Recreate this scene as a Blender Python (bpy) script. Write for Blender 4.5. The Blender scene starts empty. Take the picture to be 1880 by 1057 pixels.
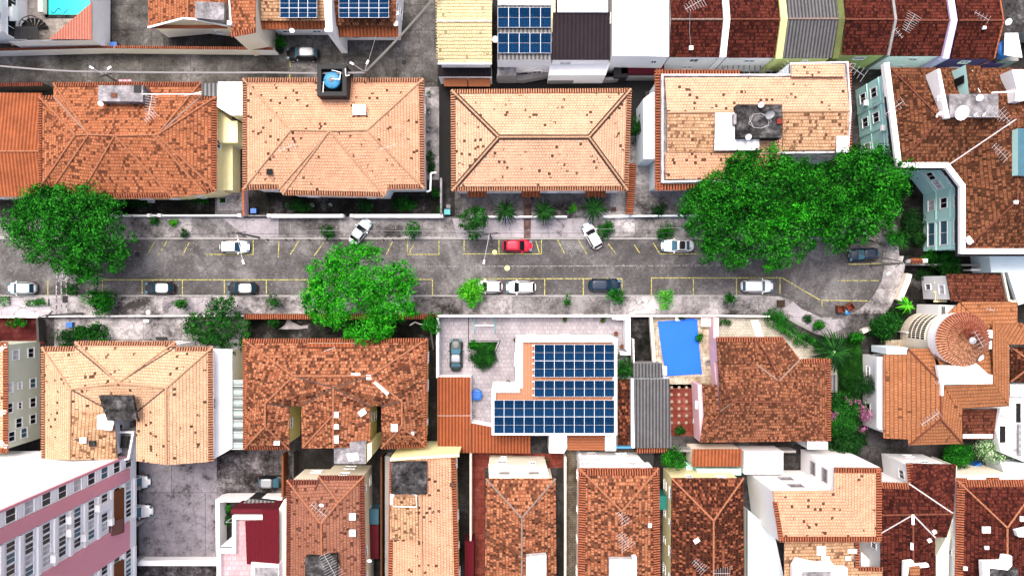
import bpy, math, random
from mathutils import Vector, Matrix
C = bpy.context.scene.collection
R = math.radians
rnd = random.Random(7)

# ------------------------------------------------------------ camera, world, sun, exposure
H, S, CX, CY = 100.0, 0.072, 940.0, 528.5
cam = bpy.data.objects.new('camera', bpy.data.cameras.new('camera')); C.objects.link(cam)
cam.location = (0, 0, H); cam.data.sensor_width = 36
cam.data.lens = 18.0 * H / (940 * S); cam.data.clip_start = 1; cam.data.clip_end = 3000
bpy.context.scene.camera = cam
wd = bpy.data.worlds.new('World'); bpy.context.scene.world = wd; wd.use_nodes = True
wn = wd.node_tree; sky = wn.nodes.new('ShaderNodeTexSky'); sky.sky_type = 'NISHITA'; sky.sun_disc = False
SUN_EL, SUN_AZ = R(68), R(-20)          # azimuth measured from +Y (image top) towards +X
sky.sun_elevation = SUN_EL; sky.sun_rotation = SUN_AZ; sky.dust_density = 8; sky.air_density = 1.0; sky.ozone_density = 0.6
bgn = wn.nodes['Background']; wn.links.new(sky.outputs[0], bgn.inputs[0]); bgn.inputs[1].default_value = 0.15
sl = bpy.data.lights.new('sun', 'SUN'); so = bpy.data.objects.new('sun', sl); C.objects.link(so)
sl.energy = 1.15; sl.angle = R(22); sl.color = (1, .965, .92)
sd = Vector((math.sin(SUN_AZ)*math.cos(SUN_EL), math.cos(SUN_AZ)*math.cos(SUN_EL), math.sin(SUN_EL)))
so.rotation_euler = sd.to_track_quat('Z', 'Y').to_euler(); so.location = (0, 0, 60)
vs = bpy.context.scene.view_settings
bpy.context.scene.display_settings.display_device = 'sRGB'
vs.view_transform = 'Standard'; vs.look = 'None'; vs.exposure = 1.12; vs.gamma = 1; vs.use_curve_mapping = False
cy = bpy.context.scene.cycles; cy.max_bounces = 5; cy.diffuse_bounces = 2; cy.use_denoising = True

def W(u, v, z=0.0):                      # a point of the place: where a thing of height z stands on the map
    k = S * (1 - z / H)
    return Vector(((u - CX) * k, (CY - v) * k, z))

# ------------------------------------------------------------ materials
MATS = {}
def newmat(name, rough=.8, spec=.3, metal=0):
    m = bpy.data.materials.new(name); m.use_nodes = True; nt = m.node_tree
    b = nt.nodes['Principled BSDF']; b.inputs['Roughness'].default_value = rough
    b.inputs['Specular IOR Level'].default_value = spec; b.inputs['Metallic'].default_value = metal
    MATS[name] = m
    return m, nt, b
def nd(nt, t, **kw):
    n = nt.nodes.new(t)
    for k, v in kw.items():
        if k.startswith('_'): setattr(n, k[1:], v)
        else:
            key = int(k[1:]) if k[0] == 'i' and k[1:].isdigit() else k.replace('__', ' ')
            if isinstance(v, bpy.types.NodeSocket): nt.links.new(v, n.inputs[key])
            else:
                if isinstance(v, tuple) and len(v) == 3 and n.inputs[key].type == 'RGBA': v = (*v, 1)
                n.inputs[key].default_value = v
    return n
def ma(nt, op, a, b=0.0, c=None, clamp=False):
    n = nt.nodes.new('ShaderNodeMath'); n.operation = op; n.use_clamp = clamp
    for i, x in enumerate((a, b, c)):
        if x is None: continue
        if isinstance(x, bpy.types.NodeSocket): nt.links.new(x, n.inputs[i])
        else: n.inputs[i].default_value = x
    return n.outputs[0]
def mix(nt, f, a, b, mode='MIX'):
    n = nt.nodes.new('ShaderNodeMix'); n.data_type = 'RGBA'; n.blend_type = mode
    for i, x in ((0, f), (6, a), (7, b)):
        if isinstance(x, bpy.types.NodeSocket): nt.links.new(x, n.inputs[i])
        else: n.inputs[i].default_value = (*x, 1) if isinstance(x, tuple) else x
    return n.outputs[2]
def noise(nt, vec, scale, detail=3, rough=.55, dist=0.0):
    return nd(nt, 'ShaderNodeTexNoise', Vector=vec, Scale=scale, Detail=float(detail), Roughness=rough, Distortion=dist).outputs[0]
def ramp(nt, f, stops):
    n = nt.nodes.new('ShaderNodeValToRGB'); nt.links.new(f, n.inputs[0]); e = n.color_ramp.elements
    e[0].position, e[0].color = stops[0][0], (*stops[0][1], 1)
    e[1].position, e[1].color = stops[-1][0], (*stops[-1][1], 1)
    for p, c in stops[1:-1]:
        x = e.new(p); x.color = (*c, 1)
    return n.outputs[0]
def bump(nt, b, h, strength=.5, dist=.05):
    n = nd(nt, 'ShaderNodeBump', Height=h, Strength=strength, Distance=dist); nt.links.new(n.outputs[0], b.inputs['Normal'])

def plain(name, col, rough=.7, spec=.12, metal=0, var=.12, sc=1.2):
    if max(col) < .56: col = tuple(x*.74 for x in col)
    m, nt, b = newmat(name, rough, spec, metal)
    tc = nt.nodes.new('ShaderNodeTexCoord').outputs['Object']
    n = noise(nt, tc, sc, 5, .65)
    f = ma(nt, 'MULTIPLY_ADD', n, 2*var, 1 - var)
    c = nd(nt, 'ShaderNodeVectorMath', _operation='SCALE', i0=col); nt.links.new(f, c.inputs['Scale'])
    nt.links.new(c.outputs[0], b.inputs['Base Color']); return m
def tile(name, A, B, D, frac=.08, cl=.25, J=None, tw=.27, tl=.40, jo=.6, stain=.25, gain=.80, soft=.35):
    """clay tiles laid in courses up the slope: UV is metres along the eave, metres up the slope"""
    m, nt, b = newmat(name, .95, .03)
    g = lambda c: tuple(x*gain for x in c)
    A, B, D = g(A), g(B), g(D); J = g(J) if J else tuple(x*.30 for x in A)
    uv = nt.nodes.new('ShaderNodeTexCoord').outputs['UV']; ob = nt.nodes.new('ShaderNodeTexCoord').outputs['Object']
    wob = nd(nt, 'ShaderNodeTexNoise', Vector=uv, Scale=1.1, Detail=2.0)
    w0 = nd(nt, 'ShaderNodeVectorMath', _operation='SUBTRACT', i0=wob.outputs[1], i1=(.5, .5, .5)); w1 = nd(nt, 'ShaderNodeVectorMath', _operation='SCALE', i0=w0.outputs[0]); w1.inputs['Scale'].default_value = .16
    uw = nd(nt, 'ShaderNodeVectorMath', _operation='ADD', i0=uv, i1=w1.outputs[0]).outputs[0]
    br = nd(nt, 'ShaderNodeTexBrick', Vector=uw, Color1=(0, 0, 0), Color2=(1, 1, 1), Mortar=(0, 0, 0), Scale=1.0)
    br.inputs['Mortar Size'].default_value = .03; br.inputs['Mortar Smooth'].default_value = .6; br.inputs['Bias'].default_value = 0
    br.inputs['Brick Width'].default_value = tw; br.inputs['Row Height'].default_value = tl; br.offset = .5
    sep = nt.nodes.new('ShaderNodeSeparateColor'); nt.links.new(br.outputs[0], sep.inputs[0]); t = sep.outputs[0]
    n1 = noise(nt, ob, .55, 4, .65); n2 = noise(nt, ob, .16, 5, .65, .6); n3 = noise(nt, uv, 3.0, 3); n4 = noise(nt, uw, 1.3, 4, .7)
    thr = ma(nt, 'MULTIPLY_ADD', ma(nt, 'SUBTRACT', n1, .5), cl*3.2, frac)
    dark = ma(nt, 'MULTIPLY', ma(nt, 'SUBTRACT', thr, t), 60.0, clamp=True)
    t2 = ma(nt, 'FRACT', ma(nt, 'MULTIPLY', t, 7.31)); t3 = ma(nt, 'FRACT', ma(nt, 'MULTIPLY', t, 23.7))
    base = mix(nt, t2, A, B)
    base = mix(nt, ma(nt, 'MULTIPLY', dark, ma(nt, 'MULTIPLY_ADD', t3, soft, .95-soft)), base, D)
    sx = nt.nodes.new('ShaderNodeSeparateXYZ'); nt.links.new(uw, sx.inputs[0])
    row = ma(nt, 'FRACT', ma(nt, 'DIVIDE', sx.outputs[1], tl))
    lip = ma(nt, 'MULTIPLY', ma(nt, 'SUBTRACT', .26, row), 6.0, clamp=True)  # shade at the lip of each tile row, painted into the joint colour
    joint_lip_shade = ma(nt, 'MAXIMUM', ma(nt, 'MULTIPLY', br.outputs['Fac'], .8), lip)
    joint_lip_shade = ma(nt, 'MULTIPLY', joint_lip_shade, ma(nt, 'MULTIPLY_ADD', n4, 1.5*jo, .25*jo), clamp=True)
    base = mix(nt, joint_lip_shade, base, J)
    st = ma(nt, 'MULTIPLY_ADD', n2, 2.4*stain, 1 - 1.2*stain)
    st = ma(nt, 'MULTIPLY', st, ma(nt, 'MULTIPLY_ADD', n3, .4, .82))
    st = ma(nt, 'MULTIPLY', st, ma(nt, 'MULTIPLY_ADD', n4, 3.0*stain, 1-1.4*stain))
    mp = nd(nt, 'ShaderNodeMapping', Vector=uv); mp.inputs['Scale'].default_value = (1.5, .22, 1)
    n5 = noise(nt, mp.outputs[0], 1.0, 4, .7)
    sk = ma(nt, 'MULTIPLY', ma(nt, 'MULTIPLY', ma(nt, 'SUBTRACT', n5, .54), 5.0, clamp=True), stain*1.6, clamp=True)
    base = mix(nt, sk, base, tuple(x*.45 for x in B))
    sc = nd(nt, 'ShaderNodeVectorMath', _operation='SCALE', i0=base); nt.links.new(st, sc.inputs['Scale'])
    nt.links.new(sc.outputs[0], b.inputs['Base Color'])
    rib = ma(nt, 'SINE', ma(nt, 'MULTIPLY', sx.outputs[0], 2*math.pi/tw))
    h = ma(nt, 'ADD', ma(nt, 'MULTIPLY', rib, .5), ma(nt, 'ADD', ma(nt, 'MULTIPLY', row, -.6), ma(nt, 'MULTIPLY', t, .5)))
    bump(nt, b, h, .55, .06); return m
def worn(name, col, thr):
    m, nt, b = newmat(name, .9, .1); ob = nt.nodes.new('ShaderNodeTexCoord').outputs['Object']
    n = noise(nt, ob, 4.5, 5, .75); f = ma(nt, 'MULTIPLY', ma(nt, 'SUBTRACT', n, thr-.06), 9.0, clamp=True)
    nt.links.new(mix(nt, f, (.06, .058, .055), col), b.inputs['Base Color'])
def corrug(name, A, D, per=.5, axis=0, stain=.3, rough=.6, line=.5):
    A, D = (tuple(x*(.76 if max(A) < .6 else 1) for x in c) for c in (A, D))
    m, nt, b = newmat(name, rough, .06)
    uv = nt.nodes.new('ShaderNodeTexCoord').outputs['UV']; ob = nt.nodes.new('ShaderNodeTexCoord').outputs['Object']
    sx = nt.nodes.new('ShaderNodeSeparateXYZ'); nt.links.new(uv, sx.inputs[0])
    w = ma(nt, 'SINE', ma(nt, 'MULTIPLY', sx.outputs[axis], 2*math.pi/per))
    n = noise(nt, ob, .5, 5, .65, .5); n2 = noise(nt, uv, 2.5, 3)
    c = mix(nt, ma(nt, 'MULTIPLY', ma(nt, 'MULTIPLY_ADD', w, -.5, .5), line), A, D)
    f = ma(nt, 'MULTIPLY', ma(nt, 'MULTIPLY_ADD', n, 2.6*stain, 1-1.3*stain), ma(nt, 'MULTIPLY_ADD', n2, .4, .8))
    s = nd(nt, 'ShaderNodeVectorMath', _operation='SCALE', i0=c); nt.links.new(f, s.inputs['Scale'])
    nt.links.new(s.outputs[0], b.inputs['Base Color']); bump(nt, b, w, .6, .05); return m
def concrete(name, dark, mid, light, sc=.22, slab=3.0, crack=.35, ctr=(.38, .5, .62), bw=None, sv=(.88, 1.08)):
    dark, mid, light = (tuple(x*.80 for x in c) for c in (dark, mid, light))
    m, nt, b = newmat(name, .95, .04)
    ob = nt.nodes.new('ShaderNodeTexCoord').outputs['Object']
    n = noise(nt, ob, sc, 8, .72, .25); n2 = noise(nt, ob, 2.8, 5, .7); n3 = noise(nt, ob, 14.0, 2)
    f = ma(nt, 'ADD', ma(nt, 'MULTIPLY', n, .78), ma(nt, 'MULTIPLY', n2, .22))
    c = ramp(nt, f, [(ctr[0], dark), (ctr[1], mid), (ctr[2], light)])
    if slab:
        br = nd(nt, 'ShaderNodeTexBrick', Vector=ob, Color1=(sv[0],)*3, Color2=(sv[1],)*3, Mortar=(1 - crack,)*3, Scale=1.0)
        br.inputs['Mortar Size'].default_value = min(.05, slab*.06); br.inputs['Brick Width'].default_value = bw or slab; br.inputs['Row Height'].default_value = slab
        c = mix(nt, 1.0, c, br.outputs[0], 'MULTIPLY')
    if slab and slab > 1.5:
        dn = nd(nt, 'ShaderNodeTexNoise', Vector=ob, Scale=1.2, Detail=3.0)
        dv = nd(nt, 'ShaderNodeVectorMath', _operation='ADD', i0=ob, i1=dn.outputs[1])
        vo = nd(nt, 'ShaderNodeTexVoronoi', Vector=dv.outputs[0], Scale=.33, _feature='DISTANCE_TO_EDGE')
        ck = ma(nt, 'MULTIPLY', ma(nt, 'SUBTRACT', .02, vo.outputs['Distance']), 50.0, clamp=True)
        ck = ma(nt, 'MULTIPLY', ck, ma(nt, 'MULTIPLY', ma(nt, 'SUBTRACT', n, .42), 6.0, clamp=True))
        c = mix(nt, ma(nt, 'MULTIPLY', ck, .7), c, tuple(x*.5 for x in dark))
    g = ma(nt, 'MULTIPLY_ADD', n3, .6, .7)
    s = nd(nt, 'ShaderNodeVectorMath', _operation='SCALE', i0=c); nt.links.new(g, s.inputs['Scale'])
    nt.links.new(s.outputs[0], b.inputs['Base Color']); bump(nt, b, n3, .3, .02); return m
def leafmat(name, a, b2, c3, sc=.5):
    m, nt, b = newmat(name, .85, .06)
    ob = nt.nodes.new('ShaderNodeTexCoord').outputs['Object']; gi = nt.nodes.new('ShaderNodeNewGeometry').outputs['Random Per Island']
    n = noise(nt, ob, sc, 4, .65)
    f = ma(nt, 'ADD', ma(nt, 'MULTIPLY', n, .75), ma(nt, 'MULTIPLY', gi, .25))
    c = ramp(nt, f, [(.38, a), (.49, b2), (.64, c3)])
    nt.links.new(c, b.inputs['Base Color'])
    return m

K = 1.0
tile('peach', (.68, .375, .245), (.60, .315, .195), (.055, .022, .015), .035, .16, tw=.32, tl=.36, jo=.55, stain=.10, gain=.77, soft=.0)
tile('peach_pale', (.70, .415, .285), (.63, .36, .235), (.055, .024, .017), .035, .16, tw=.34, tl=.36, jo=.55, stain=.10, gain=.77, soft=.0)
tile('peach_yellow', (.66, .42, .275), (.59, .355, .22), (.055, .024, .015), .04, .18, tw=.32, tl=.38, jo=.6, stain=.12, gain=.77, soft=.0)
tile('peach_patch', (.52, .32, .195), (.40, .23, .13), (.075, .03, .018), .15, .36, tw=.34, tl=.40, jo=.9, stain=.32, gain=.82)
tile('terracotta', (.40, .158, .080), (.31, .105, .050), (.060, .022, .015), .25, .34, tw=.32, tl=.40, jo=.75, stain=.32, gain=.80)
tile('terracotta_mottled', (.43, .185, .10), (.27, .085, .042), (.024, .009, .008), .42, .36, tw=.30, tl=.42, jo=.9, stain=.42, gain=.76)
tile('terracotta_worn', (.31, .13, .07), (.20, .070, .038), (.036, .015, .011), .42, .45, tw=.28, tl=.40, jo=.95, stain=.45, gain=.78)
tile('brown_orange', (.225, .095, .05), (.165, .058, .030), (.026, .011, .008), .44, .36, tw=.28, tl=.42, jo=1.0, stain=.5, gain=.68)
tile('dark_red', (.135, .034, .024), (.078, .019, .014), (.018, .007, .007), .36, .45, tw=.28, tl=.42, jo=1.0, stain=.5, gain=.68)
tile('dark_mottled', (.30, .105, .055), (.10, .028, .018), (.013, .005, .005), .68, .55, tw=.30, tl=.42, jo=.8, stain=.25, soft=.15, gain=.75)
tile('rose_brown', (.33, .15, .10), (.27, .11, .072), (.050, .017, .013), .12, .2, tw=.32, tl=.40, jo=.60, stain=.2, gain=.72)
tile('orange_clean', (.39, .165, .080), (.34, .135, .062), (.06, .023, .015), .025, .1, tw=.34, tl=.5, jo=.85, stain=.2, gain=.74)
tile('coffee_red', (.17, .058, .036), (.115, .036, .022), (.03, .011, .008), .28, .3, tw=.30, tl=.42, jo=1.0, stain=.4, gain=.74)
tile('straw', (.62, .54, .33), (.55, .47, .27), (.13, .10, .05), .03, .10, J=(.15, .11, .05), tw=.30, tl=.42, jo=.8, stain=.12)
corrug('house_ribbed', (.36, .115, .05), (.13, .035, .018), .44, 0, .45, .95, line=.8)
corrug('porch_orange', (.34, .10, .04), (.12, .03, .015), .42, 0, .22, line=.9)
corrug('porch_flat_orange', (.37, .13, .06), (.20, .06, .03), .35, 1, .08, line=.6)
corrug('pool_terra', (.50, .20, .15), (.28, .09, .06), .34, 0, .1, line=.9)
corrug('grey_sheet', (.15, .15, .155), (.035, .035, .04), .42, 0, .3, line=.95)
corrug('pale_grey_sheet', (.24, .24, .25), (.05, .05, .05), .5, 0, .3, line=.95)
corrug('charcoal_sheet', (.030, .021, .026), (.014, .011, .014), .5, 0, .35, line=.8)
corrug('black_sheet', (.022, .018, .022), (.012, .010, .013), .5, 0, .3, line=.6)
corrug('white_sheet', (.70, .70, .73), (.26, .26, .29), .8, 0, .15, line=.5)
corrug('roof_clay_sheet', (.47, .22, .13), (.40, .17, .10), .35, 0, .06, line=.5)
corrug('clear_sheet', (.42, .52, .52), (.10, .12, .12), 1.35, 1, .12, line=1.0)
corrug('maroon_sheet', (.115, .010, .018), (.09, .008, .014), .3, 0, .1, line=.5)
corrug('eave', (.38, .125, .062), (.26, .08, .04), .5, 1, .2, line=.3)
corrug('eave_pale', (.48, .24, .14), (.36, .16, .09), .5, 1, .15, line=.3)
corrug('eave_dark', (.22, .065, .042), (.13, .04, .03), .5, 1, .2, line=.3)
plain('gap', (.045, .016, .012), .9)
plain('ridge_orange', (.37, .15, .08), var=.3, sc=2.5); plain('ridge_peach', (.48, .29, .18), var=.25, sc=2.5)
plain('ridge_dark', (.10, .05, .035), var=.5, sc=2); plain('ridge_grey', (.26, .19, .16), var=.35, sc=2.5)
plain('ridge_red', (.17, .055, .035), var=.35, sc=2.5); plain('mortar_dark', (.045, .028, .022), var=.4, sc=3)
plain('valley', (.10, .065, .055), var=.4, sc=3); plain('valley_white', (.55, .5, .5), var=.4, sc=3)
plain('white', (.86, .85, .86), .7, var=.04); plain('white_wall', (.80, .79, .80), .8, var=.15, sc=.5)
plain('cream', (.78, .70, .58), .85, var=.12, sc=.6); plain('yellow_wall', (.70, .62, .26), .85, var=.14, sc=.6)
plain('butter', (.78, .70, .40), .85, var=.14, sc=.6)
plain('teal', (.46, .74, .70), .8, var=.09, sc=.6); plain('pale_blue', (.66, .74, .78), .8, var=.08, sc=.6)
plain('moss', (.12, .14, .05), .95, var=.5, sc=1.5); plain('green_wall', (.60, .62, .50), .85, var=.15, sc=.5); plain('lime', (.50, .56, .22), .85, var=.15, sc=1)
plain('lilac', (.52, .44, .66), .85, var=.08); plain('violet', (.10, .06, .18), .85)
plain('pink', (.72, .31, .37), .8, var=.06, sc=.5); plain('pink_pale', (.66, .42, .44), .8, var=.1)
plain('grey_wall', (.30, .29, .29), .9, var=.3, sc=.8); plain('dark_wall', (.07, .065, .06), .9, var=.4, sc=1)
plain('blackish', (.012, .012, .013), .7, var=.3); plain('charcoal', (.03, .03, .032), .6, var=.3)
plain('maroon_wall', (.12, .012, .022), .8); plain('wood', (.22, .075, .03), .7, var=.3, sc=2)
plain('old_wood', (.12, .05, .025), .8, var=.4, sc=2); plain('rosewood', (.16, .07, .06), .6, var=.2)
plain('steel', (.45, .45, .47), .35, .5, .6); plain('panel_frame', (.55, .56, .6), .8, .05); plain('galv', (.5, .5, .52), .5, .5, .3)
plain('pole_grey', (.20, .19, .18), .9, var=.3, sc=2); plain('cable', (.05, .05, .055), .7); plain('cable_pale', (.30, .29, .30), .6)
plain('glass_dark', (.010, .013, .018), .2, .25, var=.3, sc=.4); plain('glass_blue', (.010, .045, .08), .25, .3, var=.3)
plain('glass_teal', (.055, .15, .21), .25, .3, var=.3); plain('tank_blue', (.04, .26, .50), .35, .5, var=.1)
plain('plastic_blue', (.02, .14, .48), .45, .4, var=.12); plain('plastic_teal', (.05, .38, .42), .5, .4)
plain('plastic_green', (.01, .20, .17), .6, .3); plain('cover_blue', (.0, .10, .62), .55, .3, var=.12, sc=.3)
plain('pool_aqua', (.03, .62, .55), .2, .5, var=.08, sc=.3); plain('rubber', (.012, .012, .012), .8)
worn('yellow_paint', (.40, .37, .10), .47); worn('white_paint', (.36, .35, .36), .52); plain('yellow_metal', (.62, .56, .26), .8)
plain('soil', (.045, .032, .022), .95, var=.5, sc=3); plain('brown_pot', (.16, .06, .035), .8); plain('kerb', (.34, .33, .33), .9, var=.35, sc=1.5)
plain('red_box', (.20, .03, .025), .7, var=.3, sc=4)
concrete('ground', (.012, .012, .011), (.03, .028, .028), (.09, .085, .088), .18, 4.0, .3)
concrete('asphalt_stone', (.048, .046, .047), (.108, .103, .106), (.29, .28, .285), .13, .24, .55, (.36, .5, .66), .34)
concrete('sidewalk', (.035, .033, .033), (.20, .188, .194), (.44, .42, .43), .16, 3.4, .25, (.39, .48, .60), 6.5, sv=(.45, 1.4))
concrete('sidewalk_pale', (.06, .055, .06), (.30, .28, .305), (.46, .43, .47), .18, 3.2, .18, (.34, .44, .60), sv=(.8, 1.1))
concrete('alley', (.035, .033, .030), (.10, .095, .09), (.24, .225, .235), .20, 3.4, .35, (.40, .52, .66))
concrete('lot', (.05, .046, .05), (.195, .18, .205), (.30, .28, .32), .5, 9.0, .4, (.38, .47, .64))
concrete('dark_lot', (.018, .016, .016), (.09, .082, .088), (.26, .24, .26), .45, 3.0, .3, (.42, .52, .62))
concrete('yard_dark', (.006, .007, .006), (.022, .021, .020), (.13, .12, .125), .35, 2.0, .3, (.42, .54, .68))
concrete('slab_dark', (.012, .012, .012), (.05, .048, .05), (.17, .165, .17), .9, 0, 0, (.40, .52, .66))
concrete('slab_grey', (.08, .075, .08), (.22, .21, .225), (.42, .40, .43), .8, 0, 0, (.36, .5, .64))
concrete('slab_white', (.2, .19, .2), (.52, .51, .53), (.75, .74, .76), .7, 0, 0, (.34, .45, .58))
concrete('tiles_pale', (.23, .21, .23), (.35, .325, .355), (.43, .40, .43), .2, .55, .28, (.34, .5, .64))
concrete('tiles_cream', (.30, .30, .24), (.42, .41, .34), (.52, .5, .44), .3, .36, .45, (.34, .5, .64))
concrete('tiles_pink', (.42, .26, .28), (.56, .36, .39), (.62, .42, .45), .3, .62, .30, (.34, .5, .64))
concrete('tiles_red', (.12, .025, .02), (.17, .04, .03), (.25, .09, .07), .5, .9, .35, (.36, .5, .66))
concrete('old_brick', (.05, .03, .027), (.13, .08, .075), (.25, .18, .175), .6, .5, .3, (.38, .5, .62))
concrete('tiles_maroon', (.035, .008, .008), (.07, .014, .014), (.12, .035, .03), .5, .6, .35, (.36, .5, .66))
concrete('stone_deck', (.20, .14, .08), (.42, .35, .26), (.58, .52, .44), .7, .9, .35, (.36, .48, .6))
concrete('pavers', (.06, .045, .03), (.14, .115, .09), (.24, .21, .17), .4, .30, .75, (.38, .5, .62), .5)
concrete('patio_stone', (.16, .14, .12), (.34, .30, .27), (.46, .42, .40), .4, .9, .25, (.36, .48, .6))
concrete('grass_green', (.002, .012, .002), (.006, .035, .004), (.018, .085, .010), .8, 0, 0, (.36, .5, .64))
leafmat('leaf_dark', (.001, .020, .002), (.005, .078, .004), (.026, .205, .014), .7)
leafmat('leaf_deep', (.002, .014, .003), (.006, .048, .005), (.018, .125, .012), .8)
leafmat('leaf_mid', (.0008, .018, .001), (.004, .075, .003), (.028, .225, .012), .5)
leafmat('leaf_bright', (.001, .055, .001), (.007, .165, .004), (.045, .34, .014), .8)
leafmat('leaf_lime', (.006, .10, .003), (.03, .26, .008), (.12, .44, .02), .9)
leafmat('leaf_shade', (.003, .014, .004), (.006, .035, .006), (.016, .08, .012), .8)  # darkest leaf greens, used for whole plants
leafmat('leaf_white', (.03, .10, .02), (.10, .26, .07), (.55, .65, .45), 1.6)
leafmat('litter', (.08, .06, .03), (.30, .26, .14), (.5, .48, .42), 3.0)
leafmat('bloom', (.05, .05, .03), (.24, .06, .15), (.40, .14, .28), 1.6)

def panelmat():
    m, nt, b = newmat('solar', .75, .0)
    uv = nt.nodes.new('ShaderNodeTexCoord').outputs['UV']; ob = nt.nodes.new('ShaderNodeTexCoord').outputs['Object']
    br = nd(nt, 'ShaderNodeTexBrick', Vector=uv, Color1=(.0005, .0065, .024), Color2=(.0008, .012, .038), Mortar=(.012, .045, .11), Scale=1.0)
    br.offset = 0; br.inputs['Mortar Size'].default_value = .012; br.inputs['Brick Width'].default_value = .18; br.inputs['Row Height'].default_value = .18
    n = noise(nt, ob, .25, 2)
    s = nd(nt, 'ShaderNodeVectorMath', _operation='SCALE', i0=br.outputs[0]); nt.links.new(ma(nt, 'MULTIPLY_ADD', n, 1.4, .4), s.inputs['Scale'])
    nt.links.new(s.outputs[0], b.inputs['Base Color'])
panelmat()
def carmat(name, col, metal=.2):
    m, nt, b = newmat(name, .35, .25, metal); b.inputs['Base Color'].default_value = (*col, 1)
    b.inputs['Coat Weight'].default_value = .12; b.inputs['Coat Roughness'].default_value = .08
for n_, c_ in (('car_white', (.72, .72, .73)), ('car_silver', (.42, .47, .49)), ('car_black', (.006, .006, .008)), ('car_graphite', (.020, .021, .024)),
               ('car_red', (.42, .008, .03)), ('car_navy', (.006, .016, .036)), ('car_green', (.012, .020, .022)), ('car_grey', (.24, .26, .28))): carmat(n_, c_)

# ------------------------------------------------------------ mesh building
def root_of(o):
    while o.parent: o = o.parent
    return o
class MB:
    def __init__(s): s.v, s.f, s.uv, s.mi = [], [], [], []
    def face(s, pts, mi=0, up=False):
        pts = [Vector(p) for p in pts]
        n = Vector((0, 0, 0))
        for i in range(len(pts)):
            a, b = pts[i], pts[(i+1) % len(pts)]; n += a.cross(b)
        if n.length < 1e-9: return
        n.normalize()
        if up and n.z < 0: pts.reverse(); n = -n
        e = Vector((0, 0, 1)).cross(n)
        e = Vector((1, 0, 0)) if e.length < 1e-3 else e.normalized()
        w = n.cross(e); b0 = len(s.v)
        s.v += pts; s.f.append(tuple(range(b0, b0+len(pts)))); s.uv.append([(p.dot(e), p.dot(w)) for p in pts]); s.mi.append(mi)
        return n
    def prism(s, poly, z0, z1, mi=0, top=True, bottom=False, mt=None):
        a = sum(poly[i][0]*poly[(i+1) % len(poly)][1]-poly[(i+1) % len(poly)][0]*poly[i][1] for i in range(len(poly)))
        if a < 0: poly = list(reversed(poly))
        zz1 = z1 if isinstance(z1, (list, tuple)) else [z1]*len(poly)
        if a < 0 and isinstance(z1, (list, tuple)): zz1 = list(reversed(z1))
        lo = [Vector((p[0], p[1], z0)) for p in poly]; hi = [Vector((p[0], p[1], z)) for p, z in zip(poly, zz1)]
        n = len(poly)
        for i in range(n): s.face([lo[i], lo[(i+1) % n], hi[(i+1) % n], hi[i]], mi)
        if top: s.face(hi, mi if mt is None else mt)
        if bottom: s.face(list(reversed(lo)), mi)
    def box(s, c, d, rz=0, mi=0, M=None):
        x, y, z = d[0]/2, d[1]/2, d[2]/2; m = Matrix.Translation(Vector(c)) @ Matrix.Rotation(rz, 4, 'Z') if M is None else M
        P = [m @ Vector(q) for q in ((-x, -y, -z), (x, -y, -z), (x, y, -z), (-x, y, -z), (-x, -y, z), (x, -y, z), (x, y, z), (-x, y, z))]
        for q in ((0, 3, 2, 1), (4, 5, 6, 7), (0, 1, 5, 4), (1, 2, 6, 5), (2, 3, 7, 6), (3, 0, 4, 7)): s.face([P[i] for i in q], mi)
    def tube(s, p0, p1, r, r1=None, n=6, mi=0, cap=True):
        p0, p1 = Vector(p0), Vector(p1); r1 = r if r1 is None else r1; d = (p1-p0)
        if d.length < 1e-6: return
        d.normalize(); a = d.orthogonal().normalized(); b = d.cross(a)
        A = [p0+(a*math.cos(t)+b*math.sin(t))*r for t in (2*math.pi*i/n for i in range(n))]
        B = [p1+(a*math.cos(t)+b*math.sin(t))*r1 for t in (2*math.pi*i/n for i in range(n))]
        for i in range(n): s.face([A[i], A[(i+1) % n], B[(i+1) % n], B[i]], mi)
        if cap: s.face(list(reversed(A)), mi); s.face(B, mi)
    def path(s, pts, r, n=5, mi=0):
        for a, b in zip(pts, pts[1:]): s.tube(a, b, r, n=n, mi=mi)
    def lathe(s, c, prof, n=24, mi=0, smooth=True):
        c = Vector(c)
        for (r0, z0), (r1, z1) in zip(prof, prof[1:]):
            for i in range(n):
                t0, t1 = 2*math.pi*i/n, 2*math.pi*(i+1)/n
                q = [c+Vector((r0*math.cos(t0), r0*math.sin(t0), z0)), c+Vector((r0*math.cos(t1), r0*math.sin(t1), z0)),
                     c+Vector((r1*math.cos(t1), r1*math.sin(t1), z1)), c+Vector((r1*math.cos(t0), r1*math.sin(t0), z1))]
                if r0 < 1e-6: q = [q[0], q[2], q[3]]
                elif r1 < 1e-6: q = q[:3]
                s.face(q, mi)
    def build(s, name, mats, parent=None, label=None, smooth=False, local=False):
        if not s.f: return None
        me = bpy.data.meshes.new(name); off = Vector((0, 0, 0))
        if parent is not None and not local: off = root_of(parent).location
        me.from_pydata([p-off for p in s.v], [], s.f)
        ul = me.uv_layers.new(name='UVMap'); k = 0; fl = [c for u in s.uv for p in u for c in p]; ul.data.foreach_set('uv', fl)
        for m in (mats if isinstance(mats, (list, tuple)) else [mats]): me.materials.append(MATS[m])
        me.polygons.foreach_set('material_index', s.mi)
        if smooth: me.polygons.foreach_set('use_smooth', [True]*len(s.f))
        me.update(); o = bpy.data.objects.new(name, me); C.objects.link(o)
        if parent is not None: o.parent = parent
        if label: o['label'] = label
        return o
def tag(o, label, cat, group=None):
    o['label'] = label; o['category'] = cat
    if group: o['group'] = group
    return o
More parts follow.
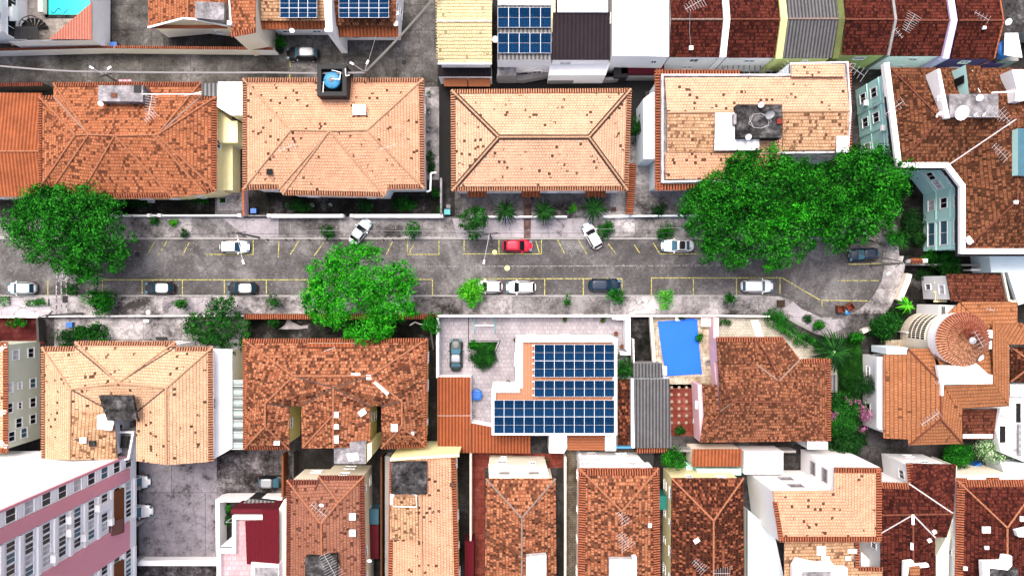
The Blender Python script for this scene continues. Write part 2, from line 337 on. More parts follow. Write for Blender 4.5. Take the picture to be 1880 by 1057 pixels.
def thing(name, label, cat, loc, rz=0, group=None):
    o = bpy.data.objects.new(name, None); C.objects.link(o); o.location = loc; o.rotation_euler = (0, 0, rz); o.empty_display_size = .3
    return tag(o, label, cat, group)
def struct(name, mb, mat, kind='structure'):
    o = mb.build(name, mat); o['kind'] = kind; return o
def dup(root, loc, rz, label, group=None):
    r = root.copy(); C.objects.link(r); r.location = loc; r.rotation_euler = (0, 0, rz); r['label'] = label
    if group: r['group'] = group
    for ch in list(root.children):
        c = ch.copy(); C.objects.link(c); c.parent = r
        for g in ch.children:
            d = g.copy(); C.objects.link(d); d.parent = c
    return r
def inset(poly, d):
    n = len(poly); P = [Vector((p[0], p[1])) for p in poly]
    a = sum(P[i].x*P[(i+1) % n].y-P[(i+1) % n].x*P[i].y for i in range(n)); s = 1 if a > 0 else -1; out = []
    for i in range(n):
        p0, p1, p2 = P[i-1], P[i], P[(i+1) % n]
        e1, e2 = (p1-p0).normalized(), (p2-p1).normalized()
        n1, n2 = Vector((-e1.y, e1.x))*s, Vector((-e2.y, e2.x))*s
        m = n1+n2; den = m.dot(n1)
        out.append(p1 + (m*(d/den) if abs(den) > .15 else n1*d))
    return out

def halftile(mb, p, d, side, n, L, r, mi=0):
    """one half-round cover tile from p along d"""
    a0, b0, c0, e0 = p-side*r, p-side*r*.5+n*r*.8, p+side*r*.5+n*r*.8, p+side*r
    q = d*L
    for x, y in ((a0, b0), (b0, c0), (c0, e0)): mb.face([x, y, y+q, x+q] if mi >= 0 else [x, y, y+q], mi)
    mb.face([a0, b0, c0, e0], mi)
def tilestrip(mb, a, b, inn, n, L=.55, step=.30, out=.1, board=True):
    a, b = Vector(a), Vector(b); e = b-a; ln = e.length
    if ln < .3: return
    e.normalize(); k = max(1, int(ln/step)); st = ln/k
    if board: mb.face([a-inn*(out*.3)+n*.03, b-inn*(out*.3)+n*.03, b+inn*L+n*.03, a+inn*L+n*.03], 1, up=True)
    for i in range(k):
        halftile(mb, a+e*(st*(i+.5))-inn*out+n*.035, inn, e, n, L+out, .088*step/.3)

def loops(F):
    ed = {}
    for fi, f in enumerate(F):
        for i in range(len(f)):
            ed.setdefault(frozenset((f[i], f[(i+1) % len(f)])), []).append((fi, f[i], f[(i+1) % len(f)]))
    return ed
def pv(spec, **h):
    V = {}
    for q in spec.split('|'):
        n, u, v, z = q.split(); V[n] = (float(u), float(v), h[z] if z in h else float(z))
    return V
WINM = {}
def windowobj(par, p, ang, w, h, style='dark'):
    if style == 'dark': style = rnd.choice(('dark', 'dark', 'dark', 'blind', 'teal'))
    key = (round(w, 1), round(h, 1), style)
    if key not in WINM:
        f = MB(); t = .09
        for c, d in (((0, -.03, h/2), (w+t, .1, t)), ((0, -.03, -h/2), (w+2*t, .18, t)), ((-w/2, -.03, 0), (t, .1, h-t)), ((w/2, -.03, 0), (t, .1, h-t)), ((0, -.02, 0), (.05, .06, h-t))): f.box(c, d)
        g = MB(); g.box((0, .02, 0), (w-t, .04, h-t))
        fo = f.build('window', 'grey_wall' if style == 'grey' else 'white'); go = g.build('pane', {'dark': 'glass_dark', 'teal': 'glass_teal', 'grey': 'slab_grey', 'blind': 'slab_white'}.get(style, 'glass_dark'))
        WINM[key] = (fo.data, go.data); bpy.data.objects.remove(fo); bpy.data.objects.remove(go)
    off = root_of(par).location
    a = bpy.data.objects.new('window', WINM[key][0]); C.objects.link(a); a.parent = par; a.location = p-off; a.rotation_euler = (0, 0, ang)
    b = bpy.data.objects.new('pane', WINM[key][1]); C.objects.link(b); b.parent = a
    return a
def wallwins(par, a, b, ztop, zbot=0, style='dark', pitch=3.3, w=1.1, h=1.2, fl=2.9, skip=0, only=True):
    """windows along wall a->b (outside on the right hand when walking a->b counter-clockwise)"""
    a, b = Vector((a[0], a[1])), Vector((b[0], b[1])); e = b-a; L = e.length
    if L < 2.2: return
    e.normalize(); out = Vector((e.y, -e.x)); mid = (a+b)/2
    if only and out.dot(-mid) < 0: return
    nf = max(1, int((ztop-zbot)/fl+.15)); k = max(1, int(L/pitch)); ang = math.atan2(e.y, e.x)
    for f in range(nf):
        zc = zbot+1.55+f*(ztop-zbot)/nf
        for i in range(k):
            if rnd.random() < skip: continue
            ww = w*rnd.choice((.6, 1, 1, 1.25)); q = a+e*(L*(i+.5)/k+rnd.uniform(-.3, .3))+out*.02
            windowobj(par, Vector((q.x, q.y, zc)), ang, ww, h*rnd.choice((.7, 1, 1)), style)

def roof(th, V, F, mat='terracotta', ridge='ridge_orange', rb=None, fr='eave', frm='eave', valley='valley', rr=.12, L=.55, name='roof', thick=.14, nofr=(), step=.30, out=.1, lines=()):
    P = {k: W(*v) for k, v in V.items()}; mb = MB(); nrm = []
    for f in F: nrm.append(mb.face([P[c] for c in f], up=True))
    ed = loops(F); cen = [sum((P[c] for c in f), Vector())/len(f) for f in F]
    rm, vm, em = MB(), MB(), MB()
    for key, lst in ed.items():
        k = tuple(key)
        if len(k) < 2: continue
        a, b = P[k[0]], P[k[1]]
        if len(lst) == 1:
            fi = lst[0][0]; n = nrm[fi] if nrm[fi] else Vector((0, 0, 1))
            dn = Vector((0, 0, -thick)); mb.face([a, b, b+dn, a+dn])
            nm = ''.join(sorted(k))
            if (fr == 'all' or (fr == 'eave' and abs(a.z-b.z) < .25) or (isinstance(fr, (list, tuple, set)) and nm in {''.join(sorted(x)) for x in fr})) and nm not in {''.join(sorted(x)) for x in nofr}:
                inn = n.cross((b-a).normalized())
                if inn.dot(cen[fi]-a) < 0: inn = -inn
                tilestrip(em, a, b, inn, n, L, step, out)
        elif len(lst) == 2 and nrm[lst[0][0]] and nrm[lst[1][0]]:
            f0, f1 = lst[0][0], lst[1][0]; n0, n1 = nrm[f0], nrm[f1]
            if (n0-n1).length < .06: continue
            mid = (a+b)/2; av = (n0+n1).normalized()
            convex = n0.dot(cen[f1]-mid) < -1e-4
            e = (b-a).normalized(); sd = e.cross(av).normalized()
            if convex and ridge:
                if rb: rm.face([a-sd*.30+av*.0, b-sd*.30, b+av*.10, a+av*.10], 1, up=True); rm.face([a+sd*.30, b+sd*.30, b+av*.10, a+av*.10], 1, up=True)
                ln = (b-a).length; m = max(1, int(ln/.55))
                for i in range(m):
                    q0 = a+e*(ln*i/m)+av*(.05+(.03 if i % 2 else 0)+(.05 if rb else 0)); q1 = e*(ln/m*.96)
                    s0, s1 = q0-sd*rr, q0+sd*rr; t0, t1 = q0-sd*rr*.5+av*rr*.75, q0+sd*rr*.5+av*rr*.75
                    for x, y in ((s0, t0), (t0, t1), (t1, s1)): rm.face([x, y, y+q1, x+q1])
            elif (not convex) and valley:
                vm.face([a-sd*.08+av*.06, b-sd*.08+av*.06, b+sd*.08+av*.06, a+sd*.08+av*.06], up=True)
    for ln_ in lines:
        a, b = P[ln_[0]], P[ln_[1]]; e = (b-a).normalized(); sd = e.cross(Vector((0, 0, 1))).normalized(); L_ = (b-a).length; m = max(1, int(L_/.55))
        for i in range(m):
            q0 = a+e*(L_*i/m)+Vector((0, 0, .05+(.03 if i % 2 else 0))); q1 = e*(L_/m*.96)
            s0, s1 = q0-sd*rr, q0+sd*rr; t0, t1 = q0-sd*rr*.5+Vector((0, 0, rr*.75)), q0+sd*rr*.5+Vector((0, 0, rr*.75))
            for x, y in ((s0, t0), (t0, t1), (t1, s1)): rm.face([x, y, y+q1, x+q1])
    ro = mb.build(name, mat, th)
    if rm.f: rm.build('ridge_tiles', [ridge, rb or ridge], ro)
    if vm.f: vm.build('valley_gutter', valley, ro)
    if em.f: em.build('eave_tiles', [frm, 'gap'], ro)
    # boundary loop
    nxt = {}
    for key, lst in ed.items():
        if len(lst) == 1 and len(key) == 2:
            a, b = tuple(key); nxt.setdefault(a, []).append(b); nxt.setdefault(b, []).append(a)
    st = next(iter(nxt)); loop = [st]; prev = None; cur = st
    while True:
        o = [x for x in nxt[cur] if x != prev]
        if not o: break
        prev, cur = cur, o[0]
        if cur == st or len(loop) > 60: break
        loop.append(cur)
    return ro, loop, P
def house(name, label, spec, F, mat='terracotta', wall='white_wall', e=6.5, r=8.6, ins=.45, zb=0, wins=True, wstyle='dark', cat='house', g=0, f=0, m=0, skip=.15, group=None, **kw):
    V = pv(spec, e=e, r=r, g=g or e, f=f or e, m=m or e)
    us = [W(*x) for x in V.values()]; c = sum(us, Vector())/len(us)
    th = thing(name, label, cat, (c.x, c.y, 0), group=group)
    ro, loop, P = roof(th, V, F, mat, **kw)
    pts = [P[k] for k in loop]; poly = inset(pts, ins); n = len(poly)
    a = sum(poly[i].x*poly[(i+1) % n].y-poly[(i+1) % n].x*poly[i].y for i in range(n))
    zs = [p.z-.13 for p in pts]
    if a < 0: poly.reverse(); zs.reverse()
    w = MB(); w.prism(poly, zb, zs, top=False); w.build('wall', wall, th)
    if wins:
        for i in range(n): wallwins(th, poly[i], poly[(i+1) % n], min(zs[i], zs[(i+1) % n]), zb, wstyle, skip=skip)
    return th
def px(pts, z=0): return [W(u, v, z) for u, v in pts]
def block(name, label, pts, z, wall='white_wall', top='white', par=0, cat='building', zb=0, wins=True, pw=.22, th=None, wn='wall', tn='flat_roof', wstyle='dark', parm=None, skip=.2):
    """flat-roofed volume; pts are map marks at roof height"""
    P = px(pts, z)
    if th is None:
        c = sum(P, Vector())/len(P); th = thing(name, label, cat, (c.x, c.y, zb if zb else 0))
    n = len(P); a = sum(P[i].x*P[(i+1) % n].y-P[(i+1) % n].x*P[i].y for i in range(n))
    if a < 0: P.reverse()
    w = MB(); w.prism([(p.x, p.y) for p in P], zb, z, top=False); w.build(wn, wall, th)
    t = MB(); t.face([Vector((p.x, p.y, z)) for p in P], up=True); t.build(tn, top, th)
    if par:
        I = inset(P, pw); q = MB()
        for i in range(n):
            j = (i+1) % n
            q.prism([(P[i].x, P[i].y), (P[j].x, P[j].y), (I[j].x, I[j].y), (I[i].x, I[i].y)], z-.3, z+par)
        q.build('parapet', parm or wall, th)
    if wins:
        for i in range(n): wallwins(th, P[i], P[(i+1) % n], z, zb, wstyle, skip=skip)
    return th
def band(th, name, pts, z0, z1, w, mat, zp=None):
    """mitred strip of wall following map marks at height zp"""
    P = [q.xy for q in px(pts, zp if zp is not None else z1)]; n = len(P); A, B_ = [], []
    for i in range(n):
        e1 = (P[i]-P[i-1]).normalized() if i else (P[1]-P[0]).normalized(); e2 = (P[i+1]-P[i]).normalized() if i < n-1 else e1
        n1, n2 = Vector((-e1.y, e1.x)), Vector((-e2.y, e2.x)); m_ = n1+n2; k = (w/2)/max(.2, m_.dot(n1)); A.append(P[i]+m_*k); B_.append(P[i]-m_*k)
    m = MB()
    ring = A+list(reversed(B_))
    for i in range(n-1): m.face([Vector((*q, z1)) for q in (A[i], A[i+1], B_[i+1], B_[i])], up=True)
    for i in range(len(ring)): a, b = ring[i], ring[(i+1) % len(ring)]; m.face([Vector((*a, z0)), Vector((*b, z0)), Vector((*b, z1)), Vector((*a, z1))])
    return m.build(name, mat, th)
def sheet(name, pts, mat, z=.01, kind='structure', zt=None):
    m = MB()
    if zt is None: m.face(px(pts, 0) if not z else [Vector((p.x, p.y, z)) for p in px(pts)], up=True)
    else: m.prism([(p.x, p.y) for p in px(pts)], z, zt)
    o = m.build(name, mat)
    if kind: o['kind'] = kind
    return o
def slabon(th, name, pts, z, t, mat, tm=None):
    P = px(pts, z); m = MB(); m.prism([(p.x, p.y) for p in P], z-t, z, mt=1 if tm else None); return m.build(name, [mat, tm] if tm else mat, th)
# ------------------------------------------------------------ plants
def inpoly(x, y, P):
    c = False; n = len(P)
    for i in range(n):
        x0, y0 = P[i][0], P[i][1]; x1, y1 = P[i-1][0], P[i-1][1]
        if (y0 > y) != (y1 > y) and x < (x1-x0)*(y-y0)/(y1-y0)+x0: c = not c
    return c
def leaves(lobes, nper, size, seed, down=-.35):
    """lobes: (x,y,z,r); leaf-sized faces spread over and through each lobe"""
    g = random.Random(seed); mb = ([], [])
    for (x, y, z, r) in lobes:
        tot = int(nper*max(r*r, r*.75)); ns = max(8, int(19*r*r))
        for s_ in range(ns):
            zz = g.uniform(down, 1); t = g.uniform(0, 6.2832); q = math.sqrt(max(0, 1-zz*zz)); d0 = Vector((q*math.cos(t), q*math.sin(t), zz))
            c0 = Vector((x, y, z))+Vector((d0.x, d0.y, d0.z*.85))*r*g.uniform(.72, 1.12); sr = .17*max(.5, r)+size*.25
            for _ in range(max(2, tot//ns)):
                off = Vector((g.gauss(0, sr), g.gauss(0, sr), g.gauss(0, sr*.7))); p = c0+off
                nrm = (d0*.6+off*(.5/sr)+Vector((g.gauss(0, .35), g.gauss(0, .35), g.gauss(0, .35)+.35))).normalized()
                a = nrm.orthogonal().normalized(); b = nrm.cross(a); th = g.uniform(0, 6.28)
                u = (a*math.cos(th)+b*math.sin(th)); w = nrm.cross(u); L = size*g.uniform(.55, 1.25); wd = L*g.uniform(.42, .62)
                i = len(mb[0]); mb[0].extend([p-u*L*.5, p+w*wd*.5-nrm*L*.08, p+u*L*.5-nrm*L*.15, p-w*wd*.5-nrm*L*.08]); mb[1].append((i, i+1, i+2, i+3))
    return mb
def leafobj(name, mb, mat, parent, off):
    me = bpy.data.meshes.new(name); me.from_pydata([v-off for v in mb[0]], [], mb[1]); me.materials.append(MATS[mat]); me.update()
    o = bpy.data.objects.new(name, me); C.objects.link(o); o.parent = parent; return o
def tree(label, outline, ztop, base, mat, seed, lobe=1.55, nl=60, nper=230, size=.34, depth=3.6, name='tree', extra=None):
    """outline of the crown at about its widest height, given as map marks; base = where the trunk stands (ground mark)"""
    g = random.Random(seed); zm = ztop-depth
    P = px(outline, zm+depth*.35); xs = [p.x for p in P]; ys = [p.y for p in P]
    cx, cyy = sum(xs)/len(xs), sum(ys)/len(ys); rmax = max(math.hypot(p.x-cx, p.y-cyy) for p in P)
    b = W(*base); th = thing(name, label, 'tree', (b.x, b.y, 0)); lob = []
    tries = 0
    while len(lob) < nl and tries < 20000:
        tries += 1; x, y = g.uniform(min(xs), max(xs)), g.uniform(min(ys), max(ys))
        r = lobe*g.uniform(.55, 1.25)
        if not all(inpoly(x+dx*r*.62, y+dy*r*.62, P) for dx, dy in ((1, 0), (-1, 0), (0, 1), (0, -1))): continue
        if any((x-l[0])**2+(y-l[1])**2 < (.80*min(r, l[3]))**2 for l in lob): continue
        q = min(1, math.hypot(x-cx, y-cyy)/rmax)
        lob.append((x, y, zm+depth*(1-q*q)*.62+1.3*math.sin(x*1.15+seed)*math.sin(y*1.05+seed*2)+g.uniform(-.7, .7), r))
    n0 = len(lob); k_ = 0
    while len(lob) < n0*1.7 and k_ < 4000:
        k_ += 1; x, y = g.uniform(min(xs), max(xs)), g.uniform(min(ys), max(ys)); r = lobe*g.uniform(.30, .48)
        if not inpoly(x, y, P) or all(inpoly(x+dx*r*2.2, y+dy*r*2.2, P) for dx, dy in ((1, 0), (-1, 0), (0, 1), (0, -1))): continue
        lob.append((x, y, zm+g.uniform(-.2, 1.3), r))
    leafobj('crown', leaves(lob, nper, size, seed), mat, th, th.location)
    for (u_, v_, z_, r_, m_, k_) in (extra or ()):
        c_ = W(u_, v_, z_); lb_ = [(c_.x+g.uniform(-1, 1)*r_, c_.y+g.uniform(-1, 1)*r_, z_+g.uniform(-.3, .3), g.uniform(.4, .7)) for _ in range(k_)]
        leafobj('young_leaves', leaves(lb_, 230, size, seed+5), m_, th, th.location)
    t = MB(); top = Vector((cx, cyy, zm+depth*.1)); fork = b.lerp(top, .45)+Vector((0, 0, .2)); fork.z = zm*.55
    t.tube((b.x, b.y, 0), fork, .34, .24, 9)
    for i in range(9):
        l = lob[(i*7) % len(lob)]; e = Vector(l[:3]); md = fork.lerp(e, .5)+Vector((g.uniform(-.4, .4), g.uniform(-.4, .4), .5))
        t.tube(fork, md, .16, .10, 6); t.tube(md, e, .10, .04, 5)
        for _ in range(2):
            l2 = min(lob, key=lambda w: (w[0]-e.x+g.uniform(-2, 2))**2+(w[1]-e.y+g.uniform(-2, 2))**2); t.tube(md, l2[:3], .06, .02, 4)
    t.build('trunk', 'pole_grey', th)
    return th
def shrub(label, u, v, rp, mat, h=1.6, seed=None, nl=7, size=.22, stem=True, cat='shrub', name='shrub', ry=None, nper=330, group=None):
    """leafy plant, rp = half-width in map marks"""
    seed = seed if seed is not None else int(u*31+v*17); g = random.Random(seed)
    c = W(u, v, h*.6); b = Vector((c.x, c.y, 0)); rr = rp*S; ry = (ry or rp)*S
    th = thing(name, label, cat, b, group=group); lob = []
    for i in range(nl):
        t = g.uniform(0, 6.28); q = math.sqrt(g.random())*.62; r = min(rr, ry)*g.uniform(.38, .62)
        lob.append((c.x+rr*q*math.cos(t), c.y+ry*q*math.sin(t), max(r*.5, h-r-g.uniform(0, h*.4)), r))
    leafobj('foliage', leaves(lob, nper, size, seed, -.6), mat, th, th.location)
    if stem:
        t = MB()
        for l in lob[:4]: t.tube(b, l[:3], .05, .02, 5)
        t.build('stem', 'pole_grey', th)
    return th
def palm(label, u, v, rp, n, mat, h=2.5, w=.10, seed=1, cat='plant', name='palm', trunk=True):
    g = random.Random(seed); c = W(u, v, h); b = Vector((c.x, c.y, 0)); th = thing(name, label, cat, b); L = rp*S; vv, ff = [], []
    for i in range(n):
        t = g.uniform(0, 6.28); l = L*g.uniform(.6, 1.1); el = g.uniform(.1, .9); pr = None; side = Vector((-math.sin(t), math.cos(t), 0))
        for k in range(6):
            s = k/5; rr = l*s; z = h+l*(el*s-.9*s*s); ww = w*(1-abs(2*s-.7)*.6) if k < 5 else .01
            p = c+Vector((math.cos(t)*rr, math.sin(t)*rr, z-h)); q = (p-side*ww+Vector((0, 0, .03)), p+Vector((0, 0, 0)), p+side*ww+Vector((0, 0, .03)))
            i0 = len(vv); vv.extend(q)
            if pr is not None: ff.extend([(pr, pr+1, i0+1, i0), (pr+1, pr+2, i0+2, i0+1)])
            pr = i0
    leafobj('fronds', (vv, ff), mat, th, th.location)
    if trunk:
        t = MB(); t.tube(b, c, .12, .09, 7); t.build('trunk', 'pole_grey', th)
    return th
def hedge(label, pts, h, mat, seed, w=.9, size=.18, nper=380, name='hedge', group=None, box=False):
    g = random.Random(seed); P = px(pts, h*.7); th = thing(name, label, 'hedge', (P[0].x, P[0].y, 0), group=group); lob = []
    for a, b in zip(P, P[1:]):
        L = (b-a).length; k = max(1, int(L/(w*.38)))
        for i in range(k+1):
            p = a.lerp(b, i/k); r = w*g.uniform(.42, .62); lob.append((p.x+g.uniform(-.2, .2)*w, p.y+g.uniform(-.2, .2)*w, h-r*.8, r))
    leafobj('foliage', leaves(lob, nper, size, seed, -.4), mat, th, th.location)
    if box:
        q = MB(); 
        for a, b in zip(P, P[1:]): q.box(((a.x+b.x)/2, (a.y+b.y)/2, .22), ((b-a).length+w*.7, w*.95, .44), math.atan2((b-a).y, (b-a).x))
        q.build('planter', 'kerb', th)
    return th

# ------------------------------------------------------------ small roof gear
def dish(label, u, v, z, r=.45, ang=0, tilt=.5, mat='white', mast=.7):
    p = W(u, v, z); th = thing('satellite_dish', label, 'satellite dish', (p.x, p.y, z-mast)); m = MB()
    M = Matrix.Translation(p) @ Matrix.Rotation(ang, 4, 'Z') @ Matrix.Rotation(tilt, 4, 'X'); n = 20
    for k in range(4):
        r0, r1 = r*k/4, r*(k+1)/4; z0, z1 = .25*r*(k/4)**2, .25*r*((k+1)/4)**2
        for i in range(n):
            t0, t1 = 6.2832*i/n, 6.2832*(i+1)/n
            q = [Vector((r0*math.cos(t0), r0*math.sin(t0), z0)), Vector((r1*math.cos(t0), r1*math.sin(t0), z1)), Vector((r1*math.cos(t1), r1*math.sin(t1), z1)), Vector((r0*math.cos(t1), r0*math.sin(t1), z0))]
            if k == 0: q = q[1:]
            m.face([M @ a for a in q])
    m.build('reflector', mat, th, smooth=False)
    a = MB(); f = M @ Vector((0, 0, r*.9)); a.tube(M @ Vector((0, -r, .25*r)), f, .02); a.box(f, (.1, .1, .14)); a.build('feed_arm', 'galv', th)
    s = MB(); s.tube((p.x, p.y, z-mast), p-Vector((0, 0, .03)), .035); s.build('mast', 'galv', th)
    return th
def antenna(label, u, v, z, ang=0, L=1.7, n=8, w=1.3, mast=1.0, mat='galv'):
    """rooftop TV aerial: boom with rods; ang in degrees of the boom, seen from above"""
    p = W(u, v, z); th = thing('tv_antenna', label, 'antenna', (p.x, p.y, z-mast)); a = R(ang); d = Vector((math.cos(a), math.sin(a), 0)); s = Vector((-d.y, d.x, 0))
    b = MB(); b.tube(p-d*L/2, p+d*L/2, .028, n=5); b.build('boom', mat, th)
    q = MB()
    for i in range(n):
        c = p+d*(L*(i/(n-1)-.5)*.96)+Vector((0, 0, .03)); ww = w*(.55+.45*i/(n-1)); q.tube(c-s*ww/2, c+s*ww/2, .018, n=4)
    q.build('rods', mat, th)
    m = MB(); m.tube((p.x, p.y, z-mast), p, .025, n=5); m.build('mast', mat, th)
    return th
def gear(label, name, cat, u, v, z, d, mat, rz=0, trim=None):
    """small boxy fitting (vent cap, air conditioner, bin) with a lip and feet"""
    p = W(u, v, z+d[2]); th = thing(name, label, cat, (p.x, p.y, z)); m = MB(); m.box((p.x, p.y, z+d[2]/2), (d[0]*.94, d[1]*.94, d[2]), rz); m.build('casing', mat, th)
    t = MB(); t.box((p.x, p.y, z+d[2]), (d[0], d[1], min(.08, d[2]*.3)), rz); t.build('lid', trim or mat, th)
    return th
def planter(label, u, v, z=0, r=.3, mat='brown_pot', leaf='leaf_mid', plant=True, group=None):
    p = W(u, v, z+.4); th = thing('plant_pot', label, 'plant pot', (p.x, p.y, z), group=group); m = MB()
    m.lathe((p.x, p.y, z), [(0, 0), (r*.7, 0), (r, .45), (r*.85, .45), (r*.8, .35), (0, .35)], 14); m.build('pot', mat, th)
    if plant: leafobj('foliage', leaves([(p.x, p.y, z+.65, r*1.1)], 500, .16, int(u+v)), leaf, th, th.location)
    return th
def cable(label, pts, r=.02, mat='cable', sag=.4, name='overhead_cable', n=1, group=None, seg=10):
    P = [W(*p) for p in pts]; th = None; m = MB(); g = random.Random(int(P[0].x*10))
    for j in range(n):
        o = Vector((g.uniform(-.14, .14)*(n > 1), g.uniform(-.14, .14)*(n > 1), g.uniform(-.2, .2)*(n > 1)))
        for a, b in zip(P, P[1:]):
            pr = a+o
            for i in range(1, seg+1):
                t = i/seg; q = a.lerp(b, t)+o; q.z -= sag*4*t*(1-t); m.tube(pr, q, r, n=5, cap=False); pr = q
    o = m.build(name, mat); tag(o, label, 'cable', group); return o
def pole(label, base, h, lamps=(), arms=(), lean=(0, 0), r=.14, head=(.5, .22)):
    b = W(*base); th = thing('utility_pole', label, 'utility pole', (b.x, b.y, 0)); m = MB(); top = Vector((b.x+lean[0], b.y+lean[1], h))
    m.tube(b, top, r, r*.65, 9); m.build('mast', 'pole_grey', th)
    for (dx, dy) in lamps:
        e = top+Vector((dx, dy, .25)); a = MB(); a.tube(top-Vector((0, 0, .4)), e, .035, n=6); a.build('lamp_arm', 'galv', th)
        d = Vector((dx, dy, 0)).normalized(); q = MB(); q.box(e+d*head[0]*.5, (head[0], head[1], .12), math.atan2(dy, dx)); q.box(e+d*head[0]*.55-Vector((0, 0, .08)), (head[0]*.6, head[1]*.7, .06), math.atan2(dy, dx)); q.build('lamp_head', 'white', th)
    for (dx, dy, dz) in arms:
        a = MB(); c = top-Vector((0, 0, dz)); d = Vector((dx, dy, 0)); a.box(c, (d.length*2, .10, .12), math.atan2(dy, dx))
        for k in (-.9, -.4, .4, .9): a.tube(c+d*k, c+d*k+Vector((0, 0, .22)), .045, n=6)
        a.build('crossarm', 'cable', th)
    return th
def wallthing(label, pts, h, t=.2, mat='kerb', cat='wall', name='garden_wall', cap=None, capmat='eave', capw=.5, z0=0, piers=0):
    """free-standing wall following ground marks"""
    P = px(pts); th = thing(name, label, cat, (P[0].x, P[0].y, z0)); m, c = MB(), MB()
    for a, b in zip(P, P[1:]):
        e = (b-a); L = e.length; ang = math.atan2(e.y, e.x); mid = (a+b)/2
        if cap:
            d = e.normalized(); s = Vector((-d.y, d.x, 0)); k = max(1, int(L/.28))
            if cap == 'tile':
                c.face([Vector((q.x, q.y, z0+h+.02)) for q in (a-s*capw/2, b-s*capw/2, b+s*capw/2, a+s*capw/2)], 1, up=True)
                for i in range(k):
                    p = a+d*(L*(i+.5)/k)+Vector((0, 0, z0+h+.05)); halftile(c, p-s*capw/2, s, d, Vector((0, 0, 1)), capw, .09)
            else: c.box((mid.x, mid.y, z0+h+.03), (L+capw, capw, .06), ang)
    band(th, 'wall', [(u_, v_) for u_, v_ in pts], z0, z0+h, t, mat, 0)
    if cap: c.build('coping', [capmat, 'gap'], th)
    if piers:
        for p in P:
            q = MB(); q.box((p.x, p.y, z0+h/2+.15), (.42, .42, h+.3)); q.build('pier', 'white', th)
    return th
def solar(par, u0, v0, u1, v1, z, cols, rows, gap=.04, tilt=0):
    """panels in cols x rows between the map marks, each a part"""
    a, b = W(u0, v0, z), W(u1, v1, z); w, h = (b.x-a.x)/cols, (a.y-b.y)/rows; off = root_of(par).location
    f = MB(); t = .028
    for c, d in (((0, h/2-t/2, 0), (w, t, .06)), ((0, -h/2+t/2, 0), (w, t, .06)), ((w/2-t/2, 0, 0), (t, h-2*t, .06)), ((-w/2+t/2, 0, 0), (t, h-2*t, .06)), ((0, 0, 0), (w-2*t, .018, .055))): f.box(c, d)
    g = MB(); g.box((0, 0, -.005), (w-2*t, h-2*t, .05)); fo = f.build('solar_panel', 'panel_frame'); go = g.build('cells', 'solar'); fm, gm = fo.data, go.data
    bpy.data.objects.remove(fo); bpy.data.objects.remove(go)
    for i in range(cols):
        for j in range(rows):
            o = bpy.data.objects.new('solar_panel', fm); C.objects.link(o); o.parent = par
            o.location = Vector((a.x+w*(i+.5), a.y-h*(j+.5), z))-off; q = bpy.data.objects.new('cells', gm); C.objects.link(q); q.parent = o
    m = MB()
    for j in range(rows):
        for k in (.25, .75): m.box(((a.x+b.x)/2, a.y-h*(j+k), z-.12), (b.x-a.x, .05, .14))
    m.build('mounting_rails', 'galv', par)

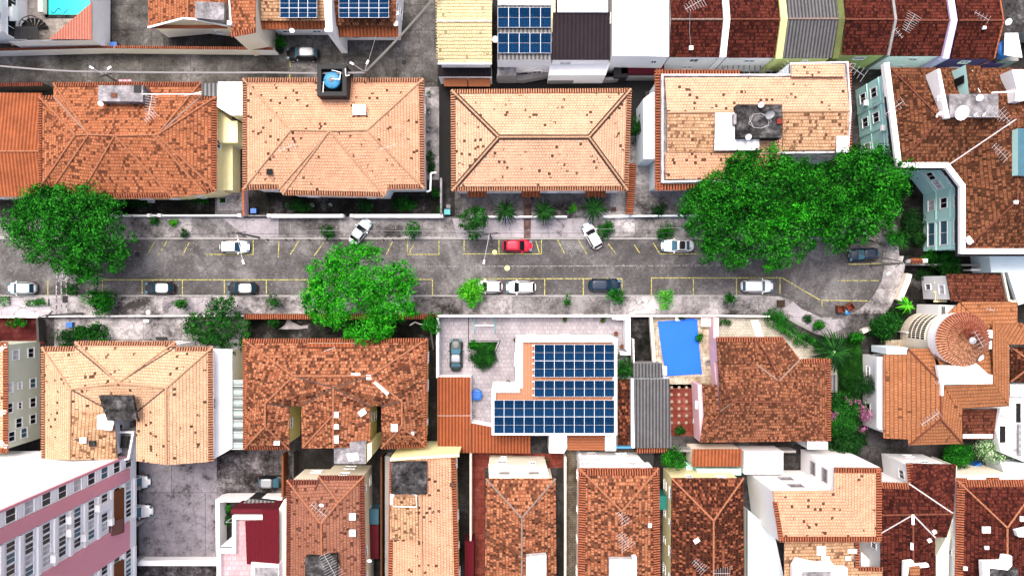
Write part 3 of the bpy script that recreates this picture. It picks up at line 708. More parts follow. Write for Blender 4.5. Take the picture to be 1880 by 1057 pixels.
# ------------------------------------------------------------ cars
def superring(L, w, z, x0=0, n=28, p=3.2):
    out = []
    for i in range(n):
        t = 2*math.pi*i/n; c, s = math.cos(t), math.sin(t)
        out.append(Vector((x0+L/2*math.copysign(abs(c)**(2/p), c), w/2*math.copysign(abs(s)**(2/p), s), z)))
    return out
def car(label, u, v, ang, body='car_white', kind='hatch', roofm=None, L=None, glass='glass_dark', rearglass=None, name='parked_car', z=0):
    dims = {'hatch': (3.95, 1.68, 1.5), 'sedan': (4.35, 1.72, 1.45), 'suv': (4.3, 1.78, 1.66)}[kind]
    Lc, w, ht = dims; Lc = L or Lc; p = W(u, v, .9); th = thing(name, label, 'car', (p.x, p.y, z), R(ang), 'parked cars'); n = 28
    belt = ht*.60
    rings = [superring(Lc*.95, w*.92, .22, 0, n, 4), superring(Lc*.995, w*.985, .42, 0, n, 3.6), superring(Lc, w, .60, 0, n, 3.4), superring(Lc*.985, w*.985, belt*.86, 0, n, 3.2), superring(Lc*.93, w*.93, belt*.97, -.02, n, 3.0), superring(Lc*.80, w*.80, belt*1.02, -.03, n, 3.0)]
    for r in rings[3:]:
        for q in r: q.z -= max(0, (q.x-.05*Lc))*.13 + (max(0, -q.x-.42*Lc)*.1)
    V = [q for r in rings for q in r]; F = []
    for k in range(len(rings)-1):
        for i in range(n): F.append((k*n+i, k*n+(i+1) % n, (k+1)*n+(i+1) % n, (k+1)*n+i))
    F.append(tuple((len(rings)-1)*n+i for i in range(n))); F.append(tuple(reversed(range(n))))
    # cabin
    xf, xr = {'hatch': (Lc*.24, -Lc*.455), 'sedan': (Lc*.20, -Lc*.36), 'suv': (Lc*.22, -Lc*.465)}[kind]
    xtf, xtr = {'hatch': (Lc*.06, -Lc*.36), 'sedan': (Lc*.03, -Lc*.22), 'suv': (Lc*.09, -Lc*.40)}[kind]
    wb, wt = w*.90, w*.70; zb = belt*.96
    def cab(x0, x1, ww, zz, m=20, p=5): 
        return superring(x0-x1, ww, zz, (x0+x1)/2, m, p)
    m_ = 24; cr = [cab(xf, xr, wb, zb, m_), cab(xtf+.03, xtr-.03, wt*1.04, ht*.955, m_), cab(xtf-.08, xtr+.08, wt*.93, ht*.99, m_), cab(xtf-.35, xtr+.35, wt*.7, ht, m_)]
    o = len(V); V += [q for r in cr for q in r]
    for k in range(3):
        for i in range(m_): F.append((o+k*m_+i, o+k*m_+(i+1) % m_, o+(k+1)*m_+(i+1) % m_, o+(k+1)*m_+i))
    F.append(tuple(o+3*m_+i for i in range(m_)))
    me = bpy.data.meshes.new('body'); me.from_pydata(V, [], F); me.materials.append(MATS[body]); me.polygons.foreach_set('use_smooth', [True]*len(F)); me.update()
    bo = bpy.data.objects.new('body', me); C.objects.link(bo); bo.parent = th
    def lerp3(a, b, t): return a+(b-a)*t
    def quad(nm, pts, mat, off=.02):
        q = MB(); nn = (pts[1]-pts[0]).cross(pts[3]-pts[0]).normalized()
        if nn.dot((sum(pts, Vector())/4)-Vector((0, 0, .6))) < 0: nn = -nn
        a = [p_+nn*off for p_ in pts]; bq = [p_-nn*.01 for p_ in pts]
        q.face(a); 
        for i in range(4): q.face([a[i], a[(i+1) % 4], bq[(i+1) % 4], bq[i]])
        return q.build(nm, mat, th, local=True)
    zt = ht*.955
    def P4(x, y, z_): return Vector((x, y, z_))
    fr = lambda t: (lerp3(xf, xtf+.03, t), lerp3(wb, wt*1.04, t), lerp3(zb, zt, t))
    rr = lambda t: (lerp3(xr, xtr-.03, t), lerp3(wb, wt*1.04, t), lerp3(zb, zt, t))
    a, b = fr(.10), fr(.95); quad('windshield', [P4(a[0], -a[1]*.43, a[2]), P4(a[0], a[1]*.43, a[2]), P4(b[0], b[1]*.43, b[2]), P4(b[0], -b[1]*.43, b[2])], glass, .03)
    a, b = rr(.16), rr(.92); quad('rear_window', [P4(a[0], -a[1]*.42, a[2]), P4(a[0], a[1]*.42, a[2]), P4(b[0], b[1]*.42, b[2]), P4(b[0], -b[1]*.42, b[2])], rearglass or glass, .03)
    for s in (1, -1):
        lo, hi = .14, .90
        f0, f1, r0, r1 = fr(lo), fr(hi), rr(lo), rr(hi); y0, y1 = s*f0[1]*.5, s*f1[1]*.5
        quad('side_window', [P4(f0[0]-.34, y0, f0[2]), P4(f1[0]-.22, y1, f1[2]), P4(r1[0]+.25, y1, r1[2]), P4(r0[0]+.3, y0, r0[2])], 'glass_dark', .015)
    if roofm:
        q = MB(); A = cab(xtf-.02, xtr+.02, wt*.99, ht*.968+.015, m_); B = cab(xtf-.30, xtr+.30, wt*.75, ht+.014, m_)
        for i in range(m_): q.face([A[i], A[(i+1) % m_], B[(i+1) % m_], B[i]])
        q.face(B); q.build('roof_panel', roofm, th, local=True)
    for sx in (.31, -.30):
        for s in (1, -1):
            q = MB(); c = Vector((Lc*sx, s*(w/2-.10), .31)); q.tube(c-Vector((0, .11, 0)), c+Vector((0, .11, 0)), .31, n=18); wo = q.build('wheel', 'rubber', th, local=True)
            q = MB(); q.tube(c+Vector((0, s*.10, 0)), c+Vector((0, s*.125, 0)), .19, n=12); q.build('rim', 'galv', wo, local=True)
    for s in (1, -1):
        q = MB(); q.box((Lc*.445, s*w*.33, belt*.72), (.30, .34, .14), s*-.35); q.build('headlight', 'glass_teal', th, local=True)
        q = MB(); q.box((-Lc*.465, s*w*.36, belt*.80), (.10, .20, .12), s*.3); q.build('tail_light', 'red_box', th, local=True)
        q = MB(); q.box((xf-.35, s*(w/2+.05), belt*.98), (.13, .2, .12), s*.2); q.build('mirror', body, th, local=True)
    q = MB(); q.box((Lc/2-.005, 0, .45), (.03, .42, .12)); q.build('number_plate', 'galv', th, local=True)
    return th
# ============================================================ THE SETTING
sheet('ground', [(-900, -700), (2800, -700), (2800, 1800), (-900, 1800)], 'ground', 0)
sheet('street', [(-80, 436), (1560, 436), (1630, 450), (1628, 480), (1618, 515), (1604, 542), (1580, 566), (1548, 582), (1505, 582), (1470, 566), (1450, 550), (1430, 544), (1400, 543), (-80, 543)], 'asphalt_stone', .012)
sheet('alley', [(-80, 100), (520, 100), (525, 60), (600, 66), (735, 60), (750, -60), (812, -60), (803, 152), (803, 166), (-80, 166)], 'alley', .010)
sheet('sidewalk', [(-80, 398), (1290, 398), (1560, 400), (1640, 410), (1668, 430), (1655, 484), (1618, 482), (1622, 455), (1600, 440), (-80, 439)], 'sidewalk', 0, zt=.14)
sheet('sidewalk', [(-80, 543), (1400, 543), (1430, 544), (1450, 550), (1470, 566), (1505, 582), (1548, 582), (1580, 566), (1604, 542), (1618, 515), (1624, 483), (1662, 484), (1652, 528), (1630, 570), (1600, 602), (1568, 618), (1530, 622), (1495, 612), (1452, 590), (1425, 572), (1400, 579), (-80, 582)], 'sidewalk', 0, zt=.13)
sheet('sidewalk', [(-80, 546), (122, 546), (122, 580), (-80, 580)], 'sidewalk_pale', .13, zt=.142)
sheet('sidewalk', [(830, 401), (975, 401), (1080, 402), (1085, 436), (975, 436), (840, 436)], 'sidewalk_pale', .14, zt=.152)
sheet('sidewalk', [(410, 401), (512, 401), (512, 436), (455, 436)], 'sidewalk_pale', .14, zt=.152)
sheet('sidewalk', [(1455, 553), (1480, 575), (1508, 586), (1545, 586), (1552, 600), (1520, 614), (1492, 606), (1462, 588), (1440, 566)], 'sidewalk_pale', .13, zt=.142)
sheet('sidewalk', [(300, 546), (388, 546), (383, 560), (388, 578), (298, 578)], 'sidewalk_pale', .13, zt=.142)
sheet('kerb', [(-80, 436.5), (1560, 436.5), (1562, 439.5), (-80, 439.5)], 'kerb', 0, zt=.155)
sheet('kerb', [(-80, 541.5), (1400, 541.5), (1400, 544), (-80, 544)], 'kerb', 0, zt=.150)
def mark(pts, mat='yellow_paint', w=.13, z=.018, name='road_marking'):
    w *= .9
    m = MB(); P = px(pts)
    for a, b in zip(P, P[1:]):
        e = (b-a).normalized(); s = Vector((-e.y, e.x, 0))*w/2; a2, b2 = a-e*w/2, b+e*w/2
        m.face([Vector((q.x, q.y, z)) for q in (a2-s, b2-s, b2+s, a2+s)], up=True); z += .0007
    o = m.build(name, mat); o['kind'] = 'structure'
for l in (((380, 467), (465, 467), (465, 441)), ((272, 465), (284, 444)), ((291, 468), (306, 444)), ((336, 467), (347, 446)), ((512, 444), (511, 472)), ((533, 467), (549, 442)),
          ((577, 469), (594, 446)), ((710, 466), (720, 445)), ((748, 441), (748, 467), (806, 467), (806, 441)), ((752, 464), (761, 446)), ((852, 441), (852, 466), (994, 466), (994, 442)),
          ((916, 441), (916, 464)), ((984, 443), (990, 463)), ((1024, 441), (1037, 466)), ((1062, 441), (1077, 466)), ((1117, 448), (1131, 466)), ((1165, 450), (1174, 464)), ((1200, 447), (1210, 464)), ((1212, 466), (1285, 466)),
          ((566, 543), (566, 513.5), (188, 513.5), (188, 543)), ((261, 515), (261, 543)), ((335, 515), (335, 543)), ((412, 515), (412, 543)), ((489, 515), (489, 543)),
          ((740, 513), (794, 513), (794, 543)), ((888, 541), (888, 511.5), (1142, 511.5), (1142, 541)), ((1000, 513), (1000, 541)), ((1071, 513), (1071, 541)),
          ((1196, 542), (1196, 510), (1352, 510), (1352, 541)), ((1273, 512), (1273, 541)), ((1354, 510), (1436, 510), (1506, 551), (1592, 552)), ((1432, 512), (1432, 538)), ((1509, 554), (1509, 566)),
          ((1558, 485), (1617, 484)), ((1538, 515), (1612, 515)), ((88, 516), (88, 540)), ((532, 112), (533, 123)), ((532, 137), (532, 146))):
    mark(l)
mark(((868, 489), (1330, 487)), 'white_paint', .10); mark(((760, 489), (842, 489)), 'white_paint', .07)
sheet('yard', [(804, 100), (1215, 100), (1215, 168), (804, 168)], 'blackish', .006)  # black sheet: deep shade of the gap put into the ground colour
sheet('road_marking', [(103, 488), (127, 488), (127, 517), (103, 517)], 'white_paint', .020)
for x in (105, 114, 123): mark(((x, 517), (x, 579)), 'white_paint', .22, .160)
for (u, v, r_, lb) in ((908, 463, .33, 'round yellow painted manhole cover inside the parking box left of the red car'), (931, 492, .36, 'round yellow painted manhole cover in the middle of the street below the red car'), (576, 520, .5, 'larger round yellow manhole cover at the left edge of the bright tree')):
    m = MB(); p = W(u, v, .03); m.lathe((p.x, p.y, .012), [(r_, 0), (r_*.97, .03), (r_*.8, .03), (r_*.75, .02), (0, .02)], 20); tag(m.build('manhole_cover', 'yellow_metal'), lb, 'manhole cover')
p = W(742, 115, 0); m = MB(); m.lathe((p.x, p.y, .01), [(.34, 0), (.33, .02), (0, .02)], 18); tag(m.build('manhole_cover', 'charcoal'), 'dark round manhole cover in the alley beside the thick cable bundle', 'manhole cover')
p = W(252, 467, 0); m = MB(); m.lathe((p.x, p.y, .012), [(.36, 0), (.35, .02), (0, .02)], 18); tag(m.build('manhole_cover', 'charcoal'), 'dark round manhole cover in the street right of the big dark tree', 'manhole cover')
# yards and paved grounds
sheet('yard', [(225, 345), (808, 345), (808, 397), (225, 397)], 'yard_dark', .02)
sheet('yard', [(395, 352), (446, 352), (446, 397), (395, 397)], 'sidewalk', .032)
sheet('yard', [(835, 350), (1150, 350), (1150, 397), (835, 397)], 'sidewalk', .02)
sheet('yard', [(780, 160), (806, 160), (806, 330), (780, 330)], 'sidewalk', .02)
sheet('yard', [(1152, 250), (1196, 250), (1290, 350), (1290, 397), (1152, 397)], 'sidewalk', .024)
sheet('yard', [(1155, 160), (1185, 160), (1185, 250), (1155, 250)], 'blackish', .024)  # black ground carries the painted shade between the two houses
sheet('yard', [(806, 160), (836, 160), (836, 345), (806, 345)], 'blackish', .028)  # shade of the narrow side gap, painted as black ground
sheet('yard', [(100, 583), (455, 583), (455, 640), (100, 640)], 'sidewalk', .02)
sheet('yard', [(-60, 583), (82, 583), (82, 632), (-60, 632)], 'tiles_maroon', .02)
sheet('yard', [(455, 583), (805, 583), (805, 640), (455, 640)], 'yard_dark', .02)
sheet('yard', [(808, 580), (1152, 580), (1152, 800), (808, 800)], 'tiles_pale', .03)
sheet('yard', [(1155, 580), (1193, 580), (1200, 680), (1155, 680)], 'yard_dark', .03)
sheet('yard', [(1193, 580), (1306, 582), (1306, 712), (1200, 712)], 'stone_deck', .03)
sheet('yard', [(1308, 582), (1408, 582), (1425, 592), (1500, 640), (1540, 660), (1540, 700), (1308, 700)], 'tiles_cream', .03)
sheet('yard', [(1228, 705), (1300, 705), (1300, 800), (1228, 800)], 'tiles_red', .03)
sheet('lawn', [(1510, 625), (1580, 620), (1586, 700), (1560, 730), (1538, 730), (1536, 660)], 'grass_green', .036)
sheet('yard', [(1585, 600), (1700, 560), (1700, 660), (1600, 660)], 'yard_dark', .03)
sheet('yard', [(1665, 480), (1760, 480), (1760, 600), (1640, 600), (1650, 520)], 'yard_dark', .026)
sheet('parking_lot', [(255, 835), (412, 835), (412, 1025), (255, 1025)], 'lot', .02)
sheet('parking_lot', [(398, 825), (545, 825), (545, 905), (398, 905)], 'dark_lot', .024)
sheet('parking_lot', [(255, 1030), (412, 1030), (412, 1090), (255, 1090)], 'dark_lot', .02)
sheet('path', [(1038, 825), (1064, 825), (1064, 1100), (1038, 1100)], 'pavers', .03)
sheet('path', [(1064, 822), (1180, 822), (1180, 858), (1064, 858)], 'pavers', .028)
sheet('path', [(865, 832), (1036, 832), (1036, 858), (890, 858), (890, 1100), (865, 1100)], 'tiles_red', .026)
sheet('yard', [(20, -60), (176, -60), (176, 84), (20, 84)], 'patio_stone', .02)
sheet('yard', [(206, -60), (300, -60), (300, 98), (206, 98)], 'alley', .022)

# ============================================================ TOP LEFT
th = block('tall_building', 'tall white apartment block with dark windows at the top left corner', [(-400, -260), (-119, -260), (-119, -5), (-400, -5)], 16, 'white', 'white', wins=False)
for z_ in (3.2, 6.2, 9.2, 12.2):
    for v_ in (18, 66, -40): windowobj(th, Vector((W(-119, 0, 16).x+.02, W(0, v_, 0).y, z_)), R(90), 2.4, 1.7)
for i, z_ in enumerate((3.6, 6.6)):
    m = MB(); x = W(-119, 0, 16).x; y = W(0, 44, 0).y; m.box((x+.5, y, z_), (1.0, 1.8, .16)); m.box((x+.97, y, z_+.5), (.08, 1.8, .9)); m.build('balcony', 'white', th)
th = thing('swimming_pool', 'aqua swimming pool with dark coping and a trailing hose, top left', 'swimming pool', W(130, 10, 0))
m = MB(); q = px([(90, -60), (175, -60), (175, 28), (90, 28)]); m.prism([(a.x, a.y) for a in q], .03, .10); m.build('water', 'pool_aqua', th)
m = MB()
for a, b in (((87, -60), (87, 31)), ((87, 31), (178, 31))):
    a, b = W(*a), W(*b); e = b-a; m.box(((a.x+b.x)/2, (a.y+b.y)/2, .1), (e.length+.3, .4, .2), math.atan2(e.y, e.x))
m.build('coping', 'slab_dark', th)
m = MB(); m.path([W(93+i*4, 20+5*math.sin(i*1.3), .14) for i in range(9)], .05); m.build('hose', 'plastic_blue', th)
wallthing('cream low wall along the left side of the aqua pool', [(84, -50), (84, 28)], 1.2, .6, 'cream')
# metal stair and round landing
th = thing('spiral_staircase', 'black metal spiral staircase beside the white apartment block', 'staircase', W(75, 55, 0)); c = W(74, 55, 0); m = MB()
m.tube((c.x, c.y, 0), (c.x, c.y, 3.6), .08)
for i in range(14):
    a = i*.42; d = Vector((math.cos(a), math.sin(a), 0)); s = Vector((-d.y, d.x, 0)); z_ = .25+i*.24; k = Vector((c.x, c.y, z_)); m.face([k+s*.05, k+d*1.15-s*.05, k+d*1.15+s*.42, k+s*.08]); m.face([k+s*.05-Vector((0, 0, .04)), k+d*1.15-s*.05-Vector((0, 0, .04)), k+d*1.15+s*.42-Vector((0, 0, .04)), k+s*.08-Vector((0, 0, .04))])
m.build('treads', 'blackish', th); m = MB()
for i in range(24):
    a0, a1 = i*.2618, (i+1)*.2618; m.tube((c.x+1.2*math.cos(a0), c.y+1.2*math.sin(a0), 1.2+i*.1), (c.x+1.2*math.cos(a1), c.y+1.2*math.sin(a1), 1.2+(i+1)*.1), .05, n=5)
    if i % 2 == 0: m.tube((c.x+1.2*math.cos(a0), c.y+1.2*math.sin(a0), .3), (c.x+1.2*math.cos(a0), c.y+1.2*math.sin(a0), 1.2+i*.1), .03, n=4)
m.build('railing', 'charcoal', th)
m = MB(); a = W(33, 60, 3.6); b = W(62, 60, 3.6); m.box(((a.x+b.x)/2, a.y, 3.5), (b.x-a.x+1, 1.6, .12)); 
for i in range(7): m.box((a.x+.2+i*.32, a.y-.2, 3.58), (.06, 1.2, .04))
m.build('landing', 'charcoal', th)
th = block('garden_building', 'cream party building with triangular terracotta roof beside the aqua pool', [(14, 76), (169, 74), (170, -80), (150, -80), (166, 8), (92, 73)], 4.3, 'white_wall', 'slab_grey', wins=False)
ro, _, _ = roof(th, pv('A 90 72 4.75|B 168 5 4.75|C 168 73 4.75'), ['ABC'], 'pool_terra', fr='none')
wallthing('long white alley wall with red tile coping at the top left', [(-60, 104), (192, 97), (225, 97)], 2.3, .25, 'white_wall', cap='tile', capw=.32, capmat='eave_dark')
wallthing('cream alley wall with red tile coping below the grey concrete yard', [(227, 97), (512, 100)], 2.3, .25, 'white_wall', cap='tile', capw=.36, capmat='eave')
gear('small blue water box on the alley wall corner', 'water_box', 'water box', 208, 83, 0, (.9, .8, 1.1), 'brown_pot', trim='plastic_blue')
# orange house at top
th = house('house', 'terracotta roofed house with a raised grey concrete slab at the top edge', 'A 272 -70 e|B 345 -70 r|C 418 -70 e|D 418 50 e|E 345 34 r|F 272 50 e', ['ABEF', 'BCDE'], 'terracotta', 'cream', 5.0, 6.6, fr=[], ins=.3)
m = MB(); P = [W(272, 51, 5.1), W(337, 34, 6.7), W(358, 36, 6.7), W(418, 48, 5.1)]
for a, b in zip(P, P[1:]): m.tube(a, b, .14, n=4)
m.build('verge', 'white', th)
slabon(th, 'eave_roof', [(271, 46), (418, 46), (416, 52), (271, 52)], 4.6, .2, 'eave'); slabon(th, 'concrete_slab', [(358, 3), (412, 5), (411, 38), (358, 33)], 7.3, 1.2, 'slab_grey')
th = house('house', 'orange tiled house with tall cream side wall beside the top solar roofs', 'A 419 -70 e|B 469 -70 e|C 469 60 e|D 424 68 e', ['ABCD'], 'terracotta', 'cream', 8.2, 8.2, fr=['CD'], ins=.15, wins=False)
m = MB(); m.tube(W(421, 0, 8.3), W(424, 42, 8.3), .09); m.build('drain_pipe', 'white', th)
gear('white vent cap on the tall orange roof', 'vent_cap', 'vent', 421, 42, 8.2, (.5, .5, .5), 'white')
# solar roofs
def shed(label, pts, z0, z1, mat, wall, name='house', cat='house', **kw):
    """single-slope roof: first two marks high, last two low"""
    (a, b, c, d) = pts
    return house(name, label, f'A {a[0]} {a[1]} r|B {b[0]} {b[1]} r|C {c[0]} {c[1]} e|D {d[0]} {d[1]} e', ['ABCD'], mat, wall, z0, z1, cat=cat, **kw)
th = shed('peach tiled house with a small solar array and dark red porch eave at the top', [(479, -50), (598, -50), (597, 38), (479, 38)], 6.3, 8.0, 'peach_patch', 'white_wall', fr=[], ins=.3)
solar(th, 514, -38, 582, 33, 8.0, 4, 4)
roof(th, pv('A 479 38 5.9|B 597 38 5.9|C 596 54 5.4|D 479 54 5.4'), ['ABCD'], 'house_ribbed', name='porch_roof', fr='none')
shed_w = block('party_wall', 'thick white party wall between the two solar roofed houses', [(591, -60), (607, -60), (610, 58), (598, 58)], 8.6, 'white', 'white', cat='wall', wins=False)
th = shed('red mottled house with ten visible solar panels and ribbed porch eave at the top', [(608, -50), (729, -50), (726, 48), (608, 48)], 6.3, 8.2, 'terracotta_worn', 'white_wall', fr=[], ins=.3)
solar(th, 622, -38, 714, 33, 8.1, 5, 4)
roof(th, pv('A 609 48 5.6|B 731 48 5.6|C 731 68 5.0|D 608 68 5.0'), ['ABCD'], 'house_ribbed', name='porch_roof', fr='none')
for (u, v, l) in ((536, 57, 'round white satellite dish under the eave of the small solar roof'), (600, 56, 'white satellite dish at the foot of the white party wall'), (728, 25, 'upper white satellite dish at the right edge of the red solar roof'), (727, 44, 'lower white satellite dish at the right edge of the red solar roof')): dish(l, u, v, 6.4, .32, rnd.random()*6, .3)
shrub('small leafy plant beside the cream wall above the black alley car', 514, 76, 13, 'leaf_dark', 2.2)
car('black car with a grey blue roof parked in the upper alley', 555, 98, 180, 'car_black', 'suv', 'car_grey', glass='glass_teal')
# straw roof
th = house('house', 'straw yellow tiled house with a pale ridge at the top of the alley', 'A 802 -60 e|B 904 -60 e|R 903 39 r|L 802 39 r|C 903 116 e|D 804 116 e', ['ABRL', 'LRCD'], 'straw', 'white_wall', 6.4, 7.6, fr=[], ridge='cream', ins=.25)
m = MB(); tilestrip(m, W(800, -60, 6.9), W(803, 110, 6.5), Vector((1, 0, 0)), Vector((0, 0, 1)), .8, .36); m.build('verge_tiles', ['straw', 'gap'], th)
slabon(th, 'roof_trim', [(804, 115), (903, 115), (903, 118), (804, 118)], 6.5, .3, 'white')
th = block('shed', 'black sheet roofed lean-to with wooden doors below the straw yellow roof', [(805, 119), (902, 119), (902, 141), (805, 141)], 3.6, 'white_wall', 'black_sheet', wins=False, cat='shed')
for a, b in (((815, 141), (858, 141)), ((860, 141), (900, 141))):
    m = MB(); p, q = W(*a, 3.0), W(*b, 3.0); m.box(((p.x+q.x)/2, p.y-.35, 1.5), (q.x-p.x, .12, 2.9)); m.box(((p.x+q.x)/2, p.y-.75, 2.95), (q.x-p.x, 1.0, .1)); m.build('door', 'wood', th)
sheet('kerb', [(820, 151), (902, 151), (902, 155), (820, 155)], 'white_paint', 0, zt=.3)
th = block('house', 'pale flat roofed house carrying two rows of solar panels at the top', [(913, -60), (1012, -60), (1012, 110), (913, 110)], 6.8, 'white_wall', 'pale_grey_sheet', cat='house')
slabon(th, 'upper_roof', [(914, -60), (1012, -60), (1012, 10), (914, 10)], 7.0, .2, 'slab_white')
solar(th, 914, 14, 1012, 51, 7.2, 5, 1); solar(th, 914, 61, 1012, 98, 7.2, 5, 1)
dish('white satellite dish in the gap between the straw roof and the solar house', 909, 72, 6.2, .42)
th = block('terrace', 'grey concrete terrace below the flat solar roof', [(913, 111), (948, 111), (948, 139), (913, 139)], 3.6, 'grey_wall', 'slab_grey', cat='terrace', wins=False)
th = thing('staircase', 'dark outdoor staircase with pale handrail beside the grey terrace', 'staircase', W(975, 130, 0)); m = MB()
for i in range(12):
    p = W(955+i*3.6, 134-i*.9, 0); m.box((p.x, p.y, .15+i*.13), (.3, 1.1, .3+i*.26))
m.build('steps', 'dark_wall', th); m = MB(); m.path([W(952, 134, 1.2), W(985, 124, 3.6), W(988, 112, 3.8)], .06); m.build('handrail', 'white', th)
wallthing('weathered pale wall running behind the dark courtyard strip', [(912, 146), (960, 148), (1005, 140)], 1.4, .7, 'grey_wall')
wallthing('pale garden wall behind the hip roofed peach house', [(1005, 152), (1120, 150), (1150, 146), (1200, 146)], 1.5, .35, 'grey_wall')
wallthing('narrow cream yellow wall left of the charcoal roof', [(1011, -40), (1011, 90)], 6.4, .5, 'butter')
th = shed('charcoal corrugated roof over a white house between solar and white roofs', [(1015, 23), (1119, 23), (1120, 110), (1013, 110)], 6.4, 7.4, 'charcoal_sheet', 'white', ins=.1, fr=[], wins=True)
slabon(th, 'flat_roof', [(1024, -60), (1116, -60), (1116, 22), (1024, 22)], 7.8, 1.2, 'white')
slabon(th, 'front_annex', [(1010, 111), (1122, 111), (1112, 138), (1007, 138)], 4.0, 3.9, 'white'); slabon(th, 'tile_step', [(1010, 139), (1105, 139), (1100, 144), (1010, 144)], 1.2, 1.1, 'eave_dark')
th = block('house', 'large plain white flat roof between the charcoal and dark red roofs', [(1125, -60), (1228, -60), (1228, 104), (1125, 102)], 7.4, 'white', 'white', cat='house')
m = MB(); p = W(1203, 45, 7.45); m.box((p.x, p.y, 7.42), (.08, 2.4, .06)); m.build('roof_seam', 'slab_white', th)
for i, (u, v, w_, h_, mt) in enumerate(((1180, 124, 5.5, 1.6, 'maroon_wall'), (1140, 128, 1.8, 2.0, 'charcoal'))): gear(('dark red lean-to roof below the big white roof', 'charcoal lean-to beside the white annex')[i], 'shed', 'shed', u, v, 0, (w_, h_, 2.4), mt)
th = thing('ladder', 'teal ladder leaning at the corner below the big white roof', 'ladder', W(1198, 120, 0)); m = MB(); a, b = W(1194, 132, .3), W(1195, 104, 5.2); s = Vector((.28, 0, 0))
m.tube(a-s, b-s, .05); m.tube(a+s, b+s, .05)
for i in range(12): t = (i+.5)/12; m.tube(a.lerp(b, t)-s, a.lerp(b, t)+s, .035)
m.build('frame', 'glass_teal', th)
# dark red terrace row
E, RR = 6.1, 7.9
def row(label, a, b, c, mat, x0, x1, bot, wall, **kw):
    """gabled terrace roof; (left, right) marks at back, ridge and front"""
    return house('terraced_house', label, f'A {a[0]} -66 e|B {a[1]} -66 e|R {b[1]} {b[2]} r|L {b[0]} {b[2]} r|C {c[1]} {c[2]} e|D {c[0]} {c[2]} e', ['ABRL', 'LRCD'], mat, wall, E, RR, ins=.1, fr=[], group='terraced houses along the top edge', **kw)
row('dark red gabled roof with a large TV aerial, leftmost of the red terrace', (1229, 1322), (1232, 1329, 36), (1229, 1322, 105), 'dark_red', 0, 0, 0, 'white_wall', ridge='ridge_grey')
row('dark red terraced roof between the white and the lime green party walls', (1336, 1426), (1340, 1432, 36), (1335, 1426, 106), 'dark_red', 0, 0, 0, 'white_wall', ridge='ridge_red')
row('grey corrugated terraced roof between the lime and mossy party walls', (1437, 1528), (1446, 1540, 35), (1437, 1527, 107), 'grey_sheet', 0, 0, 0, 'lime', ridge='ridge_grey')
row('dark red terraced roof right of the mossy party wall', (1548, 1630), (1552, 1644, 36), (1546, 1630, 101), 'dark_red', 0, 0, 0, 'lime', ridge='ridge_red')
row('dark red terraced roof with a TV aerial left of the lilac party wall', (1634, 1731), (1647, 1745, 38), (1634, 1733, 103), 'dark_red', 0, 0, 0, 'white_wall', ridge='ridge_red')
row('dark red terraced roof right of the lilac party wall', (1747, 1829), (1760, 1842, 38), (1747, 1829, 108), 'dark_red', 0, 0, 0, 'violet', ridge='ridge_red')
def party(label, top, mid, bot, w, mat, dz=.35):
    th = thing('party_wall', label, 'wall', (W(*mid, 7).x, W(*mid, 7).y, 0), group='party walls of the red terrace'); m = MB(); A, B_, D_ = W(*top, E+dz), W(*mid, RR+dz), W(*bot, E+dz); s = Vector((w/2, 0, 0))
    x = B_.x
    for a, b in ((A, B_), (B_, D_)):
        a, b = Vector((x, a.y, a.z)), Vector((x, b.y, b.z)); m.face([a-s, a+s, b+s, b-s], up=True)
        for t in (-1, 1): m.face([a+s*t, b+s*t, Vector((b.x, b.y, 0))+s*t, Vector((a.x, a.y, 0))+s*t])
    d = Vector((x, D_.y, D_.z)); m.face([d-s, d+s, Vector((d.x+w/2, d.y, 0)), Vector((d.x-w/2, d.y, 0))]); m.build('wall', mat, th); return th
party('white party wall between the first two dark red roofs', (1331, -66), (1335, 35), (1331, 105), .75, 'white')
party('lime green party wall left of the grey corrugated roof', (1431, -66), (1440, 35), (1431, 108), .8, 'lime')
party('mossy dark party wall right of the grey corrugated roof', (1538, -66), (1546, 35), (1538, 108), .75, 'moss', .1)
party('thin grey party wall between two dark red roofs', (1630, -66), (1645, 36), (1630, 102), .3, 'grey_wall', .2)
party('lilac party wall between the last two dark red roofs', (1740, -66), (1752, 38), (1740, 108), .8, 'lilac')
party('thin terracotta edged end wall of the red terrace', (1829, -66), (1843, 38), (1829, 108), .16, 'eave', .1)
for i, (l, a, b, h, mt) in enumerate((('grey garden wall below the first dark red roof', (1232, 112), (1318, 112), 2.2, 'grey_wall'), ('lime yellow wall below the dark red roof by the mossy wall', (1528, 118), (1616, 117), 2.4, 'lime'), ('purple wall below the roof right of the lilac party wall', (1735, 124), (1826, 124), 2.2, 'violet'), ('pale wall with a step below the aerial roof', (1620, 120), (1720, 122), 1.4, 'grey_wall'))): wallthing(l, [a, b], h, .4, mt)
antenna('large TV aerial near the top edge of the leftmost dark red roof', 1275, 8, 9.4, 30, 2.4, 8, 1.8); cable('pale cable running down the leftmost dark red roof to a round box', [(1267, 22, 9), (1266, 60, 7.6), (1269, 88, 6.8)], .03, 'cable_pale', .05)
gear('small pale box on the leftmost dark red roof', 'roof_box', 'roof box', 1269, 88, 6.5, (.5, .5, .3), 'cream')
antenna('TV aerial across the ridge of the roof left of the lilac wall', 1671, 42, 9.6, 60, 2.3, 9, 1.9); antenna('small TV aerial by the thin grey party wall', 1650, 62, 9, 130, 1.3, 4, .8); antenna('TV aerial on the dark red roof right of the lilac wall', 1803, 30, 9.4, -30, 1.9, 5, 1.0)
gear('small white vent on the dark red roof right of the lilac wall', 'vent_cap', 'vent', 1808, 51, 7.6, (.35, .35, .3), 'white')
dish('white satellite dish at the end of the red terrace', 1851, 40, 7.2, .42)
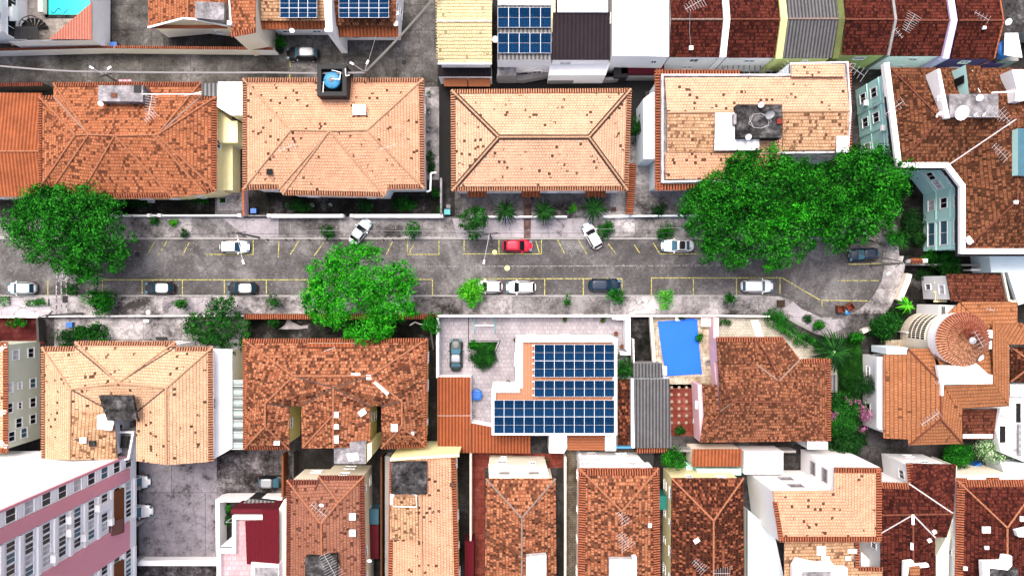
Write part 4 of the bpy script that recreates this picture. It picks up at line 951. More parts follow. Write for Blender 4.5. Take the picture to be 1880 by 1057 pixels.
th = thing('water_tank', 'blue water tank under a white sheet cover at the top right', 'water tank', W(1855, 95, 0)); p = W(1850, 88, 5); m = MB(); m.lathe((p.x, p.y, 3.4), [(1.0, 0), (1.1, 1.3), (.9, 1.5), (0, 1.6)], 20); m.build('tank', 'plastic_blue', th, smooth=True)
slabon(th, 'cover', [(1845, 61), (1869, 61), (1877, 106), (1844, 101)], 5.6, .12, 'white'); slabon(th, 'stand', [(1838, 80), (1870, 80), (1870, 112), (1838, 112)], 3.3, 3.3, 'grey_wall')
block('building', 'dark mottled concrete roof in the top right corner', [(1835, -60), (1960, -60), (1960, 60), (1850, 60)], 4, 'grey_wall', 'slab_dark', wins=False)
gear('black water box on the lime wall above the patched peach roof', 'water_box', 'water box', 1421, 108, 3.2, (1.1, 1.0, 1.0), 'charcoal')
# yellow-tiled courtyard boxes and dark pergola in the gap
slabt = thing('pergola', 'dark slatted pergola below the second dark red roof', 'pergola', W(1370, 122, 0)); m = MB()
for i in range(10): p = W(1326+i*10, 121, 2.4); m.box((p.x, p.y, 2.4), (.10, 2.2, .1))
for v_ in (111, 131):
    a, b = W(1322, v_, 2.5), W(1420, v_, 2.5); m.box(((a.x+b.x)/2, a.y, 2.5), (b.x-a.x, .1, .1))
m.build('slats', 'slab_grey', slabt); m = MB()
for u_ in (1324, 1418):
    for v_ in (112, 130): p = W(u_, v_, 0); m.tube((p.x, p.y, 0), (p.x, p.y, 2.4), .06)
m.build('posts', 'grey_wall', slabt)
sheet('yard', [(1236, 112), (1310, 112), (1310, 130), (1236, 130)], 'straw', .02)
# ============================================================ SECOND ROW OF HOUSES
th = house('house', 'plain ribbed terracotta house at the left edge above the big tree', 'A -70 170 e|B 77 171 e|R 72 278 r|L -70 278 r|C 72 361 e|D -70 361 e', ['ABRL', 'LRCD'], 'house_ribbed', 'cream', 5.6, 6.6, fr=[], ins=.3)
wallthing('red coped garden wall behind the ribbed terracotta house', [(-60, 166), (98, 163)], 2.2, .25, 'dark_wall', cap='tile', capmat='eave_dark', capw=.5)
H1 = 'A 72 178 e|B 98 177 e|C 98 153 g|D 369 152 g|E 369 177 e|F 398 177 e|G 397 350 e|H 377 356 e|J 317 363 f|K 145 363 f|M 100 341 e|N 72 346 e|L 139 248 r|P 163 247.5 r|Q 211 249 r|R 281 248 r|S 289 248 r'
th = house('house', 'orange terracotta hipped house with long grey slab beside the big dark tree', H1, ['ALN', 'ABPL', 'BCP', 'CDSRQP', 'DES', 'EFS', 'FGS', 'GHRS', 'HJQR', 'JKQ', 'KMPQ', 'MNLP'], 'terracotta', 'butter', 6.4, 8.7, g=6.1, f=6.1, ridge='ridge_orange', valley='ridge_grey', lines=('QJ', 'QK', 'RH', 'PM'), wins=True, skip=.3)
slabon(th, 'concrete_slab', [(180, 157), (263, 157), (262, 187), (180, 186)], 8.6, 1.6, 'slab_grey'); m = MB(); m.tube(W(262, 173, 8.6), W(370, 173, 7.2), .06); m.tube(W(338, 176, 7.4), W(370, 169, 7.2), .05); m.build('water_pipe', 'white', th)
m = MB(); p = W(252, 163, 8.7); m.box((p.x, p.y, 8.66), (.85, .9, .12)); m.build('hatch', 'charcoal', th)
slabon(th, 'sheet_annex', [(370, 153), (400, 153), (398, 177), (371, 176)], 6.6, .4, 'pale_grey_sheet')
slabon(th, 'balcony', [(398, 262), (408, 258), (427, 258), (427, 349), (398, 349)], 2.9, 2.8, 'butter')
dish('white satellite dish at the lower left corner of the grey slab', 185, 190, 8.6, .34); antenna('tall TV aerial beside the grey slab of the orange house', 276, 192, 9.6, 80, 2.5, 9, 1.6); antenna('collapsed pale aerial on the orange house near the ridge', 276, 214, 8.6, 40, 1.6, 6, 1.2, .4)
gear('small red rimmed tank lid on the grey slab', 'tank_lid', 'lid', 209, 175, 8.6, (.7, .5, .12), 'brown_pot')
m = MB(); p0 = W(218, 149, 6.0); th = thing('roof_fittings', 'row of three small red fittings behind the eave of the orange house', 'fittings', (p0.x, p0.y, 5.4))
for i in range(3): p = W(222+i*8, 148.5, 6); m.box((p.x, p.y, 6.0), (.45, .22, .16)); m.tube((p.x, p.y, 5.4), (p.x, p.y, 6), .03)
m.build('fittings', 'pink', th)
# white lean-to between house 1 and 2
th = block('annex', 'white sheet roofed annex on yellow walls between the orange and peach houses', [(400, 150), (445, 150), (445, 212), (424, 212), (398, 196)], 6.8, 'butter', 'white_sheet', cat='annex', wins=False)
block('annex', 'low yellow annex with a small window below the white sheet roof', [(398, 200), (425, 222), (436, 222), (436, 262), (400, 262)], 4.6, 'butter', 'butter', cat='annex')
gear('blue crate at the foot of the thin red wall by the peach house', 'crate', 'crate', 465, 387, 0, (.75, .65, .6), 'plastic_blue')
wallthing('thin red coped wall between the yellow walled house and the peach house', [(454, 350), (456, 397)], 1.7, .2, 'pink_pale', cap='flat', capmat='eave', capw=.25)
H2 = 'A 446 145 e|B 777 145 e|C 779 346 e|D 712 347 e|E 706 361 f|F 519 357 f|G 512 347 e|I 447 347 e|L 534 239 r|Q 605 240 r|R 674 239 r'
th = house('house', 'large pale peach hipped house with a blue water tank at its back', H2, ['ABRQL', 'BCR', 'CDQR', 'DEQ', 'EFQ', 'FGQ', 'GILQ', 'ILA'], 'peach', 'white_wall', 6.6, 8.9, f=6.3, ridge='ridge_peach', frm='eave_pale', lines=('QE', 'QF', 'QG'))
slabon(th, 'skylight_sheet', [(647, 192), (671, 192), (672, 211), (648, 211)], 8.7, .12, 'white'); slabon(th, 'open_hatch', [(489, 310), (500, 310), (501, 321), (489, 321)], 7.62, .05, 'blackish')
antenna('pale TV aerial lying on the left slope of the large peach house', 527, 271, 8.6, 20, 2.0, 4, 1.2, .5); antenna('small aerial on the right slope of the large peach house', 712, 270, 8.6, 20, 1.8, 3, .6, .5)
th = thing('water_tank', 'round blue water tank inside a black walled tower on the peach house', 'water tank', W(609, 147, 0)); P = px([(582, 119), (636, 119), (636, 176), (582, 176)], 9.4); I = inset(P, .5); m = MB()
for i in range(4):
    j = (i+1) % 4; m.prism([P[i].xy, P[j].xy, I[j], I[i]], 5.5, 9.4)
m.build('tower', 'charcoal', th); m = MB(); m.prism([p.xy for p in I], 5.5, 7.6); m.build('tower_floor', 'blackish', th)
p = W(609, 147, 9); m = MB(); m.lathe((p.x, p.y, 7.6), [(.85, 0), (.98, 1.2), (1.02, 1.3), (.9, 1.42), (.55, 1.55), (.28, 1.62), (0, 1.62)], 32); m.build('tank', 'tank_blue', th)
m = MB(); m.lathe((p.x, p.y, 9.2), [(.3, .04), (.28, .12), (0, .14)], 20); [m.box((p.x+.6*math.cos(a), p.y+.6*math.sin(a), 9.13), (.6, .05, .05), a) for a in (0, 1.57, 3.14, 4.71)]; m.build('lid', 'pole_grey', th)
m = MB(); m.path([W(609, 129, 9.5), W(625, 133, 9.5), W(624, 146, 9.5), W(609, 145, 9.4)], .04); m.path([W(594, 150, 9.5), W(593, 170, 9.5)], .04); m.path([W(634, 126, 9.5), W(635, 140, 9.5), W(642, 138, 9.5)], .05); m.build('pipes', 'white', th)
H3 = 'A 829 166 e|B 1158 164 e|C 1152 349 e|D 830 350 e|L 916 252 r|R 1081 252 r'
th = house('house', 'pale peach hipped house with dark bordered ridges in the middle of the row', H3, ['ABRL', 'BCR', 'CDLR', 'DAL'], 'peach_pale', 'white_wall', 6.6, 8.9, ridge='ridge_peach', rb='mortar_dark', frm='eave_pale')
for u0, u1 in ((858, 893), (957, 992), (1075, 1112)): roof(th, pv(f'A {u0} 346 3.6|B {u1} 346 3.6|C {u1} 362 3.1|D {u0} 362 3.1'), ['ABCD'], 'house_ribbed', name='door_canopy', fr='none')
th = wallthing('boundary wall with red tile coping right of the middle peach house', [(1157, 305), (1151, 396)], 2.0, .3, 'white', cap='tile', capmat='eave', capw=1.0)
# patched peach house with parapets
th = block('house', 'peach roofed house with parapets, red eave bands and grey slab behind the tall tree', [(1214, 137), (1450, 137), (1450, 116), (1556, 114), (1562, 204), (1557, 281), (1430, 283), (1430, 332), (1296, 334), (1214, 336)], 8.0, 'pale_blue', 'slab_grey', cat='house', par=.25, parm='slab_white')
roof(th, pv('A 1221 143 8.2|B 1404 142 8.2|C 1553 142 8.2|R 1560 204 9.3|L 1225 207 9.3|D 1554 277 8.2|E 1225 280 8.2'), ['ABCRL', 'LRDE'], 'peach_pale', fr='none', ridge='ridge_peach')
roof(th, pv('A 1453 118 8.4|B 1551 118 8.4|C 1551 141 8.75|D 1453 141 8.75'), ['ABCD'], 'peach_pale', fr='none', name='rear_roof')
roof(th, pv('A 1222 281 8.9|B 1432 281 8.9|C 1428 327 8.3|D 1222 329 8.3'), ['ABCD'], 'peach', fr='none', name='front_roof')
roof(th, pv('A 1225 209 9.5|B 1312 209 9.5|C 1312 280 8.45|D 1225 280 8.45'), ['ABCD'], 'peach_patch', fr='none', name='patched_roof')
roof(th, pv('A 1437 207 9.5|B 1556 206 9.5|C 1553 276 8.45|D 1437 276 8.45'), ['ABCD'], 'peach_patch', fr='none', name='patched_roof')
m = MB(); Z = Vector((0, 0, 1))
tilestrip(m, W(1203, 129, 7.5), W(1203, 349, 7.5), Vector((1, 0, 0)), Z, .85, .34); tilestrip(m, W(1203, 129, 7.5), W(1359, 130, 7.5), Vector((0, -1, 0)), Z, .6, .34); tilestrip(m, W(1203, 349, 7.5), W(1345, 348, 7.5), Vector((0, 1, 0)), Z, .75, .34); tilestrip(m, W(1562, 116, 7.6), W(1562, 281, 7.6), Vector((-1, 0, 0)), Z, .5, .34)
m.build('eave_tiles', ['eave', 'gap'], th)
slabon(th, 'concrete_slab', [(1353, 192), (1436, 192), (1436, 253), (1353, 253)], 10.6, 1.8, 'slab_dark'); slabon(th, 'tin_roof', [(1314, 207), (1350, 207), (1352, 253), (1394, 253), (1394, 276), (1312, 276)], 9.7, .3, 'white_sheet'); slabon(th, 'white_sheet_patch', [(1536, 250), (1556, 250), (1556, 280), (1536, 280)], 9.0, .2, 'white_sheet')
slabon(th, 'water_hatch', [(1347, 209), (1370, 209), (1370, 228), (1347, 228)], 10.4, .6, 'slab_grey')
slabon(th, 'side_block', [(1181, 182), (1196, 170), (1204, 170), (1204, 292), (1182, 292)], 5.5, 5.4, 'pale_blue')
m = MB(); c_ = W(1394, 222, 10.65); m.path([c_+Vector((1.2*math.cos(a*.7)*(1+.2*math.sin(a*2.3)), .9*math.sin(a*.7), 0)) for a in range(22)], .025); m.build('loose_cable', 'galv', th)
dish('small white satellite dish at the top of the dark slab on the parapet house', 1397, 192, 11.2, .36); dish('large grey mesh satellite dish on the dark slab', 1413, 210, 11.6, .55, .2, .7, 'galv'); dish('small white satellite dish at the lower left of the dark slab', 1374, 251, 11.2, .36)
gear('red rimmed round fitting on the dark slab', 'roof_fitting', 'roof fitting', 1431, 223, 10.6, (.6, .6, .2), 'red_box')
antenna('TV aerial above the top parapet corner of the peach parapet house', 1438, 130, 10.4, 45, 2.4, 6, 1.3); antenna('TV aerial beyond the top right corner of the peach parapet house', 1573, 130, 10.2, -35, 2.2, 5, 1.8)
# teal house
T5 = 'A 1633 124 e|Z 1990 126 e|Y 1990 458 e|X 1770 458 e|W 1770 341 e|V 1741 303 e|K 1650 302 e|T 1727 217 r|U 1868 217 r|B 1868 368 r'
th = house('apartment_house', 'teal walled apartment house with a red brown mottled roof and chamfered corner', T5, ['AKT', 'AZUT', 'TUVK', 'UBXWV', 'XYB', 'YZUB'], 'brown_orange', 'teal', 9.6, 12.0, fr='none', rr=.09, ridge='ridge_red', valley='valley_white', ins=.25, wins=False, cat='apartment house')
P = px([(1628, 122), (1640, 122), (1652, 299), (1738, 300), (1768, 338), (1768, 459), (1930, 459), (1930, 466), (1760, 466), (1760, 343), (1733, 308), (1642, 307)], 9.9)
m = MB(); R_ = [(1629, 119), (1652, 302), (1739, 302), (1768, 340), (1768, 461), (1960, 461)]
for a, b in zip(R_, R_[1:]):
    pass
band(th, 'parapet', [(1628, 115), (1651, 303), (1739, 303), (1768, 341), (1768, 461), (1990, 461)], 9.1, 10.0, .62, 'white')
band(th, 'gutter', [(1622, 117), (1644, 309), (1735, 309), (1760, 344), (1760, 468), (1990, 468)], 9.0, 9.5, .28, 'charcoal', 9.5)
# walls with windows: west and chamfered south
def tw(a, b, rows, cols, w=1.1, h=1.35, style='dark', sk=0):
    a, b = W(*a, 9.9), W(*b, 9.9); e = (b-a).xy; L = e.length; e = e.normalized(); out = Vector((e.y, -e.x)); 
    if out.dot(-((a+b)/2).xy) < 0: out = -out
    for z_ in rows:
        for t in cols:
            q = a.xy.lerp(b.xy, t)-out*-.02
            q = q - out*0.33
            o = windowobj(th, Vector((q.x+out.x*.05, q.y+out.y*.05, z_)), math.atan2(out.y, out.x)+math.pi/2, w, h, style)
WL = inset([W(*T, 9.6).xy for T in ((1633, 124), (1650, 302), (1741, 303), (1770, 341), (1770, 458), (1990, 458), (1990, 126))], .25)
def ww(i, rows, cols, w=1.1, h=1.35, style='dark'):
    a, b = Vector(WL[i]), Vector(WL[i+1]); e = (b-a).normalized(); out = Vector((e.y, -e.x))
    if out.dot(-(a+b)/2) < 0: out = -out
    for z_ in rows:
        for t in cols: q = a.lerp(b, t)+out*.03; windowobj(th, Vector((q.x, q.y, z_)), math.atan2(out.y, out.x)+math.pi/2, w, h, style)
ww(0, (2.0, 4.9, 8.0), (.14, .42), 1.2, 1.5); ww(0, (2.0, 8.0), (.72,), 1.2, 1.5); ww(0, (5, 8), (.29,), .6, .8, 'grey'); ww(2, (4.6, 7.9), (.3, .72), 1.1, 1.4); ww(3, (2.2, 5.0, 8.0), (.22,), 1.3, 1.5); ww(3, (2.2, 5.0, 8.0), (.72,), 3.0, 1.6, 'teal'); ww(1, (5, 8), (.6,), 1.2, 1.3); ww(3, (8.2,), (.04,), .6, .9)
m = MB()
for i in (0, 1, 2, 3):
    a, b = Vector(WL[i]), Vector(WL[i+1]); e = (b-a).normalized(); out = Vector((e.y, -e.x)); out = -out if out.dot(-(a+b)/2) < 0 else out
    for z_ in (3.2, 6.3): q = (a+b)/2+out*.05; m.box((q.x, q.y, z_), ((b-a).length, .12, .14), math.atan2(e.y, e.x))
    for t in ((.28, .55, .86) if i == 0 else (.5,) if i == 3 else ()): q = a.lerp(b, t)+out*.06; m.box((q.x, q.y, 4.8), (.35, .14, 9.3), math.atan2(e.y, e.x))
m.build('string_course', 'teal', th)
for i, (t, z_) in enumerate(((.3, 8.3), (.22, 3.2), (.58, 6.9))):
    a, b = Vector(WL[0]), Vector(WL[1]); q = a.lerp(b, t)+Vector((-.35, 0)); m = MB(); m.box((q.x, q.y, z_), (.5, .7, .45)); m.build('air_conditioner', 'white', th)
# dormer block and fittings on the teal house
th2 = block('roof_room', 'teal stair head with a black door rising from the red brown roof', [(1773, 119), (1800, 121), (1800, 172), (1779, 172)], 12.6, 'teal', 'brown_orange', zb=9.0, cat='roof room', wins=False)
x = (W(1773, 145, 12.6).x+W(1779, 145, 12.6).x)/2; m = MB(); m.box((x-.12, W(0, 146, 12).y, 11), (.12, .9, 2.2)); m.build('door', 'blackish', th2)
for nm, pts, z_, t_, mt, lb in (('parapet', [(1721, 127), (1726, 127), (1744, 217), (1735, 217)], 12.6, 2.5, 'white', 'slanting white parapet beside the teal stair head'), ('roof_slab', [(1742, 173), (1833, 173), (1833, 215), (1744, 215)], 12.5, 1.8, 'slab_grey', 'grey concrete roof slab carrying dishes on the teal house'), ('parapet', [(1858, 128), (1990, 128), (1990, 150), (1876, 186), (1862, 186), (1866, 160)], 12.4, 2.2, 'white', 'white L shaped parapet at the right edge of the red brown roof')):
    q = thing(nm, lb, 'roof slab' if 'slab' in nm else 'parapet', W(*pts[0], z_)-Vector((0, 0, t_))); slabon(q, 'slab', pts, z_, t_, mt); m = MB(); a = W(*pts[0], z_); 
    m.tube(W(*pts[-1], z_)+Vector((0, 0, .03)), W(*pts[-2], z_)+Vector((0, 0, .03)), .05); m.build('pipe', 'galv', q)
dish('biggest white satellite dish below the grey slab on the teal house', 1764, 207, 13.2, .85, .3, .35); dish('white satellite dish on the middle of the grey slab of the teal house', 1798, 179, 13.2, .42); dish('narrow white satellite dish left of the slanting parapet', 1720, 181, 12.2, .38, 1.5, .9); dish('tilted white dish at the lower end of the slanting parapet', 1723, 208, 12.2, .5, .6, .9); dish('small white dish, left one of two below the grey slab', 1790, 209, 13, .3, .6, .9); dish('small white dish, right one of two below the grey slab', 1806, 209, 13, .3, .7, .9)
antenna('TV aerial overhanging the left parapet of the teal house', 1642, 198, 12, 35, 2.6, 5, 1.3); antenna('TV aerial at the lower right corner of the grey slab', 1826, 207, 13.4, -40, 2.2, 8, 1.0); antenna('large TV aerial on the right wing of the teal house', 1837, 279, 13.2, -45, 2.2, 7, 1.5); antenna('TV aerial by the valley of the teal house roof', 1846, 215, 13.4, 130, 2.0, 6, 1.4)
th = block('roof_room', 'teal framed glass skylight at the right edge of the red brown roof', [(1869, 236), (1960, 236), (1960, 323), (1869, 321)], 12.8, 'teal', 'glass_teal', zb=9.0, cat='skylight', wins=False)
cable('white hose curving over the teal house roof', [(1785, 129, 12.6), (1788, 145, 12.5), (1800, 170, 12.7)], .06, 'white', .1); cable('pair of white cables crossing to the right parapet', [(1820, 171, 13), (1865, 168, 13)], .05, 'white', .1, n=2)
gear('small white vent on the right wing ridge of the teal house', 'vent_cap', 'vent', 1866, 371, 11.8, (.4, .4, .3), 'white'); gear('white chimney cap at the lower left hip end of the teal house', 'vent_cap', 'vent', 1780, 441, 10.2, (.6, .9, .3), 'white', .6)
# right side yards
th = block('terrace', 'pale blue flat terrace below the teal house', [(1816, 467), (1960, 467), (1960, 530), (1870, 560), (1850, 500), (1820, 500)], 4.0, 'pale_blue', 'pale_blue', cat='terrace', wins=False)
th = block('shed', 'black walled open shed right of the small red tiled roof', [(1836, 496), (1860, 492), (1884, 528), (1860, 556), (1848, 552)], 3.4, 'charcoal', 'charcoal', cat='shed', wins=False, par=.4, parm='cream')
wallthing('thin pale wall above the dark garden by the teal house', [(1660, 486), (1830, 488)], 2.0, .2, 'grey_wall'); wallthing('white gate beam in the dark garden by the teal house', [(1768, 496), (1800, 496)], 1.8, .2, 'white')
th = thing('gate', 'small gatehouse roof with red tiles beside the street end', 'gate', W(1683, 480, 0)); roof(th, pv('A 1673 474 2.6|B 1694 474 2.6|C 1694 484 2.6|D 1673 484 2.6|L 1673 479 2.9|R 1694 479 2.9'), ['ABRL', 'LRCD'], 'house_ribbed', fr='none', ridge='ridge_red'); m = MB(); p = W(1683, 479, 1.2); m.box((p.x, p.y, 1.2), (1.6, .5, 2.4)); m.build('gate_wall', 'white', th)
for l, pts, t_ in (('narrow yellow painted wall leaning along the right sidewalk', [(1644, 551), (1658, 517), (1662, 503)], .7), ('short pale wall by the curve of the sidewalk', [(1577, 608), (1592, 602)], .5)): wallthing(l, pts, 1.1, t_, 'cream')
# small red roof house top right of turret
th = shed('small red brown roofed house with white side wall right of the yard', [(1737, 503), (1836, 503), (1848, 553), (1746, 553)], 6.6, 6.2, 'coffee_red', 'white_wall', ins=.2, fr=[]); 
th = thing('pergola', 'cream slatted pergola beside the small red brown roof', 'pergola', W(1725, 535, 0)); m = MB()
for i in range(6): p = W(1717+i*3.8, 536, 3); m.box((p.x, p.y, 3.0), (.10, 2.6, .12))
for v_ in (519, 536, 553): a, b = W(1714, v_, 3.06), W(1738, v_, 3.06); m.box(((a.x+b.x)/2, a.y, 3.08), (b.x-a.x, .2, .14))
m.build('slats', 'butter', th); m = MB(); [m.tube(W(u_, v_, 0), W(u_, v_, 3), .07) for u_ in (1716, 1736) for v_ in (521, 552)]; m.build('posts', 'butter', th)
# ============================================================ HOUSE WITH TURRET
th = house('house', 'orange tiled villa with white parapets around a round turret roof', 'A 1622 651 e|B 1667 651 e|C 1667 640 e|D 1711 639 e|E 1727 701 r|F 1727 769 r|G 1766 752 m|I 1767 814 e|J 1668 817 e|K 1667 806 e|L 1622 804 e', ['ABCEFJKL', 'CDE', 'EGIF', 'FIJ'], 'orange_clean', 'white', 6.6, 8.6, m=7.0, ins=.5, fr='none', ridge='ridge_red')
roof(th, pv('A 1733 708 8.6|B 1824 704 8.6|C 1853 745 7.2|D 1767 750 7.2'), ['ABCD'], 'orange_clean', fr='none', name='south_roof')
roof(th, pv('A 1728 700 8.6|B 1735 708 8.6|D 1767 750 7.2|C 1766 770 7.2|E 1728 769 8.5'), ['ABDCE'], 'orange_clean', fr='none', name='inner_roof')
roof(th, pv('A 1822 590 8.5|B 1853 634 7.4|C 1853 745 7.4|D 1824 703 8.5'), ['ABCD'], 'orange_clean', fr='none', name='east_roof')
roof(th, pv('A 1761 554 7.2|B 1868 554 7.2|C 1868 592 7.8|D 1822 606 7.95|E 1812 603 7.9'), ['ABCDE'], 'orange_clean', fr='none', name='north_roof')
roof(th, pv('A 1761 556 7.2|E 1812 603 7.9|D 1822 620 7.8|C 1770 620 7.4|B 1735 580 7.2'), ['AEDCB'], 'orange_clean', fr='none', name='north_slope')
roof(th, pv('A 1868 592 7.6|B 1920 600 7.0|C 1920 632 7.0|D 1853 632 7.4|E 1824 600 8.3'), ['ABCDE'], 'orange_clean', fr='none', name='far_roof')
roof(th, pv('A 1711 638 7.2|B 1760 640 7.2|C 1820 640 7.6|D 1824 690 8.0|E 1790 680 8.0|F 1727 672 8.0'), ['ABCDEF'], 'orange_clean', fr='none', name='middle_roof')
slabon(th, 'white_terrace', [(1721, 671), (1765, 671), (1787, 662), (1816, 688), (1822, 688), (1822, 704), (1727, 706)], 8.9, .6, 'white'); slabon(th, 'terrace_leg', [(1728, 704), (1732, 704), (1732, 726), (1728, 726)], 8.9, .6, 'white')
slabon(th, 'white_block', [(1808, 606), (1822, 606), (1822, 621), (1808, 621)], 9.0, 1, 'white'); slabon(th, 'white_ledge', [(1816, 625), (1821, 625), (1821, 640), (1816, 640)], 8.9, 1, 'white')
slabon(th, 'side_ledge', [(1628, 638), (1667, 638), (1667, 650), (1628, 650)], 6.2, 4, 'pale_blue')
slabon(th, 'west_gutter', [(1611, 655), (1621, 655), (1621, 790), (1612, 786)], 5.6, .5, 'white')
roof(th, pv('A 1767 751 5.0|B 1831 750 5.0|C 1824 806 4.4|D 1767 806 4.4'), ['ABCD'], 'coffee_red', fr='none', name='lower_roof')
slabon(th, 'lower_wall', [(1768, 752), (1829, 752), (1822, 804), (1768, 804)], 4.5, 4.4, 'white_wall')
p = W(1768, 623, 9.0); m = MB(); n = 56; e0, e1 = 3.15, .38
for i in range(n):
    a0, a1, a2 = 2*math.pi*i/n, 2*math.pi*(i+.5)/n, 2*math.pi*(i+1)/n
    f = lambda a, r_, z_: Vector((p.x+r_*math.cos(a), p.y+r_*math.sin(a), z_))
    for (ra, za, rb_, zb_) in ((3.28, 8.9, 2.25, 9.6), (2.25, 9.66, 1.4, 10.2), (1.4, 10.25, .36, 10.9)):
        m.face([f(a0, ra, za-.04), f(a1, ra, za+.14), f(a1, rb_, zb_+.09), f(a0, rb_, zb_-.02)]); m.face([f(a1, ra, za+.14), f(a2, ra, za-.04), f(a2, rb_, zb_-.02), f(a1, rb_, zb_+.09)], 1)
m.build('turret_roof', ['eave_pale', 'eave_dark'], th); m = MB(); m.lathe((p.x, p.y, 0), [(2.95, 0), (2.95, 6.9)], 48); m.build('turret_wall', 'cream', th); m = MB(); m.lathe((p.x, p.y, 6.9), [(2.95, 0), (3.15, 0), (3.15, 1.95)], 48); m.build('turret_band', 'white', th); m = MB(); q = MB()
for i in range(14):
    a0, a1 = R(112)+R(72)*i/14, R(112)+R(72)*(i+1)/14; A0, A1 = Vector((p.x+2.99*math.cos(a0), p.y+2.99*math.sin(a0), 0)), Vector((p.x+2.99*math.cos(a1), p.y+2.99*math.sin(a1), 0))
    m.face([A0+Vector((0, 0, 1.9)), A1+Vector((0, 0, 1.9)), A1+Vector((0, 0, 6.0)), A0+Vector((0, 0, 6.0))])
    for z_ in (1.9, 2.9, 3.9, 4.95, 6.0): q.tube(A0*1.0002+Vector((0, 0, z_)), A1*1.0002+Vector((0, 0, z_)), .09, n=4)
    q.tube(A0+Vector((0, 0, 1.9)), A0+Vector((0, 0, 6.0)), .05, n=4)
m.build('curved_window', 'glass_dark', th); q.build('window_bars', 'cream', th)
m = MB(); m.lathe((p.x, p.y, 10.85), [(.45, 0), (.4, .15), (.15, .3), (0, .45)], 16); m.build('turret_cap', 'galv', th)
antenna('TV aerial on the right side of the round turret', 1797, 622, 11, -60, 2.0, 5, 1.3); dish('white satellite dish below the round turret', 1800, 656, 9.6, .42, .7, .6); antenna('tall TV aerial on the ridge of the orange villa', 1708, 768, 9.8, 35, 2.6, 8, 1.2); antenna('short black and white aerial near the top of the villa roof', 1818, 568, 8.6, -15, .9, 3, .6, .5)
th = block('balcony', 'white curved balcony end at the foot of the round turret', [(1662, 610), (1690, 616), (1697, 640), (1722, 640), (1716, 606)], 2.2, 'white', 'white', cat='balcony', wins=False)
th = block('annex', 'small white annex with barred windows above the round turret wall', [(1724, 560), (1762, 560), (1760, 584), (1722, 584)], 5.2, 'white', 'white', cat='annex', wins=False)
for u_ in (1729, 1752):
    m = MB(); 
    for i in range(4): a, b = W(u_+i*2, 562, 5.25), W(u_+i*2, 578, 5.25); m.tube(a, b, .05)
    m.build('window_bars', 'charcoal', th)
th = block('steps', 'red tiled steps beside the white turret base', [(1680, 617), (1692, 615), (1698, 638), (1684, 638)], 1.2, 'brown_pot', 'tiles_red', cat='steps', wins=False)
th = block('steps', 'mossy stone steps leading to the turret villa', [(1626, 625), (1682, 622), (1682, 640), (1626, 642)], .5, 'stone_deck', 'stone_deck', cat='steps', wins=False)
th = house('house', 'dark brown tiled roof at the right edge beside the orange villa', 'A 1856 637 e|B 1990 637 e|C 1990 704 e|D 1856 700 e|E 1898 668 r', ['ABE', 'BCE', 'CDE', 'DAE'], 'dark_mottled', 'white_wall', 5.4, 7, fr='none', wins=False)
th = block('building', 'white and grey building with a pale sheet roof at the right edge', [(1853, 704), (1960, 704), (1960, 880), (1838, 830), (1828, 790), (1836, 750), (1853, 746)], 4.4, 'white', 'slab_white', wins=False)
for (u0, v0, u1, v1, mt, nm, z_) in ((1855, 706, 1960, 728, 'white_sheet', 'sheet_roof', 5.0), (1866, 740, 1874, 775, 'blackish', 'light_well', 4.46), (1836, 782, 1846, 812, 'blackish', 'shaft', 4.46), (1875, 778, 1960, 835, 'white_sheet', 'ribbed_roof', 5.4)): slabon(th, nm, [(u0, v0), (u1, v0), (u1, v1), (u0, v1)], z_, .06 if mt == 'blackish' else .5, mt)
gear('white bench on the tiled path beside the lawn', 'bench', 'bench', 1532, 704, 0, (.9, 2.3, .5), 'galv', trim='pale_grey_sheet')
# ============================================================ BOTTOM ROWS
th = house('house', 'peach roofed house with pale green window wall at the left edge', 'A -70 628 e|B 14 628 e|C 14 830 e|D -70 830 e', ['ABCD'], 'peach_yellow', 'green_wall', 7.0, 8, ins=.35, wins=False)
ex = W(14, 700, 7).x-.35
for v_, vz in ((645, (2, 5)), (700, (1.6, 4.2, 6.2)), (735, (1.6, 4.2, 6.2)), (765, (1.6, 4.4)), (785, (3.4, 5.8))):
    for z_ in vz: windowobj(th, Vector((ex+.02, W(0, v_, 0).y, z_)), R(90), 1.2 if z_ != 4.2 else .8, 1.2 if z_ != 4.2 else .7)
for u_, v_, a_ in ((5, 638, .6), (3, 758, .5), (5, 815, -.6)): gear(f"white sheet patch on the left edge peach roof, {({638:'upper', 758:'middle', 815:'lower'})[v_]} one", 'roof_sheet', 'roof sheet', u_, v_, 6.9, (1.3, .5, .12), 'white', a_)
H7 = 'A 77 637 e|B 138 637 e|C 138 627 f|D 323 627 f|E 323 637 e|F 390 637 e|G 391 847 e|I 306 853 r|J 250 846 m|Y 250 757 m|X 208 757 m|K 216 843 m|M 128 844 r|N 77 842 e|P 130 714 r|Q 305 712 r|T 217 703 r'
th = house('house', 'yellowish peach hipped house with dark courtyard slab left of the parking lot', H7, ['APMN', 'ABTP', 'BCT', 'CDT', 'DET', 'EFQT', 'FGIQ', 'PTQYX', 'PXKM', 'QIJY'], 'peach_yellow', 'white_wall', 6.8, 8.9, f=6.6, m=7.4, ridge='ridge_peach', frm='eave_pale', nofr=('XY', 'XK', 'YJ', 'JI', 'KM', 'GI', 'MN'), valley='valley')
slabon(th, 'courtyard_slab', [(181, 726), (243, 726), (251, 769), (197, 772)], 9.6, .5, 'slab_dark'); slabon(th, 'white_sheet', [(178, 762), (200, 757), (209, 775), (205, 790), (178, 787)], 8.9, .15, 'white')
roof(th, pv('A 132 757 8.95|B 180 757 8.2|C 212 790 7.9|D 214 840 7.6|E 131 841 8.95'), ['ABCDE'], 'peach_patch', fr='none', name='worn_patch')
